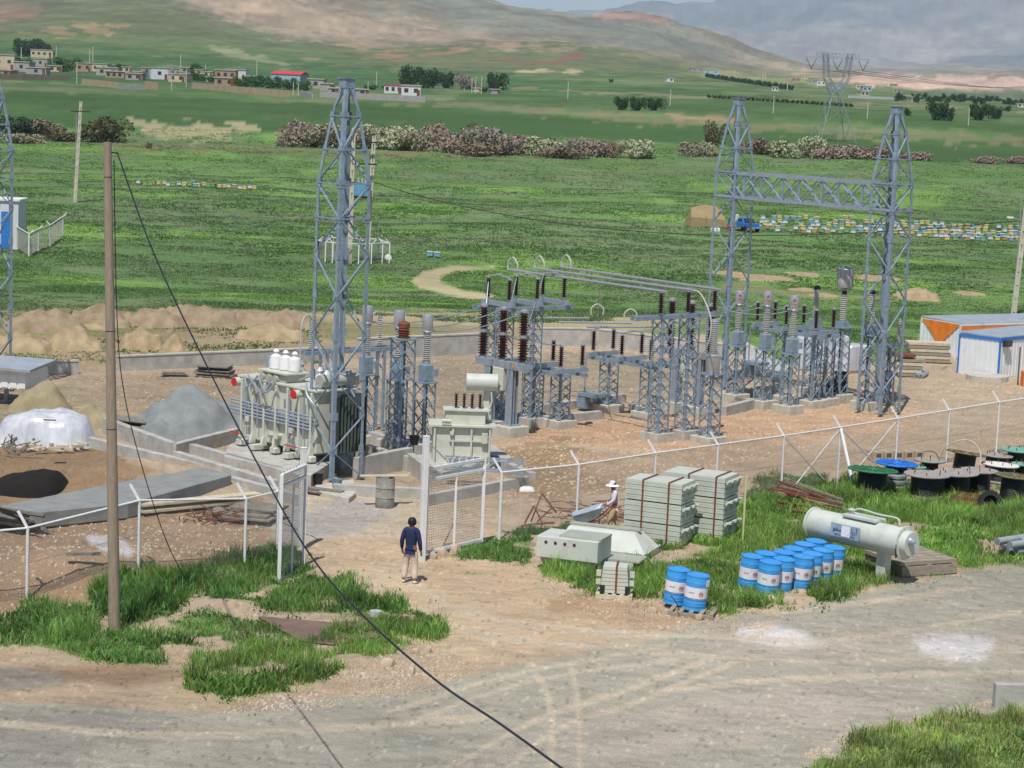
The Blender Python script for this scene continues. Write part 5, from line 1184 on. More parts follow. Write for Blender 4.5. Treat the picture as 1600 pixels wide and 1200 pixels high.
tp=[(195,425,'front left corner drum of the blue cluster'),(385,385,'second drum in the back row from the left of the blue cluster'),(640,370,'third drum in the back row of the blue cluster'),(770,318,'fourth drum in the back row of the blue cluster'),(925,258,'fifth drum in the back row, under the tank end'),(1085,215,'farthest drum of the blue cluster, at the top right of the back row'),
 (450,505,'nearest drum of the blue cluster, standing lowest in the grass'),(635,465,'second drum in the front row of the blue cluster'),(905,430,'middle drum of the front row with a dusty patch on its lid'),(1030,390,'fourth drum in the front row of the blue cluster'),(1180,340,'fifth drum in the front row of the blue cluster'),(1340,305,'drum at the right end of the front row beside the tank leg')]
for i,(x,y,lb) in enumerate(tp):
    p=PZ(1150+x/8.89,820+y/8.89,.86); p.z=-.02
    d=drum(lb+' (white band)' if False else lb,p,'blue drums in the grass cluster',rz=0,tilt=(R_(2),R_(4.0)))
for i,(px,py,lb) in enumerate([(1056.5,889,'blue drum at the back left of the pair on the broken pallet'),(1087,898,'blue drum at the front right of the pair with a white sticker')]):
    p=PZ(px,py,.98); p.z=.11; d=drum(lb,p,'blue drums on the broken pallet',tilt=(R_(1),R_(4.5)),extra=True)
    if i: 
        s_=MB(); s_.box((.25,-.17,.72),(.13,.012,.17),rz=R_(55)); s_.build('sticker',WLAB,d)
pallet('wooden_pallet','broken wooden pallet under the pair of blue drums',PZ(1043,962,0),1.15,.95,R_(-14))
hp=[PZ(1048,930,.55)+Vector((0,-.06,0)),PZ(1056,940,.4)+Vector((0,-.06,0)),PZ(1061,953,.2)+Vector((0,-.05,0))]
cable('drum_hose',[tuple(p) for p in hp],'short black strap hanging on the left drum of the pair',.012,4)
# tank on legs
a=PZ(1273,817,1.15);c=PZ(1413,848,1.15); d=c-a; L=d.length; yaw=math.atan2(d.y,d.x); R=.41
t=thing('oil_tank','long pale grey green cylindrical tank with a name plate on a single visible leg','tank',Vector((a.x,a.y,0)),yaw)
MB().lathe([(0,-.02),(R*.9,-.02),(R,.02),(R,L),(0,L)],32,(0,0,1.15),ax='x').build('shell',PALE,t,sm=True)
MB().lathe([(0,-.05),(R+.04,-.05),(R+.04,.02),(R,.03)],32,(0,0,1.15),ax='x').build('end_flange',PALE,t,sm=True)
e=MB().lathe([(R,0),(R+.05,.0),(R+.05,.06),(R*.86,.07),(R*.84,.22),(R*.8,.26),(0,.27)],32,(L,0,1.15),ax='x').build('end_cover',PALE,t,sm=True)
for k in range(20):
    aa=k*math.tau/20; MB().cyl((L+.055,(R+.028)*math.cos(aa),1.15+(R+.028)*math.sin(aa)),.014,.03,6,ax='x').build('bolt',CRMD,e) if k%2==0 else None
MB().lathe([(0,0),(.1,.0),(.12,.1),(.05,.22),(0,.24)],14,(L+.2,-.1,1.25),ax='x').build('gauge_head',GALVL,e,sm=True)
MB().tube(spline([(L+.02,-.38,1.2),(L+.1,-.5,1.05),(L+.12,-.48,.85),(L+.02,-.38,.8)],5),.022,6).build('hose',DKM,e,sm=True)
MB().box((L*.55,0,1.15+R+.04),(1.15,.5,.08)).build('saddle_lid',PALE,t,bev=.01)
mb=MB(); mb.tube(spline([(L*.42,-.05,1.65),(L*.5,-.05,1.82),(L*.72,-.05,1.78),(L*.92,-.05,1.78),(L*.95,-.05,1.62)],5),.025,8); mb.build('valve_pipe',PALE,t,sm=True)
MB().lathe([(.05,1.6),(.06,1.72),(.1,1.74),(.1,1.77),(.03,1.8)],12,(L*.42,-.05,0)).build('valve',PALE,t,sm=True)
for x in(L*.78,L*.12): MB().box((x,.05,.38),(.3,.28,.78)).build('leg',PALE,t,bev=.01)
pl=MB().box((L*.46,-R-.03,1.2),(1.0,.015,.36),rx=R_(-4)).build('name_plate',mat('plate_blue_grey',S(140,158,178),.5),t)
MB().box((L*.47,-R-.045,1.21),(.3,.006,.3),rx=R_(-4)).build('paper',WHT,pl)
def text(body,parent,loc,rot,size,mt,name='lettering'):
    cu=bpy.data.curves.new(name,'FONT'); cu.body=body; cu.size=size; cu.extrude=.002; cu.align_x='CENTER'; cu.align_y='CENTER'
    o=bpy.data.objects.new(name,cu); C.objects.link(o); dg=bpy.context.evaluated_depsgraph_get(); dg.update(); me=bpy.data.meshes.new_from_object(o.evaluated_get(dg)); bpy.data.objects.remove(o)
    o=bpy.data.objects.new(name,me); C.objects.link(o); me.materials.clear(); me.materials.append(mt); o.parent=parent; o.location=loc; o.rotation_euler=rot; return o
text('ARYA TRANSFO',pl,(L*.46,-R-.05,1.075),(R_(86),0,0),.1,INK)
text('\uFEEE\uFED4\uFEB4\uFEE7\uFE8D\uFEAE\uFE97 \uFE8E\uFBFE\uFEAD\uFE81',pl,(L*.46,-R-.042,1.24),(R_(86),0,0),.19,INK)
# sleeper crate under the tank
t=thing('timber_platform','low platform of grey timber sleepers behind the tank leg','platform',PZ(1409,902,0),R_(33)); t.rotation_euler[2]=R_(26)
for k in range(6): MB().box((.9,.15+k*.3,.36),(1.9,.26,.1)).build('board',WOODG,t)
for x in(.1,.9,1.75): MB().box((x,.9,.16),(.16,1.8,.3)).build('sleeper',WOODG,t)
MB().box((.9,.01,.15),(1.85,.1,.26)).build('side_board',WOODG,t)
# steel bars
for i in range(10):
    a=PZ(1207+rnd.uniform(-6,22),758+i*2.6+rnd.uniform(-2,2),.1+.02*(i%4)); c=PZ(1300+rnd.uniform(-15,38),788+i*2.4+rnd.uniform(-2,3),.1)
    d=c-a; o=MB().box((d.length/2,0,0),(d.length,.07,.06)).build('steel_bar',(WOODG,RUST,WOODD,RUSTP)[i%4] if i!=9 else RUST,loc=Vector((a.x,a.y,.3+.05*(i%4))),rz=math.atan2(d.y,d.x)); o['label']='long bar in the loose rusty bundle left of the tank'; o['category']='bar'; o['group']='bars lying in the grass by the fence'
for i,(x,y) in enumerate(((1218,792),(1240,806))):
    o=MB().box((.6,0,.08),(1.3,.14,.04)).box((.6,0,.12),(1.3,.03,.12)).box((.6,0,.17),(1.3,.14,.03)).build('steel_beam',RUST,loc=PZ(x,y,0.05),rz=R_(-35)); tag(o,('upper','lower')[i]+' short rusty beam at the near edge of the bar bundle','beam')
# ---------------------------------------------------------------- cable reels
GRN=mat('green_reel_paint',S(58,116,78),.6,var=.2,scale=5); BLR=mat('blue_reel_paint',S(44,122,206),.6,var=.12,scale=5); GRR=mat('grey_reel_timber',S(152,148,142),.85,var=.2,scale=7); OLR=mat('olive_reel_paint',S(118,114,84),.8,var=.2,scale=5); WHR=mat('white_reel_paint',S(220,216,210),.7,var=.08,scale=5); TLR=mat('teal_reel_paint',S(110,168,150),.7,var=.12,scale=5)
reels=[(1363,733,39,23,.86,GRN,'bright green reel at the left end of the front row',1,3),(1400,723,33,17,.86,BLR,'bright blue reel behind the green one',1,2),(1449,740,36,24.5,.86,GRR,'grey timber reel at the left of the front grey three',0,0),(1495,737.5,35,21,.84,GRR,'middle grey timber reel of the front grey three',0,-1),(1530,734,29,18,.82,GRR,'right grey timber reel of the front grey three',0,1),
 (1584,743,31,20,.86,OLR,'olive spoked reel cut by the right picture edge',1,4),(1505,707,31,16.5,.95,OLR,'tilted olive spoked reel standing highest in the back',1,9),(1556,710,25,16,.7,GRR,'grey reel with bolts behind the white one',0,3),(1562,725,29,19,.62,WHR,'white topped reel in the middle of the back right group',0,3),
 (1590,702,26,15,.85,TLR,'teal topped reel at the right edge of the back row',0,1),(1453,718,25,13,.7,GRR,'small pale grey reel with a hose arch in the back left',0,1),(1434,729,13,9,.55,TLR,'tiny teal topped reel between the blue and the grey ones',0,1),(1597,724,17,10,.6,TLR,'small grey teal reel low at the right edge',0,1)]
for px,py,rx,dr,h,mt,lb,spoke,tl in reels:
    p=PZ(px,py,h); p.z=0; k=ppm(p); R=rx/k; r=dr/k
    t=thing('cable_reel',lb,'cable reel',p,0,'cable reels by the fence'); t.rotation_euler=(0,R_(tl),rnd.uniform(0,1))
    m=MB(); m.lathe([(0,h-.05),(R,h-.05),(R+.012,h-.02),(R,h),(R*.3,h),(R*.28,h-.02),(0,h-.02)],36)
    f=m.build('top_flange',mt,t,sm=True)
    if spoke:
        s_=MB()
        for j in range(16): a=j*math.tau/16; s_.bar((R*.32*math.cos(a),R*.32*math.sin(a),h+.015),(R*.93*math.cos(a),R*.93*math.sin(a),h+.01),.035,.04)
        s_.build('spokes',mt,f)
    else:
        s_=MB()
        for j in range(6): a=j*math.tau/6; s_.cyl((R*.62*math.cos(a),R*.62*math.sin(a),h),.018,.1,6)
        s_.build('tie_bolts',RUST,f)
    MB().lathe([(0,0),(R,0),(R,.05),(0,.05)],36).build('bottom_flange',GRR if not spoke else mt,t,sm=True)
    pr=[]; n=14
    for j in range(n): z=.05+(h-.1)*j/n; pr+=[(r,z),(r+.012,z+(h-.1)/n*.5)]
    pr.append((r,h-.05)); MB().lathe(pr,30).build('wound_cable',CAB,t,sm=True)
p=PZ(1400,758,.2); p.z=0
for k,z in enumerate((.05,.25,.43)):
    t=tag(MB().lathe([(.28,0),(.33,.04),(.33,.12),(.28,.16),(.2,.16),(.2,0)],24).build('silver_coil',ALU,sm=True,loc=p+Vector((0,.0,z))),('lowest','middle','top')[k]+' silver wire coil stacked between the green and grey reels','coil')
ar=[PZ(1469,721,.6),PZ(1476,700,1.1),PZ(1500,687,1.5),PZ(1521,690,1.5),PZ(1532,709,1.1),PZ(1530,731,.6)]
Yc=sum(p.y for p in ar)/6; ar=[at_depth(a,b,Yc+o) for (a,b),o in zip(((1469,721),(1476,700),(1500,688),(1521,691),(1532,709),(1530,731)),(.5,.3,0,-.2,-.4,-.6))]
o=MB().tube([p-ar[0] for p in spline([tuple(p) for p in ar],6) for p in [Vector(p)]],.022,6).build('cream_hose',WOODB,sm=True,loc=ar[0]); tag(o,'cream hose arching over the tilted olive reel','hose')
p=P(1453,716); cable('black_hose',[tuple(at_depth(a,b,p.y)) for a,b in((1437,716),(1441,708),(1452,705),(1462,708),(1466,716))],'black hose arch on the small pale grey reel',.02,6)
# bricks
t=thing('brick_pallet','pallet of hollow grey bricks behind the blue reel','bricks',P(1405,722),R_(20))
for i in range(5):
    for j in range(3): MB().box((-.9+i*.42,.2*j,.2+.0),(.36,.16,.38)).build('brick',BRK,t)
for i in range(5): MB().box((-.9+i*.42,-.085,.27),(.2,.01,.14)).build('hollow',GLS,t)
# tyre + rusty frame
t=thing('angle_iron_square','rusty angle iron frame lying in the grass below the grey reels','frame',PZ(1518,786,.05),R_(-25))
for a,c in(((-.6,-.3),(.6,-.3)),((.6,-.3),(.6,.6)),((.6,.6),(-.6,.6)),((-.6,.6),(-.6,-.3))): MB().bar((*a,.14),(*c,.14),.1,.16).build('bar',RUST,t)
tag(MB().lathe([(.24,-.1),(.36,-.12),(.4,-.06),(.4,.06),(.36,.12),(.24,.1),(.22,0),(.24,-.1)],26,M=Matrix.Rotation(R_(70),3,'X')).build('tyre',BLK,sm=True,loc=PZ(1547,786,.2)),'old black tyre leaning in the grass beside the rusty frame','tyre')
for i in range(9):
    p=PZ(1430+rnd.uniform(0,42),780+rnd.uniform(-3,8),.05); o=MB().box((0,0,0),(rnd.uniform(.4,.9),.08,.05)).build('scrap_board',WOODB if i%2 else WOODD,loc=p+Vector((0,0,.1)),rz=rnd.uniform(-1,1)); o['label']='scrap board in the litter before the grey reels'; o['category']='board'; o['group']='scrap boards'
# grey pipes
for i,(x,y,z) in enumerate(((1558,846,.42),(1566,854,.15),(1573,860,.13),(1578,852,.36),(1587,862,.13),(1594,846,.36))):
    p=PZ(x,y,z); o=MB().lathe([(.085,0),(.11,0),(.11,3.5),(.085,3.5),(.085,0)],18,ax='x').build('grey_pipe',PVC,sm=True,loc=p,rz=R_(38)); tag(o,None,'pipe','grey pipes at the right edge'); o['label']=['topmost left pipe of the grey bundle','lower left pipe of the grey bundle','third pipe of the grey bundle, lying lowest','upper middle pipe of the grey bundle','lowest right pipe of the grey bundle','pipe touching the right picture edge'][i]
# kerb blocks lower right
for i in range(3):
    p=PZ(1554,1107,0)+Vector((.78*i,.06*i,0)); o=MB().box((.38,.12,.25),(.75,.24,.58)).build('concrete_block',CONC,loc=p,rz=R_(4),bev=.01); tag(o,['left end block of the concrete barrier at the lower right','second block of the lower right concrete barrier','third block of the barrier, cut by the picture edge'][i],'block','concrete barrier blocks')
# sheds
def shed(name,label,c,l,ext,pyt,wall,trim,roofm,extra=None,rise=.25):
    c=P(*c);l=P(*l); a=(l-c); a.z=0; W=a.length; a.normalize(); b_=Vector((-a.y,a.x,0)); 
    if b_.x<0: b_=-b_
    h=hgt(c,pyt); t=thing(name,label,'shed',c)
    rz=math.atan2(b_.y,b_.x)
    V=[(0,0,0),(ext,0,0),(ext,W,0),(0,W,0),(0,0,h),(ext,0,h),(ext,W,h),(0,W,h)]; t.rotation_euler[2]=rz
    sgn=1 if (Matrix.Rotation(rz,3,'Z')@Vector((0,1,0))).dot(a)>0 else -1
    m=MB().box((ext/2,sgn*W/2,h/2),(ext,W,h)); w_=m.build('wall',wall,t)
    m=MB()
    for i in range(int(W/.28)): m.box((-.012,sgn*(i+.5)*.28,h/2),(.024,.05,h-.1))
    for i in range(int(ext/.28)): m.box(((i+.5)*.28,-sgn*.012,h/2),(.05,.024,h-.1))
    m.build('ribs',wall,w_)
    MB().box((ext/2,sgn*W/2,h+.06),(ext+.08,W+.08,.06),rx=sgn*R_(1.2)).build('roof',roofm,t)
    for x,y in((0,0),(0,sgn*W)): MB().box((x,y,h/2),(.08,.08,h)).build('corner_trim',trim,t)
    MB().box((-.02,sgn*W/2,h-.05),(.05,W,.16)).box((ext/2,-sgn*.02,h-.05),(ext,.05,.16)).build('fascia',trim,t)
    return t,sgn,W,h
t,s_,W,h=shed('site_shed','white metal shed with an orange triangle under its eaves','c' and (1498,560),(1437,549),9,507,SHW,SHW,SHR)
m=MB(); m.add([(x,y*s_,z) for x in(-.03,-.06) for y,z in((.02,h-.01),(W*.97,h-.01),(W*.5,h*.3))],[(0,1,2),(5,4,3),(0,3,4,1),(1,4,5,2),(2,5,3,0)]); m.build('orange_triangle',ORG,t); MB().box((5.2,-s_*.04,h-.5),(1.0,.05,.4)).build('window',GLS,t)
MB().box((4.5,-s_*.03,h-.22),(9,.03,.3)).build('orange_band',ORG,t)
t,s_,W,h=shed('site_shed','white metal shed with blue corner trim, nearest of the two sheds',(1559,592),(1496,583),7,529,SHW,BLP,SHR)
MB().box((.45,-s_*.1,h-.25),(.5,.3,.3)).build('cooler',GLS,t); MB().box((3.3,-s_*.02,h*.55),(.8,.06,.7)).build('window',GLS,t)
for i,(x,y,w_,n,lb) in enumerate([(1450,566,2.0,6,'long stack of weathered planks left of the orange shed'),(1420,588,1.1,5,'low stack of pale planks behind the right tower')]):
    b=P(x,y); t=thing('plank_stack',lb,'planks',b,R_(0))
    for k in range(n): MB().box((rnd.uniform(-.08,.08),0,.12+k*.17),(w_+rnd.uniform(-.1,.2),.9,.14)).build('plank_layer',WOODB if k%2 else WOODG,t)
    if i: MB().box((-.3,0,1.02),(1.0,.9,.12)).build('rusty_tray',RUST,t)
o=MB().cyl((0,0,0),1.0,.25,24).build('concrete_ring',CONCY,loc=P(1542,594)); tag(o,'round concrete ring in front of the blue trimmed shed','ring')
for i in range(2): tag(MB().lathe([(.1,0),(.13,0),(.13,1.6),(.1,1.6),(.1,0)],14,ax='x').build('pipe_piece',PVC,sm=True,loc=P(1432+i*6,592)+Vector((0,0,.12)),rz=R_(70)),('left','right')[i]+' short grey pipe by the plank stack','pipe')
o=MB().box((0,0,.9),(.06,.06,1.8)).build('iron_stake',RUST,loc=P(1590,602)); tag(o,'rusty stake at the right edge before the sheds','stake')
b=P(1596,603); t=thing('orange_crate','orange crate at the right edge by the shed','crate',b); MB().box((0.4,0,.35),(.8,.6,.7)).build('box',ORG,t,bev=.02); MB().box((.4,-.31,.35),(.7,.02,.06)).build('slat',RUST,t)
# whitish wrapped boxes behind right bay
for i,(x,y,w_,h_,lb) in enumerate([(1262,578,1.1,1.6,'wrapped white crate behind the red marked transformers'),(1295,582,1.6,1.8,'large wrapped white crate behind the right disconnector'),(1330,580,1.2,1.3,'wrapped white crate behind the line trap column')]):
    b=P(x,y); t=thing('wrapped_crate',lb,'crate',b,R_(18*i)); MB().box((0,0,h_/2),(w_,1.0,h_)).build('wrapping',PLAS,t,bev=.06); MB().box((0,-.02,.06),(w_+.1,1.1,.12)).build('skid',WOODG,t)
b=P(1302,625); t=thing('motor_compressor','black motor unit standing between the right column footings','motor',b,R_(20)); MB().cyl((-.5,0,.6),.32,1.0,16,ax='x').build('motor',BLK,t,sm=True); MB().box((0,0,.2),(1.3,.7,.12)).build('bed',DKM,t); MB().box((.3,0,1.0),(.4,.4,.5)).build('head',BLK,t)
for x in(-.5,.5): MB().lathe([(.1,-.06),(.2,-.06),(.2,.06),(.1,.06)],14,(x,-.4,.2),ax='y').build('wheel',BLK,t,sm=True)
# wheelbarrow
b=P(932,838); t=thing('wheelbarrow','grey steel wheelbarrow tipped toward the fence by the workman','wheelbarrow',b,R_(0))
V=[(-.75,-.25,.62),(.15,-.35,.95),(.15,.35,.95),(-.75,.3,.62),(-.5,-.15,.35),(-.02,-.2,.6),(-.02,.2,.6),(-.5,.18,.35)]
o=newmesh('tray',V,[(4,5,6,7),(0,1,5,4),(1,2,6,5),(2,3,7,6),(3,0,4,7)],GALVL,parent=t); mm=o.modifiers.new('s','SOLIDIFY'); mm.thickness=.02
for y in(-.22,.22): MB().tube(spline([(-.55,y*.4,.25),(0,y,.5),(.5,y*1.1,.98)],5),.018,8).build('handle',RUST,t,sm=True)
MB().lathe([(.1,-.04),(.19,-.05),(.2,0),(.19,.05),(.1,.04)],18,(-.55,0,.2),ax='y').build('wheel',BLK,t,sm=True)
for y in(-.18,.18): MB().bar((.05,y,.5),(.1,y,.02),.03).build('leg',DKM,t)
# rusty frames by the fence
t=thing('rusty_trestle','red brown angle iron trestle leaning by the fence','trestle',PZ(840,822,0),R_(10)); t.scale=(.8,.8,.8)
for a,c in(((-.5,0,.1),(-.15,.1,.75)),((-.15,.1,.75),(.2,0,.05)),((-.2,.3,.1),(.15,.2,1.2)),((.15,.2,1.2),(.75,.3,.45)),((-.6,-.1,.05),(.6,-.05,.15)),((0,.2,.1),(.55,.1,.7))): MB().bar(a,c,.07,.05).build('bar',RUSTP,t)
m=MB()
for i in range(90):
    a=PZ(rnd.uniform(850,985),rnd.uniform(795,822),.1)+Vector((0,0,rnd.uniform(0,.35))); m.bar(a-PZ(920,812,0),a-PZ(920,812,0)+Vector((rnd.uniform(-.6,.6),rnd.uniform(-.3,.3),rnd.uniform(-.1,.15))),.02)
tag(m.build('rebar_heap',RUST,loc=PZ(920,812,0)),'tangled heap of rusty reinforcement along the fence foot','scrap heap')
o=heap('cement_bag',823,768,28,759,WHT,'flat white bag lying in the yard behind the fence',cat='bag',pk=.4,seed=77)
# steel lattice bundle lying by small transformer
t=thing('steel_bundle','bundle of grey lattice steel lying behind the right gate leaf','steel bundle',PZ(755,748,.3),R_(-3))
m=MB()
for k in range(2):
    for j in range(2): m.bar((-1.3,k*.45,.25+j*.35),(1.3,k*.45,.25+j*.35),.07,.05)
    for i in range(6): m.bar((-1.3+i*.43,k*.45,.25),(-.87+i*.43,k*.45,.6),.05,.03)
m.build('truss',GALVL,t)
# barrel & buckets
b=P(601,792); t=thing('dirty_barrel','cement stained grey barrel with a board on top before the concrete walls','barrel',b); MB().lathe([(.28,0),(.295,.02),(.29,.3),(.305,.31),(.29,.33),(.29,.6),(.305,.61),(.29,.63),(.29,.92),(.27,.92),(.27,.8),(0,.8)],22).build('body',mat('cement_stained_metal',S(128,128,120),.8,col2=S(160,158,150),scale=6),t,sm=True)
tag(MB().box((0,0,.0),(1.5,.2,.04)).build('loose_board',WOODB,loc=b+Vector((-.05,.05,.96)),rz=R_(16)),'pale board lying on the dirty barrel','board')
for x,y,lb in((497,762,'black bucket on the pad left of the tall tower foot'),(526,770,'grey bucket right of the tall tower foot'),(646,722,'black bucket on the concrete wall by the right gate post')):
    p=P(x,y); tag(MB().lathe([(.13,0),(.17,.3),(.18,.32),(.15,.31),(.12,.03),(0,.03)],14).build('bucket',BLK if 'black' in lb else GALV,sm=True,loc=p+Vector((0,0,.12 if y>730 else .6))),lb,'bucket')
# board piles
def boards(name,label,cx,cy,n,L,Wd,mt,rz,z0=0,jit=.15,th=.06):
    b=P(cx,cy); t=thing(name,label,'boards',b,rz)
    for k in range(n): MB().box((rnd.uniform(-jit,jit),rnd.uniform(-jit,jit),z0+.05+k*th),(L*rnd.uniform(.75,1),Wd*rnd.uniform(.8,1),th*.75),rz=rnd.uniform(-.08,.08)).build('board',mt,t)
    return t
boards('board_stack','stack of grey boards against the boundary wall',335,588,8,1.7,.9,WOODD,R_(-8)); boards('board_stack','uneven stack of dark boards beside the wooden pole shadow side',225,678,9,1.6,1.1,WOODD,R_(-20),jit=.4)
boards('board_stack','long pale boards laid before the dark slab',300,795,4,4.4,.5,WOODB,R_(38),th=.09,jit=.25)
boards('board_stack','dark formwork boards near the left gate leaf',385,812,6,1.9,1.1,WOODD,R_(-15),jit=.4); boards('board_stack','dark planks on the ground right of the left gate post',508,774,3,1.6,.35,WOODD,R_(-28))
boards('board_stack','thin boards in the dirt left of the grey board stack',275,588,3,1.2,.4,WOODD,R_(10))
t=thing('steel_form_pile','pile of dark steel formwork at the left picture edge','formwork',P(22,832),R_(-20))
for k in range(14): MB().bar((rnd.uniform(-1,-.6),rnd.uniform(-.3,.5),.1+.05*k),(rnd.uniform(.6,1.1),rnd.uniform(-.5,.3),.1+.04*k),.05,.08).build('form_bar',DKM if k%2 else WOODD,t)
t=thing('twig_heap','tangle of sticks and scrap before the pale boards','scrap heap',P(330,815)); m=MB()
for i in range(70): a=Vector((rnd.gauss(0,.45),rnd.gauss(0,.3),rnd.uniform(.02,.3))); m.bar(a,a+Vector((rnd.uniform(-.4,.4),rnd.uniform(-.3,.3),rnd.uniform(-.1,.15))),.03)
m.build('sticks',RUST,t)
tag(MB().box((0,0,.06),(.85,.14,.07)).build('loose_board',WOODD,loc=P(130,884)+Vector((0,0,.25)),rz=R_(15)),'short dark board lying on the earth mound behind the fence','board')
# plastic wrapped pile
heap('wrapped_pile',62,700,165,639,PLAS,'large pile under clear plastic sheeting at the left edge',cat='wrapped pile',pk=.22,seed=88,depth=.75,ro=.45)
tag(MB().box((0,0,0),(.4,.28,.02),rx=R_(-20)).build('paper_note',WHT,loc=PZ(80,656,1.45)+Vector((0,-.3,0.05))),'white paper lying on the plastic sheeting','paper')
for i in range(16):
    p=P(35+i*6.5+rnd.uniform(-4,4),706+rnd.uniform(-4,4)); o=MB().box((0,0,.1),(rnd.uniform(.2,.5),.12,.1),rz=0).build('wood_offcut',WOODB,loc=p+Vector((0,0,.02+.1*rnd.random())),rz=rnd.uniform(-1,1)); tag(o,'wood offcut at the foot of the plastic sheeting','offcut','wood offcuts by the plastic wrapped pile')
for i in range(24):
    p=P(rnd.uniform(0,42),rnd.uniform(698,716)); o=MB().bar((0,0,.1),(rnd.uniform(-.6,.6),rnd.uniform(-.3,.3),rnd.uniform(.1,.5)),.04).build('stick',WOODD,loc=p); tag(o,'grey stick in the brushwood left of the plastic sheeting','stick','brushwood sticks')
heap('hollow_shade_mound',35,775,130,733,mat('painted_shade_black',S(26,22,20),.9,var=.2),'near-black mound painted as the shade of a hollow at the left edge',cat='hollow',pk=.5,seed=91,depth=.9,ro=.4)  # raised mound, no pit: near-black colour stands in for the hollow's shade
# shelter
b=P(8,628); t=thing('shelter_roof','white and blue corrugated shelter roof corner at the left edge','shelter',b,R_(-14))
h=hgt(b,600); MB().box((.05,0,h/2),(.14,.14,h)).build('post',GALV,t); MB().box((0,0,.02),(.4,.4,.04)).build('base_plate',GALV,t)
MB().box((-1.2,0,h+.35),(5.0,1.9,.75)).build('panel',SHW,t); MB().box((-1.15,-.1,h+.83),(5.6,2.3,.1),rx=R_(4)).build('roof',SHR,t)
m=MB()
for k in range(14): m.box((-3.5+k*.36,-.965,h+.28),(.27,.03,.5))
m.build('ribs',WHT,t)
# rusty plate, cap, stones
slabpx('rusty_plate',[(402,962),(520,972),(640,962),(610,990),(520,1006),(470,1000)],.05,'flat rusty brown sheet lying between the grass tufts','sheet',mat('rusty_plate_surface',S(120,98,88),.7,0,var=.2,scale=1.5),.04)
tag(MB().cyl((0,0,0),.15,.14,16).build('pipe_stub',PORG,sm=True,loc=PZ(587,963,.05)),'small pale concrete cap on the rusty sheet','cap')
def stone_mesh(name,pts,mt,label,kind=None,cat='stone'):
    V=[];Fc=[]
    for (x,y,z,s_) in pts:
        n=len(V); 
        for a in range(5):
            V.append((x+s_*math.cos(a*1.257)*rnd.uniform(.7,1.2),y+s_*math.sin(a*1.257)*rnd.uniform(.7,1.2),z-s_*.3)); V.append((x+s_*.75*math.cos(a*1.257+.5)*rnd.uniform(.6,1.2),y+s_*.75*math.sin(a*1.257+.5)*rnd.uniform(.6,1.2),z+s_*rnd.uniform(.35,.7)))
        V.append((x,y,z+s_*.75))
        for a in range(5):
            b0,t0,b1,t1=n+2*a,n+2*a+1,n+2*((a+1)%5),n+2*((a+1)%5)+1
            Fc+=[(b0,b1,t0),(b1,t1,t0),(t0,t1,n+10)]
    o=newmesh(name,V,Fc,mt); return tag(o,label,cat,kind=kind)
STN=mat('pale_stone',S(196,182,162),.9,0,var=.2,scale=.8,col2=S(160,140,118)); STO=mat('orange_stone',S(180,148,120),.9,0,var=.2,scale=.8,col2=S(206,186,162))
def scat(n,poly,smin,smax):
    out=[];xs_=[a for a,b in poly];ys_=[b for a,b in poly]
    x=RS.uniform(min(xs_),max(xs_),n*4);y=RS.uniform(min(ys_),max(ys_),n*4); k=polydist(x,y,poly)<0; x=x[k][:n];y=y[k][:n]
    W=[PZ(a,b,0) for a,b in zip(x,y)]; gz=zf(np.array([p.x for p in W]),np.array([p.y for p in W]))
    return [(p.x,p.y,g,smin+(smax-smin)*rnd.random()**3) for p,g in zip(W,gz)]
stone_mesh('rubble',scat(5200,[(770,690),(830,655),(1100,640),(1250,625),(1440,640),(1430,670),(1300,700),(1120,730),(1000,760),(860,790),(780,790)],.015,.075),STO,'loose orange and pale rubble covering the yard','stuff',cat='rubble')
stone_mesh('gravel_edge',scat(2600,[(840,905),(1000,930),(1240,950),(1180,985),(1100,990),(960,980),(860,930)],.012,.06),STN,'pale pebbles along the dirt edge before the drums','stuff',cat='gravel')
stone_mesh('gravel_edge',scat(2200,[(560,1040),(640,1000),(760,1040),(700,1075),(500,1110),(330,1115)],.012,.06),STN,'pale pebbles at the road edge beside the left grass','stuff',cat='gravel')
stone_mesh('gravel_edge',scat(2200,[(1330,1140),(1480,1110),(1560,1090),(1500,1130),(1360,1165),(1280,1190),(1250,1180)],.015,.05),STN,'pale pebbles at the lower right verge','stuff',cat='gravel')
stone_mesh('rubble',scat(3600,[(10,600),(480,560),(740,560),(960,575),(1100,600),(640,650),(360,660),(120,640)],.012,.07),STN,'small pale stones scattered over the back yard','stuff',cat='rubble')
stone_mesh('rubble',scat(2500,[(1200,560),(1600,580),(1700,680),(1450,730),(1300,700),(1420,640)],.012,.06),STN,'small pale stones scattered before the sheds','stuff',cat='rubble')
stone_mesh('rubble',scat(2500,[(-20,830),(400,800),(440,870),(250,900),(-20,1000)],.012,.07),STN,'small pale stones on the earth behind the left fence','stuff',cat='rubble')
stone_mesh('gravel_edge',scat(2600,[(-100,1110),(600,1090),(1000,1010),(1240,955),(1700,870),(1700,1060),(1400,1120),(1200,1200),(-100,1210)],.007,.02),STN,'fine pale pebbles on the gravel road','stuff',cat='gravel')
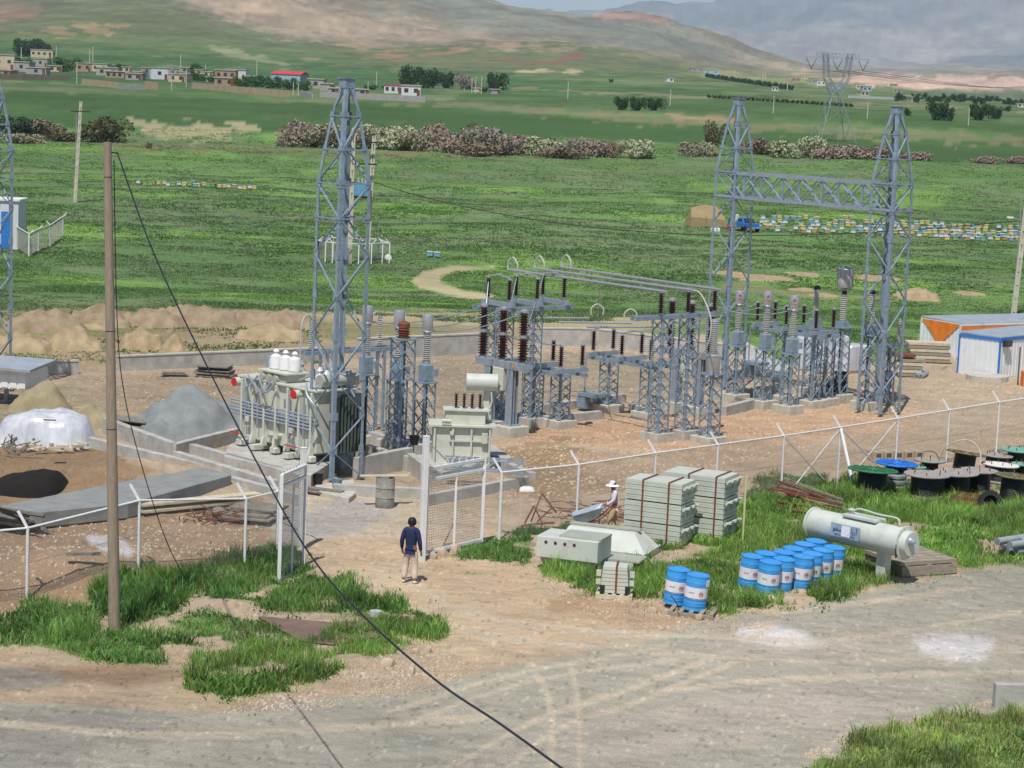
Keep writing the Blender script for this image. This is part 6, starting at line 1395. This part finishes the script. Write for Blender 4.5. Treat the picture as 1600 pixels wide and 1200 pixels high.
for i,(x,y,s_,lb) in enumerate([(648,1022,.13,'brown round stone at the road edge right of the left grass'),(668,1020,.12,'grey round stone at the road edge right of the left grass'),(607,1040,.18,'flat pale stone at the grass corner by the road'),(642,1052,.15,'white speckled stone at the grass corner'),(1205,942,.22,'cream stone block below the drum cluster'),(1232,944,.2,'pale stone block at the right below the drum cluster'),(1093,968,.13,'pinkish stone in front of the broken pallet'),(1020,958,.16,'flat pale stone left of the broken pallet'),(690,868,.25,'large stone at the foot of the right gate post'),(707,862,.3,'largest stone in the rubble beside the right gate post'),(676,872,.18,'small stone under the right gate post')]):
    p=P(x,y); o=stone_mesh('stone',[(0,0,.05,s_)],STN,lb); o.location=p
# ---------------------------------------------------------------- meadow furniture
def concpole(px,py,pt,label,arm=True,dx=0,wid=.32,lad=True,leanpx=0,grp='concrete poles'):
    b=P(px,py); h=hgt(b,pt); t=thing('concrete_pole',label,'pole',b,0,grp); k=ppm(b); lx=leanpx/k
    m=MB(); n=max(6,int(h/.9))
    for s_ in(-1,1): m.bar((s_*wid*.32,0,-.3),(lx+s_*wid*.2,0,h),wid*.26,wid*.6)
    for i in range(n): 
        q=(i+.5)/n
        m.box((lx*q,0,h*q),(wid*.55,wid*.5,h/n*.45))
    m.build('shaft',PCONC,t); MB().box((0,.02,h*.45),(wid*.3,.02,h*.9)).build('recess',CONCD,t)
    if arm: MB().box((lx*.93,0,h*.9),(2.2,.1,.1)).build('crossarm',DKM,t)
    return t
concpole(117,316,158,'concrete pole with crossarm standing in the meadow at left',leanpx=7)
concpole(1583,493,282,'concrete pole with lamp behind the white sheds',leanpx=10,arm=False); b=P(1583,493); h=hgt(b,345)
t=[o for o in C.objects if o.get('label','').startswith('concrete pole with lamp')][0]; MB().bar((0.1,0,h),(-.6,-.2,h+.25),.06).build('lamp_arm',GALVL,t); MB().box((-.75,-.2,h+.22),(.45,.22,.12)).build('lamp',WHT,t)
concpole(546,412,200,'left pole of the pair carrying the blue pole transformer',leanpx=0,arm=False,grp='pole transformer pair'); concpole(573,411,212,'right pole of the pair carrying the blue pole transformer',leanpx=5,arm=False,grp='pole transformer pair')
b=P(560,412); k=ppm(b); t=thing('pole_transformer','blue transformer on a steel bracket between two concrete poles','transformer',b)
h1=hgt(b,308); MB().box((0,-.1,h1),(2.2,.5,.12)).build('bracket',RUST,t); MB().box((.1,-.1,h1+.65),(1.3,.8,1.1)).build('tank',mat('transformer_blue',S(96,150,186),.5),t,bev=.04)
for x in(-.2,.1,.4): MB().lathe([(.08,0),(.1,.1),(.05,.15),(.08,.25),(.03,.35)],8,(x,-.1,h1+1.2)).build('bushing',PORG,t,sm=True)
for y in(222,256): MB().box((0,0,hgt(b,y)),(2.6,.12,.12)).build('crossarm',DKM,t)
# small enclosures
def encl(label,pts,h,arm=.5):
    P0=[P(*q) for q in pts]; t=thing('enclosure_fence',label,'fence',P0[0])
    for p in P0:
        q=p-P0[0]; po=MB().box((q.x,q.y,q.z+h/2),(.09,.09,h)).build('post',WHT,t); MB().bar((q.x,q.y,q.z+h),(q.x+rnd.choice([-.35,.35]),q.y,q.z+h+.35),.07).build('arm',WHT,po)
    for a,b_ in zip(P0[:-1],P0[1:]):
        a=a-P0[0];b_=b_-P0[0]; MB().bar(a+Vector((0,0,h)),b_+Vector((0,0,h)),.07).build('rail',WHT,t); mesh_panel(t,a,b_,.1,h,st=.16,r=.004)
    return t
encl('small white fence round the pole transformer in the meadow',[(497,408),(508,410),(519,411),(540,413),(560,413),(580,413),(597,411),(608,412),(590,405),(520,403),(497,408)],1.7)
encl('white fence of the hut at the left edge',[(2,372),(45,401),(60,392),(78,385),(98,370)],1.8)
tag(heap('white_sack',606,405,14,398,WHT,'white sack hanging at the small meadow fence',cat='sack',pk=.4,seed=61))
b=P(-22,388); t=thing('meadow_hut','pale hut with blue door at the left picture edge','hut',b,R_(0)); h=hgt(b,312)
W=50/ppm(b)*1.0
MB().box((W/2,1.5,h/2),(W,3,h)).build('wall',WHW,t); MB().box((W/2,1.5,h+.05),(W+.3,3.3,.15)).build('roof',WHT,t); MB().box((W*.62,-.03,h*.4),(.8,.06,h*.75)).build('door',BLP,t)
b=P(33,366); t=thing('mini_excavator','yellow machine standing between the hut and its fence','excavator',b); MB().box((0,0,1.1),(.8,.8,1.3)).build('cab',mat('dull_orange',S(190,150,90),.6),t,bev=.05); MB().box((0,0,.25),(.9,1.0,.4)).build('tracks',BLK,t)
# bee hives
HC=[mat('hive_yellow',S(212,188,104),.6,var=.1),mat('hive_white',S(214,214,206),.6,var=.08),mat('hive_blue',S(116,160,192),.6,var=.1),mat('hive_green',S(120,176,120),.6,var=.1),mat('hive_wood',S(184,150,104),.7,var=.12)]
HN=['yellow','white','blue','green','tan']
hp0=[]
for c in range(5):
    m=MB().box((0,0,.33),(.55,.5,.42)).box((0,-.26,.2),(.5,.04,.06)); 
    me=m.build('bee_hive',HC[c]); l=MB().box((0,0,.57),(.62,.58,.07)).build('lid',HC[(c+1)%5 if c%2 else 1],me); hp0.append(me)
used=[0]*5
def hive(px,py,c,lb,grp):
    p=P(px,py)
    if not used[c]: o=hp0[c]; used[c]=1; o.location=p; o.rotation_euler[2]=rnd.uniform(-.3,.3)
    else:
        o=hp0[c].copy(); C.objects.link(o); o.location=p; o.rotation_euler[2]=rnd.uniform(-.3,.3)
        for ch in hp0[c].children: q=ch.copy(); C.objects.link(q); q.parent=o
    o.scale=(.86,)*3; o['label']=lb; o['category']='beehive'; o['group']=grp
rows=[(343,1192,1330),(349,1190,1480),(354,1195,1600),(359,1198,1600),(363.5,1215,1600),(368,1360,1600),(372.5,1480,1600)]
for r,(y,x0,x1) in enumerate(rows):
    x=x0
    while x<x1:
        if rnd.random()<.84: 
            c=rnd.choices(range(5),(26,26,18,16,14))[0]; hive(x,y+rnd.uniform(-1.2,1.2)+(x-1200)*.012,c,f'{HN[c]} beehive box in the long rows behind the gantry',f'{HN[c]} beehives of the right apiary')
        x+=rnd.uniform(7.5,12)
for i in range(24):
    x=218+i*7.8+rnd.uniform(-2,2); c=rnd.choices(range(5),(34,30,10,8,4))[0]; hive(x,288+(x-218)*.045+rnd.uniform(-1,2),c,f'{HN[c]} beehive box in the far left meadow line',f'{HN[c]} beehives of the left line')
hive(672,402,2,'left blue and white beehive alone by the curved track','lone hives'); hive(683,403,2,'right blue and white beehive alone by the curved track','lone hives')
# tent
b=P(1103,354); k=ppm(b); w_=58/k; h=hgt(b,320)
t=thing('canvas_tent','brown canvas ridge tent beside the beehives','tent',b,R_(12))
V=[(-w_/2,-1.2,0),(w_/2,-1.2,0),(w_/2,2,0),(-w_/2,2,0),(-w_*.42,.3,h*.85),(-w_*.05,.4,h),(w_*.32,.4,h*.92),(-w_/2,-1.1,h*.45),(w_*.48,-1.1,h*.35)]
newmesh('canvas',V,[(0,1,8,7),(7,8,6,5,4),(0,7,4),(0,4,3),(1,2,6),(1,6,8),(3,4,5,2),(5,6,2)],CLTH,parent=t); MB().bar((-w_*.1,-1.3,0),(-w_*.1,-1.22,h*.5),.08).build('pole',WOODG,t)
# pickup
b=P(1163,361); t=thing('blue_pickup','blue pickup truck parked between the tent and the beehives','pickup truck',b,R_(-62)); PB=mat('pickup_blue',S(38,104,180),.35,.0,var=.05,spec=.6)
MB().add([(-2.2,-.82,.45),(2.2,-.82,.45),(2.2,.82,.45),(-2.2,.82,.45),(-2.2,-.82,1.0),(2.15,-.8,.95),(2.15,.8,.95),(-2.2,.82,1.0)],[(0,3,2,1),(4,5,6,7),(0,1,5,4),(1,2,6,5),(2,3,7,6),(3,0,4,7)]).build('body',PB,t,bev=.06)
cb=MB().add([(-.5,-.78,.98),(1.0,-.78,.96),(1.0,.78,.96),(-.5,.78,.98),(-.35,-.66,1.5),(.5,-.66,1.5),(.5,.66,1.5),(-.35,.66,1.5)],[(4,5,6,7),(0,1,5,4),(1,2,6,5),(2,3,7,6),(3,0,4,7)]).build('cab',PB,t,bev=.04)
MB().add([(1.0,-.7,1.02),(1.0,.7,1.02),(.56,.6,1.44),(.56,-.6,1.44)],[(0,1,2,3)]).build('windscreen',GLS,t).location=(.03,0,0)
for s_ in(-1,1): MB().box((.15,s_*.74,1.22),(.8,.03,.3)).build('side_window',GLS,t); MB().box((2.2,s_*.6,.78),(.06,.22,.16)).build('headlight',WHT,t)
MB().box((2.24,0,.5),(.08,1.6,.16)).build('bumper',GALVL,t)
for x in(-1.4,1.4):
    for s_ in(-1,1): MB().lathe([(.14,-.1),(.33,-.1),(.36,0),(.33,.1),(.14,.1)],16,(x,s_*.74,.34),ax='y').build('wheel',BLK,t,sm=True)
for s_ in(-1,1): MB().bar((-.55,s_*.7,1.0),(-.55,s_*.7,1.75),.05).build('rack',GALVL,t)
for i,(x,y,w_,hh,m_,lb) in enumerate([(1118,362,14,6,WHT,'white sack lying before the tent'),(1142,360,12,8,RED,'red box left of the pickup'),(1132,355,10,7,BLP,'blue crate behind the red box'),(1150,347,8,12,WHW,'pale bundle between tent and pickup')]):
    b=P(x,y); k=ppm(b); o=MB().box((0,0,hh/k/2),(w_/k,.5,hh/k)).build('camp_box',m_,loc=b,bev=.05); tag(o,lb,'box')
# long cable across the meadow
concp=P(573,411)
def wirepx(pts,label,r=.03,Ys=None,name='overhead_wire'):
    A=[tuple(at_depth(a,b,Y)) for a,b,Y in pts]; cable(name,A,label,r,8)
wirepx([(578,282,150),(640,302,148),(760,330,145),(900,352,140),(1050,365,132),(1200,368,125),(1400,361,118),(1590,345,110)],'black cable sagging from the pole transformer to the right concrete pole',.022)
# ---------------------------------------------------------------- vegetation crowns
def leafmat(name,c,c2): return mat(name,c,.85,0,var=.3,scale=.9,col2=c2,mixr=(.3,.7))
def crown_mesh(name,n,leaf,seed,mt,lobes=9,flat=.75,hollow=.55,trunk=True):
    rs=np.random.RandomState(seed); L=[]
    for i in range(lobes):
        a=rs.rand()*6.28; rr=.62*rs.rand()**.6; L.append((rr*math.cos(a),rr*math.sin(a)*.8,rs.uniform(.28,.74),rs.uniform(.2,.4)))
    L.append((0,0,.55,.42)); L=np.array(L)
    pick=rs.randint(0,len(L),n); d=rs.randn(n,3); d/=np.linalg.norm(d,axis=1)[:,None]; r=L[pick,3]*(hollow+(1.12-hollow)*rs.rand(n)**.5)
    c=L[pick,:3]+d*r[:,None]*np.array([1,1,flat]); c[:,2]=np.clip(c[:,2],.02,1.05)
    a=rs.randn(n,3);a/=np.linalg.norm(a,axis=1)[:,None]; b=np.cross(a,d+rs.randn(n,3)*.6); b/=np.linalg.norm(b,axis=1)[:,None]+1e-9
    s=leaf*(.6+.8*rs.rand(n))[:,None]; V=np.stack([c-a*s,c+b*s*.7,c+a*s,c-b*s*.7],1).reshape(-1,3)
    me=npmesh(name,V,np.arange(n*4),4,mt); return me
PROTO={}
KC={'pink':(S(136,116,106),S(166,146,134)),'beige':(S(126,120,98),S(164,156,132)),'pale':(S(136,142,106),S(184,186,152)),'brown':(S(112,98,82),S(144,126,106)),'green':(S(44,76,36),S(74,112,52)),'dark':(S(30,54,30),S(56,84,44)),'bare':(S(126,116,106),S(158,148,136)),'olive':(S(78,80,52),S(110,108,74))}
BARK=mat('bark',S(92,76,62),.9)
def plant(px,py,wpx,pt,kind,label,cat='shrub',grp=None,tree=False,n=None,zs=0):
    b=P(px,py); k=ppm(b); w_=wpx/k; h=max(.5,hgt(b,pt))
    near=wpx>22; key=(kind,near,rnd.randint(0,2))
    if key not in PROTO:
        nn=(1500 if near else 420); PROTO[key]=crown_mesh('crown',nn,.05 if near else .085,hash(key[2])%99+7+len(PROTO),leafmat('leaves_'+kind+str(len(PROTO)),*KC[kind]),hollow=.75 if kind in('bare',) else .5)
        cr=PROTO[key]; first=True
    else: first=False; cr=PROTO[key].copy(); C.objects.link(cr)
    nm={'tree':'tree','shrub':'flowering_shrub'}[cat] if cat in('tree','shrub') else cat
    t=thing(nm,label,cat,b,rnd.uniform(-.5,.5),grp)
    cr.parent=t; z0=.18*h if tree else -.3*h
    cr.location=(0,0,z0); cr.scale=(w_*.66,w_*.5,(h-z0)*1.12); cr.rotation_euler=(0,0,rnd.choice([0,math.pi])); cr.name='crown'
    tr=MB().tube([(0,0,-.4),(w_*.02,0,h*.3),(w_*.05,0,h*.6)],[w_*.04+.05,w_*.03+.03,.03],6)
    for q in(-1,1): tr.tube([(0,0,h*.15),(q*w_*.2,0,h*.55)],[w_*.02+.02,.02],5)
    tr.build('trunk',BARK,t)
    return t
HG='flowering shrubs of the hedge line'
sh=[(60,212,70,186,'brown','rust brown shrub at the left end of the hedge line'),(20,214,60,182,'dark','dark green shrub at the left picture edge of the hedge line'),(98,220,60,204,'olive','low olive shrub left of the concrete pole'),(165,222,66,186,'olive','dark round shrub right of the concrete pole'),(35,224,50,208,'beige','low pale shrub under the rust brown one'),
(462,228,60,191,'pink','pink topped shrub at the left end of the long hedge'),(500,230,64,194,'beige','beige shrub left of the tall tower top'),(545,232,60,198,'beige','beige shrub behind the tall tower top'),(590,232,60,195,'pale','pale shrub right of the tall tower top'),(625,234,58,198,'pale','pale green shrub left of the deep pink one'),(648,236,50,202,'beige','beige shrub touching the deep pink one'),(683,232,44,195,'pink','deep pink shrub, the pinkest of the hedge'),
(718,238,58,208,'pink','pinkish brown shrub right of the deep pink one'),(768,241,62,198,'bare','bare grey shrub with upright twigs'),(812,240,50,210,'pink','pink grey shrub right of the bare one'),(850,243,60,214,'pale','pale shrub with green flecks in the hedge middle'),(893,243,34,216,'bare','thin grey shrub in the hedge middle'),(925,244,50,218,'pink','low pinkish shrub right of the hedge middle'),(958,246,36,222,'brown','low brown shrub beside the pale round one'),(1000,247,54,219,'pale','pale round shrub at the right end of the long hedge'),
(740,243,60,222,'brown','low brown undergrowth below the bare shrub'),(880,247,60,228,'brown','low brown undergrowth below the thin grey shrub'),(1080,244,40,222,'beige','beige shrub left of the dark tree'),(1104,244,30,222,'pale','pale shrub at the foot of the dark tree'),(1190,241,52,216,'brown','brown shrub right of the left gantry tower'),(1228,246,60,220,'pale','pale shrub behind the gantry beam'),(1265,246,48,213,'pale','tallest pale shrub behind the gantry beam'),(1295,248,50,228,'pink','low pink shrub behind the gantry beam'),(1330,248,56,226,'pink','pinkish shrub left of the right tower top'),(1368,248,50,227,'brown','brown shrub just left of the right tower'),(1430,250,42,236,'pink','low pink shrub right of the right tower'),(1540,255,34,243,'pink','small pink shrub in the right meadow edge'),(1592,255,40,243,'pink','small pink shrub at the right picture edge')]
for s_ in sh: plant(s_[0],s_[1],s_[2]*1.35,s_[3],s_[4],s_[5],'shrub',HG)
plant(1116,243,46,190,'olive','dark tree with thin crown left of the left gantry tower','tree',tree=True)
plant(1218 if 0 else 232,232,12,222,'olive','small dry bush on the bank in the left meadow','shrub')
tr=[(40,88,48,62,'dark','dark tree above the village at the left edge'),(68,88,34,66,'dark','second dark tree above the village left'),(38,112,26,92,'dark','dark conifer before the village left'),(98,112,36,90,'green','green tree right of the yellow village house'),(120,110,26,92,'green','small green tree beside the village lane'),(190,112,24,100,'green','green tree in the village centre'),(305,115,28,100,'green','round tree behind the village centre'),(310,126,34,114,'green','low tree before the village centre'),(330,128,24,118,'green','small tree right of the village centre'),
(378,136,30,120,'green','orchard tree left of the red roof'),(402,136,30,118,'green','orchard tree in the middle left of the red roof'),(428,138,32,120,'green','orchard tree under the red roof'),(455,140,28,122,'green','orchard tree right of the red roof'),(476,142,24,126,'green','orchard tree at the grey wall'),(580,140,24,133,'green','low hedge tree behind the long grey wall'),(604,140,20,134,'green','low hedge tree beside the white house'),
(641,138,38,105,'dark','tall green tree at the left of the row behind the white house'),(668,138,40,108,'dark','tall green tree in the middle of the row behind the white house'),(694,138,34,112,'dark','tall green tree at the right of the row behind the white house'),(728,140,34,117,'bare','greyish leafless tree by the far poles'),(776,144,32,114,'dark','round dark tree standing alone in the field'),(757,144,12,136,'dark','small bush left of the round lone tree'),
(972,172,24,153,'dark','left tree of the field clump'),(998,173,30,152,'dark','middle tree of the field clump'),(1024,173,28,153,'dark','right tree of the field clump'),(955,129,8,123,'dark','tiny lone tree on the far field'),(1467,188,36,160,'dark','round tree in the right field'),(1484,189,16,170,'dark','smaller tree beside the round one in the right field'),(1532,188,40,162,'dark','wide tree at the right by the field pole'),(1556,186,24,168,'dark','tree at the right edge of the wide one'),(1418,181,14,170,'dark','small tree right of the right tower top'),(1574,174,14,166,'dark','small far tree near the right edge')]
for s_ in tr: plant(*s_[:4],s_[4],s_[5],'tree','trees round the village and in the fields',tree=False)
for i in range(26):
    q=i/25; plant(1105+q*130,121+q*20,11,115+q*18,'dark','tree in the slanting far row below the hill','tree','slanting far tree row')
for i in range(30):
    q=i/29; plant(1108+q*222,153+q*14,9,148+q*14,'dark','tree in the straight far orchard row','tree','straight far orchard row')
for i in range(34):
    q=i/33; plant(1402+q*200,156+q*6+rnd.uniform(-4,4),13,148+q*6+rnd.uniform(-4,3),'dark','tree in the distant belt at the right','tree','distant tree belt')
# ---------------------------------------------------------------- village
def house(x0,x1,yb,yt,mt,label,dep=6,roof=ROOFG,wins=2,door=True,yaw=None,storeys=1,gable=False,grp='village houses',cat='house'):
    b=P((x0+x1)/2,yb); k=ppm(b); W=(x1-x0)/k; h=max(1.2,(yb-yt)/k)
    t=thing('village_house',label,cat,b,yaw if yaw is not None else rnd.uniform(-.25,.25),grp)
    w_=MB().box((0,dep/2,h/2-.5),(W,dep,h+1)).build('wall',mt,t)
    if gable:
        V=[(-W/2-.3,-.3,h),(W/2+.3,-.3,h),(W/2+.3,dep+.3,h),(-W/2-.3,dep+.3,h),(-W/2-.3,dep/2,h+1.1),(W/2+.3,dep/2,h+1.1)]
        newmesh('roof',V,[(0,1,5,4),(2,3,4,5),(0,4,3),(1,2,5),(0,3,2,1)],roof,parent=t)
    else: MB().box((0,dep/2,h+.1),(W+.5,dep+.5,.25)).build('roof',roof,t)
    for s_ in range(storeys):
        for i in range(wins):
            x=-W/2+W*(i+.5)/wins; z=(s_+.55)*h/storeys
            MB().box((x,-.04,z),(min(1.2,W/wins*.5),.12,min(1.1,h/storeys*.42))).build('window',GLS,t)
    if door: MB().box((W*.38,-.05,.9),(.9,.14,min(1.9,h*.8))).build('door',RUST,t)
    return t
H_=[(-10,22,108,86,CREAM,'flat roofed house at the far left of the village',2),(20,46,112,97,GREYW,'grey house beside the dark conifer',1),(48,82,90,78,CREAM,'yellowish two storey house with open bays, highest in the village',4),(52,74,104,92,GREYW,'grey house below the yellowish one',1),(40,72,116,106,GREYW,'low grey house at the village wall, left',1),
(118,142,112,99,PINKW,'brick house in the left village row',2),(142,168,112,100,CREAM,'cream house in the left village row',2),(150,185,118,106,GREYW,'long grey house before the cream one',2),(165,200,122,112,PINKW,'long low brick house with dark windows',4),(196,222,125,115,GREYW,'grey open shed with blue edge in the village front',2),(220,238,116,106,PINKW,'small brick house in the village centre',1),(236,262,124,106,WHW,'tall pale house in the village centre',1),(258,280,118,107,GREYW,'grey house behind the tall pale one',1),(262,290,128,116,CREAM,'cream house right of the tall pale one',2),(280,296,113,106,GREYW,'small grey house at the back of the village centre',1),
(312,332,120,112,CREAM,'low cream house right of the centre trees',1),(336,368,124,110,PINKW,'brick house with dark windows left of the grey block',3),(352,384,124,109,WHW,'pale grey block in the right village half',1),(335,366,134,122,PINKW,'low brick house before the grey block',2),(480,506,138,124,GREYW,'grey house right of the red roofed hall',1),(500,520,142,131,GREYW,'small grey shed right of the red roofed hall',0)]
H_+=[(104,118,110,100,GREYW,'narrow grey house before the cream row',1),(172,190,110,102,GREYW,'grey flat house behind the brick row',2),(190,206,113,105,CREAM,'cream house behind the grey open shed',1),(206,222,120,112,WHW,'small white house in the village front',1),(290,304,122,115,GREYW,'grey house at the lane head',1),(304,318,116,109,PINKW,'brick house behind the lane',1),(322,338,128,121,GREYW,'grey house under the centre trees',2),(366,382,132,125,CREAM,'cream house below the pale block',1),(384,398,128,119,GREYW,'grey house right of the pale block',1),(512,530,146,138,GREYW,'grey house at the far end of the grey wall',1),(526,546,143,137,CREAM,'cream house behind the tall tower top',1),(22,40,104,95,WHW,'white house between the left dark trees',1),(76,96,112,103,CREAM,'cream house under the yellowish one',2),(0,18,118,110,PINKW,'low brick house at the left edge',1),(556,576,148,140,GREYW,'grey house behind the long wall middle',1)]
for x0,x1,yb,yt,m_,lb,wn in H_: house(x0,x1,yb,yt,m_,lb,wins=wn)
house(422,470,131,116,BLW,'pale blue hall with a red roof',dep=9,roof=ROOFR,wins=0,door=False,gable=True,yaw=-.25)
house(600,628,146,133,WHW,'white house with red edged flat roof at the end of the long grey wall',wins=3,roof=ROOFR,yaw=0); house(627,657,150,134,WHW,'pale blue topped white house at the right end of the village',wins=2,yaw=0)
house(767,781,147,140,GREYW,'tiny grey hut under the round lone tree',dep=3,wins=0); house(740,752,144,138,CREAM,'tiny tan hut among the far poles',dep=3,wins=0); house(1042,1056,128,122,WHW,'small white house alone below the hill',wins=1); 
R2=[(1080,1100,112,107,GREYW,'left part of the long shed on the far hillside'),(1100,1124,116,110,BLW,'right part of the long shed on the far hillside'),(1238,1250,128,122,PINKW,'small brick house in the far right village'),(1252,1262,124,118,CREAM,'cream house in the far right village'),(1262,1274,131,125,GREYW,'grey house in the far right village'),(1276,1290,134,126,WHW,'white house in the far right village'),(1206,1216,142,136,WHW,'tiny white house by the slanting tree row'),(1338,1350,140,131,CREAM,'cream house behind the far pylon'),(1348,1362,143,135,BLW,'pale blue house behind the far pylon'),(1345,1358,150,143,CREAM,'tan house above the long pale wall'),(1396,1408,144,140,GREYW,'grey shed above the distant belt'),(1412,1424,157,150,CREAM,'left tan hall in the distant belt'),(1424,1438,160,152,CREAM,'right tan hall in the distant belt'),(1590,1604,168,162,WHW,'white house at the right edge of the plain'),(1300,1314,139,130,BLW,'bluish house left of the far pylon'),(1390,1402,135,131,PINKW,'reddish house in the far plain')]
for x0,x1,yb,yt,m_,lb in R2: house(x0,x1,yb,yt,m_,lb,wins=2,door=False,grp='far right village houses')
def vwall(pts,hpx,mt,label):
    for i,(a,b_) in enumerate(zip(pts[:-1],pts[1:])):
        p=P(*a);q=P(*b_); 
        V=[];
        h=hpx/ppm(p); d=q-p; o=thing('village_wall',label[i],'wall',p,0,'village boundary walls'); nrm=Vector((-d.y,d.x,0)).normalized()*.15
        m=MB(); V=[-nrm-Vector((0,0,1)),d-nrm-Vector((0,0,1)),d+nrm-Vector((0,0,1)),nrm-Vector((0,0,1)),-nrm+Vector((0,0,h)),d-nrm+Vector((0,0,h)),d+nrm+Vector((0,0,h)),nrm+Vector((0,0,h))]
        m.add(V,[(0,3,2,1),(4,5,6,7),(0,1,5,4),(1,2,6,5),(2,3,7,6),(3,0,4,7)]); m.build('panel',mt,o)
vwall([(-40,123),(110,126)],9,MUD,['tan wall along the left village front']); vwall([(128,132),(185,138)],9,MUD,['tan wall in the village front middle']); vwall([(183,139),(228,141)],8,CONCD,['dark grey wall in the village front middle']); vwall([(226,139),(246,141)],12,MUD,['short tan wall beside the village lane']); vwall([(300,138),(452,152)],9,MUD,['long tan wall right of the village lane']); vwall([(470,150),(488,156)],9,GREYW,['short grey wall before the grey houses']); vwall([(500,152),(665,160)],9,GREYW,['long grey wall before the white house']); vwall([(1326,153),(1407,156)],4,WHW,['long pale wall in the far plain'])
# far poles
fp=[(887,155,128,'first field pole right of the lone tree'),(1047,165,140,'field pole behind the field clump'),(1208,177,150,'field pole between the gantry towers, left'),(1355,186,159,'field pole between the gantry towers, right'),(1513,196,168,'field pole beside the wide right tree'),(737,145,122,'left of three close field poles'),(743,146,119,'middle of three close field poles'),(752,147,119,'right of three close field poles'),(588,133,112,'pole behind the white house'),(401,120,94,'tall pole left of the red roofed hall'),(282,108,85,'tall pole in the village centre'),(145,100,73,'left of the twin village poles'),(140,100,77,'right of the twin village poles'),(120,131,97,'pole at the front of the left village'),(268,141,106,'pole at the lane mouth'),(291,136,112,'pole right of the lane mouth'),(458,149,128,'left pole of the pair at the grey wall'),(466,150,130,'right pole of the pair at the grey wall'),(88,90,72,'pole beside the yellowish house'),(33,100,74,'pole left of the dark conifer'),(321,112,101,'short pole behind the village right'),(575,140,127,'short pole left of the white house'),(1192,124,114,'left pole on the far hillside'),(1196,126,113,'right pole on the far hillside'),(1148,119,110,'first pole on the far hillside'),(1230,141,130,'short pole by the far right village')]
for x,y,yt,lb in fp:
    b=P(x,y); h=(y-yt)/ppm(b); w_=max(.3,1.7/ppm(b)); o=MB().tube([(0,0,-1),(0,0,h)],[w_/2,w_/3],6).build('utility_pole',PCONC,loc=b); tag(o,lb,'pole','distant utility poles')
# pylon
b=P(1301,222); k=ppm(b); h=(222-84)/k; w0=74/k
t=thing('power_pylon','tall lattice power pylon far out in the green field','pylon',b,R_(10)); LG=mat('pylon_steel',S(150,156,160),.5,.3)
bw=.1
def lat(parent,prof,nm,bw):
    m=MB()
    for (z0,a0,c0),(z1,a1,c1) in zip(prof[:-1],prof[1:]):
        q0=[(c0+a0/2,-a0/2,z0),(c0+a0/2,a0/2,z0),(c0-a0/2,a0/2,z0),(c0-a0/2,-a0/2,z0)];q1=[(c1+a1/2,-a1/2,z1),(c1+a1/2,a1/2,z1),(c1-a1/2,a1/2,z1),(c1-a1/2,-a1/2,z1)]
        for i in range(4): m.bar(q0[i],q1[i],bw); m.bar(q0[i],q1[(i+1)%4],bw*.6); m.bar(q0[(i+1)%4],q1[i],bw*.6)
    m.build(nm,LG,parent)
S_=h/138
lat(t,[(0,58*S_,0),(30*S_,40*S_,0),(55*S_,24*S_,0),(72*S_,14*S_,0)],'base',bw)
lat(t,[(72*S_,14*S_,0),(100*S_,9*S_,-16*S_),(138*S_,7*S_,-20*S_)],'left_arm' if 0 else 'window_frame',bw); lat(t,[(72*S_,14*S_,0),(100*S_,9*S_,16*S_),(138*S_,7*S_,20*S_)],'window_frame',bw)
m=MB()
for z in(130,137): m.bar((-52*S_*(1 if z==130 else .5),0,z*S_-(0 if z==130 else 0)),(52*S_*(1 if z==130 else .5),0,z*S_),bw)
for i in range(-6,6): m.bar((i*6*S_,0,130*S_),((i+.5)*6*S_,0,137*S_),bw*.6); m.bar(((i+.5)*6*S_,0,137*S_),((i+1)*6*S_,0,130*S_),bw*.6)
m.build('crossbeam',LG,t)
for x in(-42,0,42):
    m=MB(); m.bar(((x-8)*S_,0,128*S_),(x*S_,0,112*S_),bw*.9); m.bar(((x+8)*S_,0,128*S_),(x*S_,0,112*S_),bw*.9); m.build('insulator_string',DKM,t)
for i,x in enumerate((-42,0,42)):
    A=[b+Vector((x*S_*.98,x*S_*.17,112*S_)),b+Vector((90+x*S_*.5,260,14)),b+Vector((230,760,24))]; cable('power_line',[tuple(p) for p in A],('left','middle','right')[i]+' conductor running from the far pylon toward the hills',.05,6)
# haze: one even box of air round everything on the ground
hz_=MB().box((0,11000,900),(44000,24400,2400)).build('haze',None)
hm_=bpy.data.materials.new('haze'); hm_.use_nodes=True; n_=hm_.node_tree; n_.nodes.remove(n_.nodes['Principled BSDF']); pv=n_.nodes.new('ShaderNodeVolumePrincipled'); pv.inputs['Color'].default_value=(.62,.77,1.0,1); pv.inputs['Density'].default_value=5.6e-5; pv.inputs['Anisotropy'].default_value=0.0
n_.links.new(pv.outputs[0],n_.nodes['Material Output'].inputs['Volume']); hz_.data.materials.append(hm_); tag(hz_,'pale haze over the plain and mountains','haze',kind='stuff')
for o in C.objects:
    if o.parent is None and o.get('category') and not o.get('kind'): o['kind']='thing'
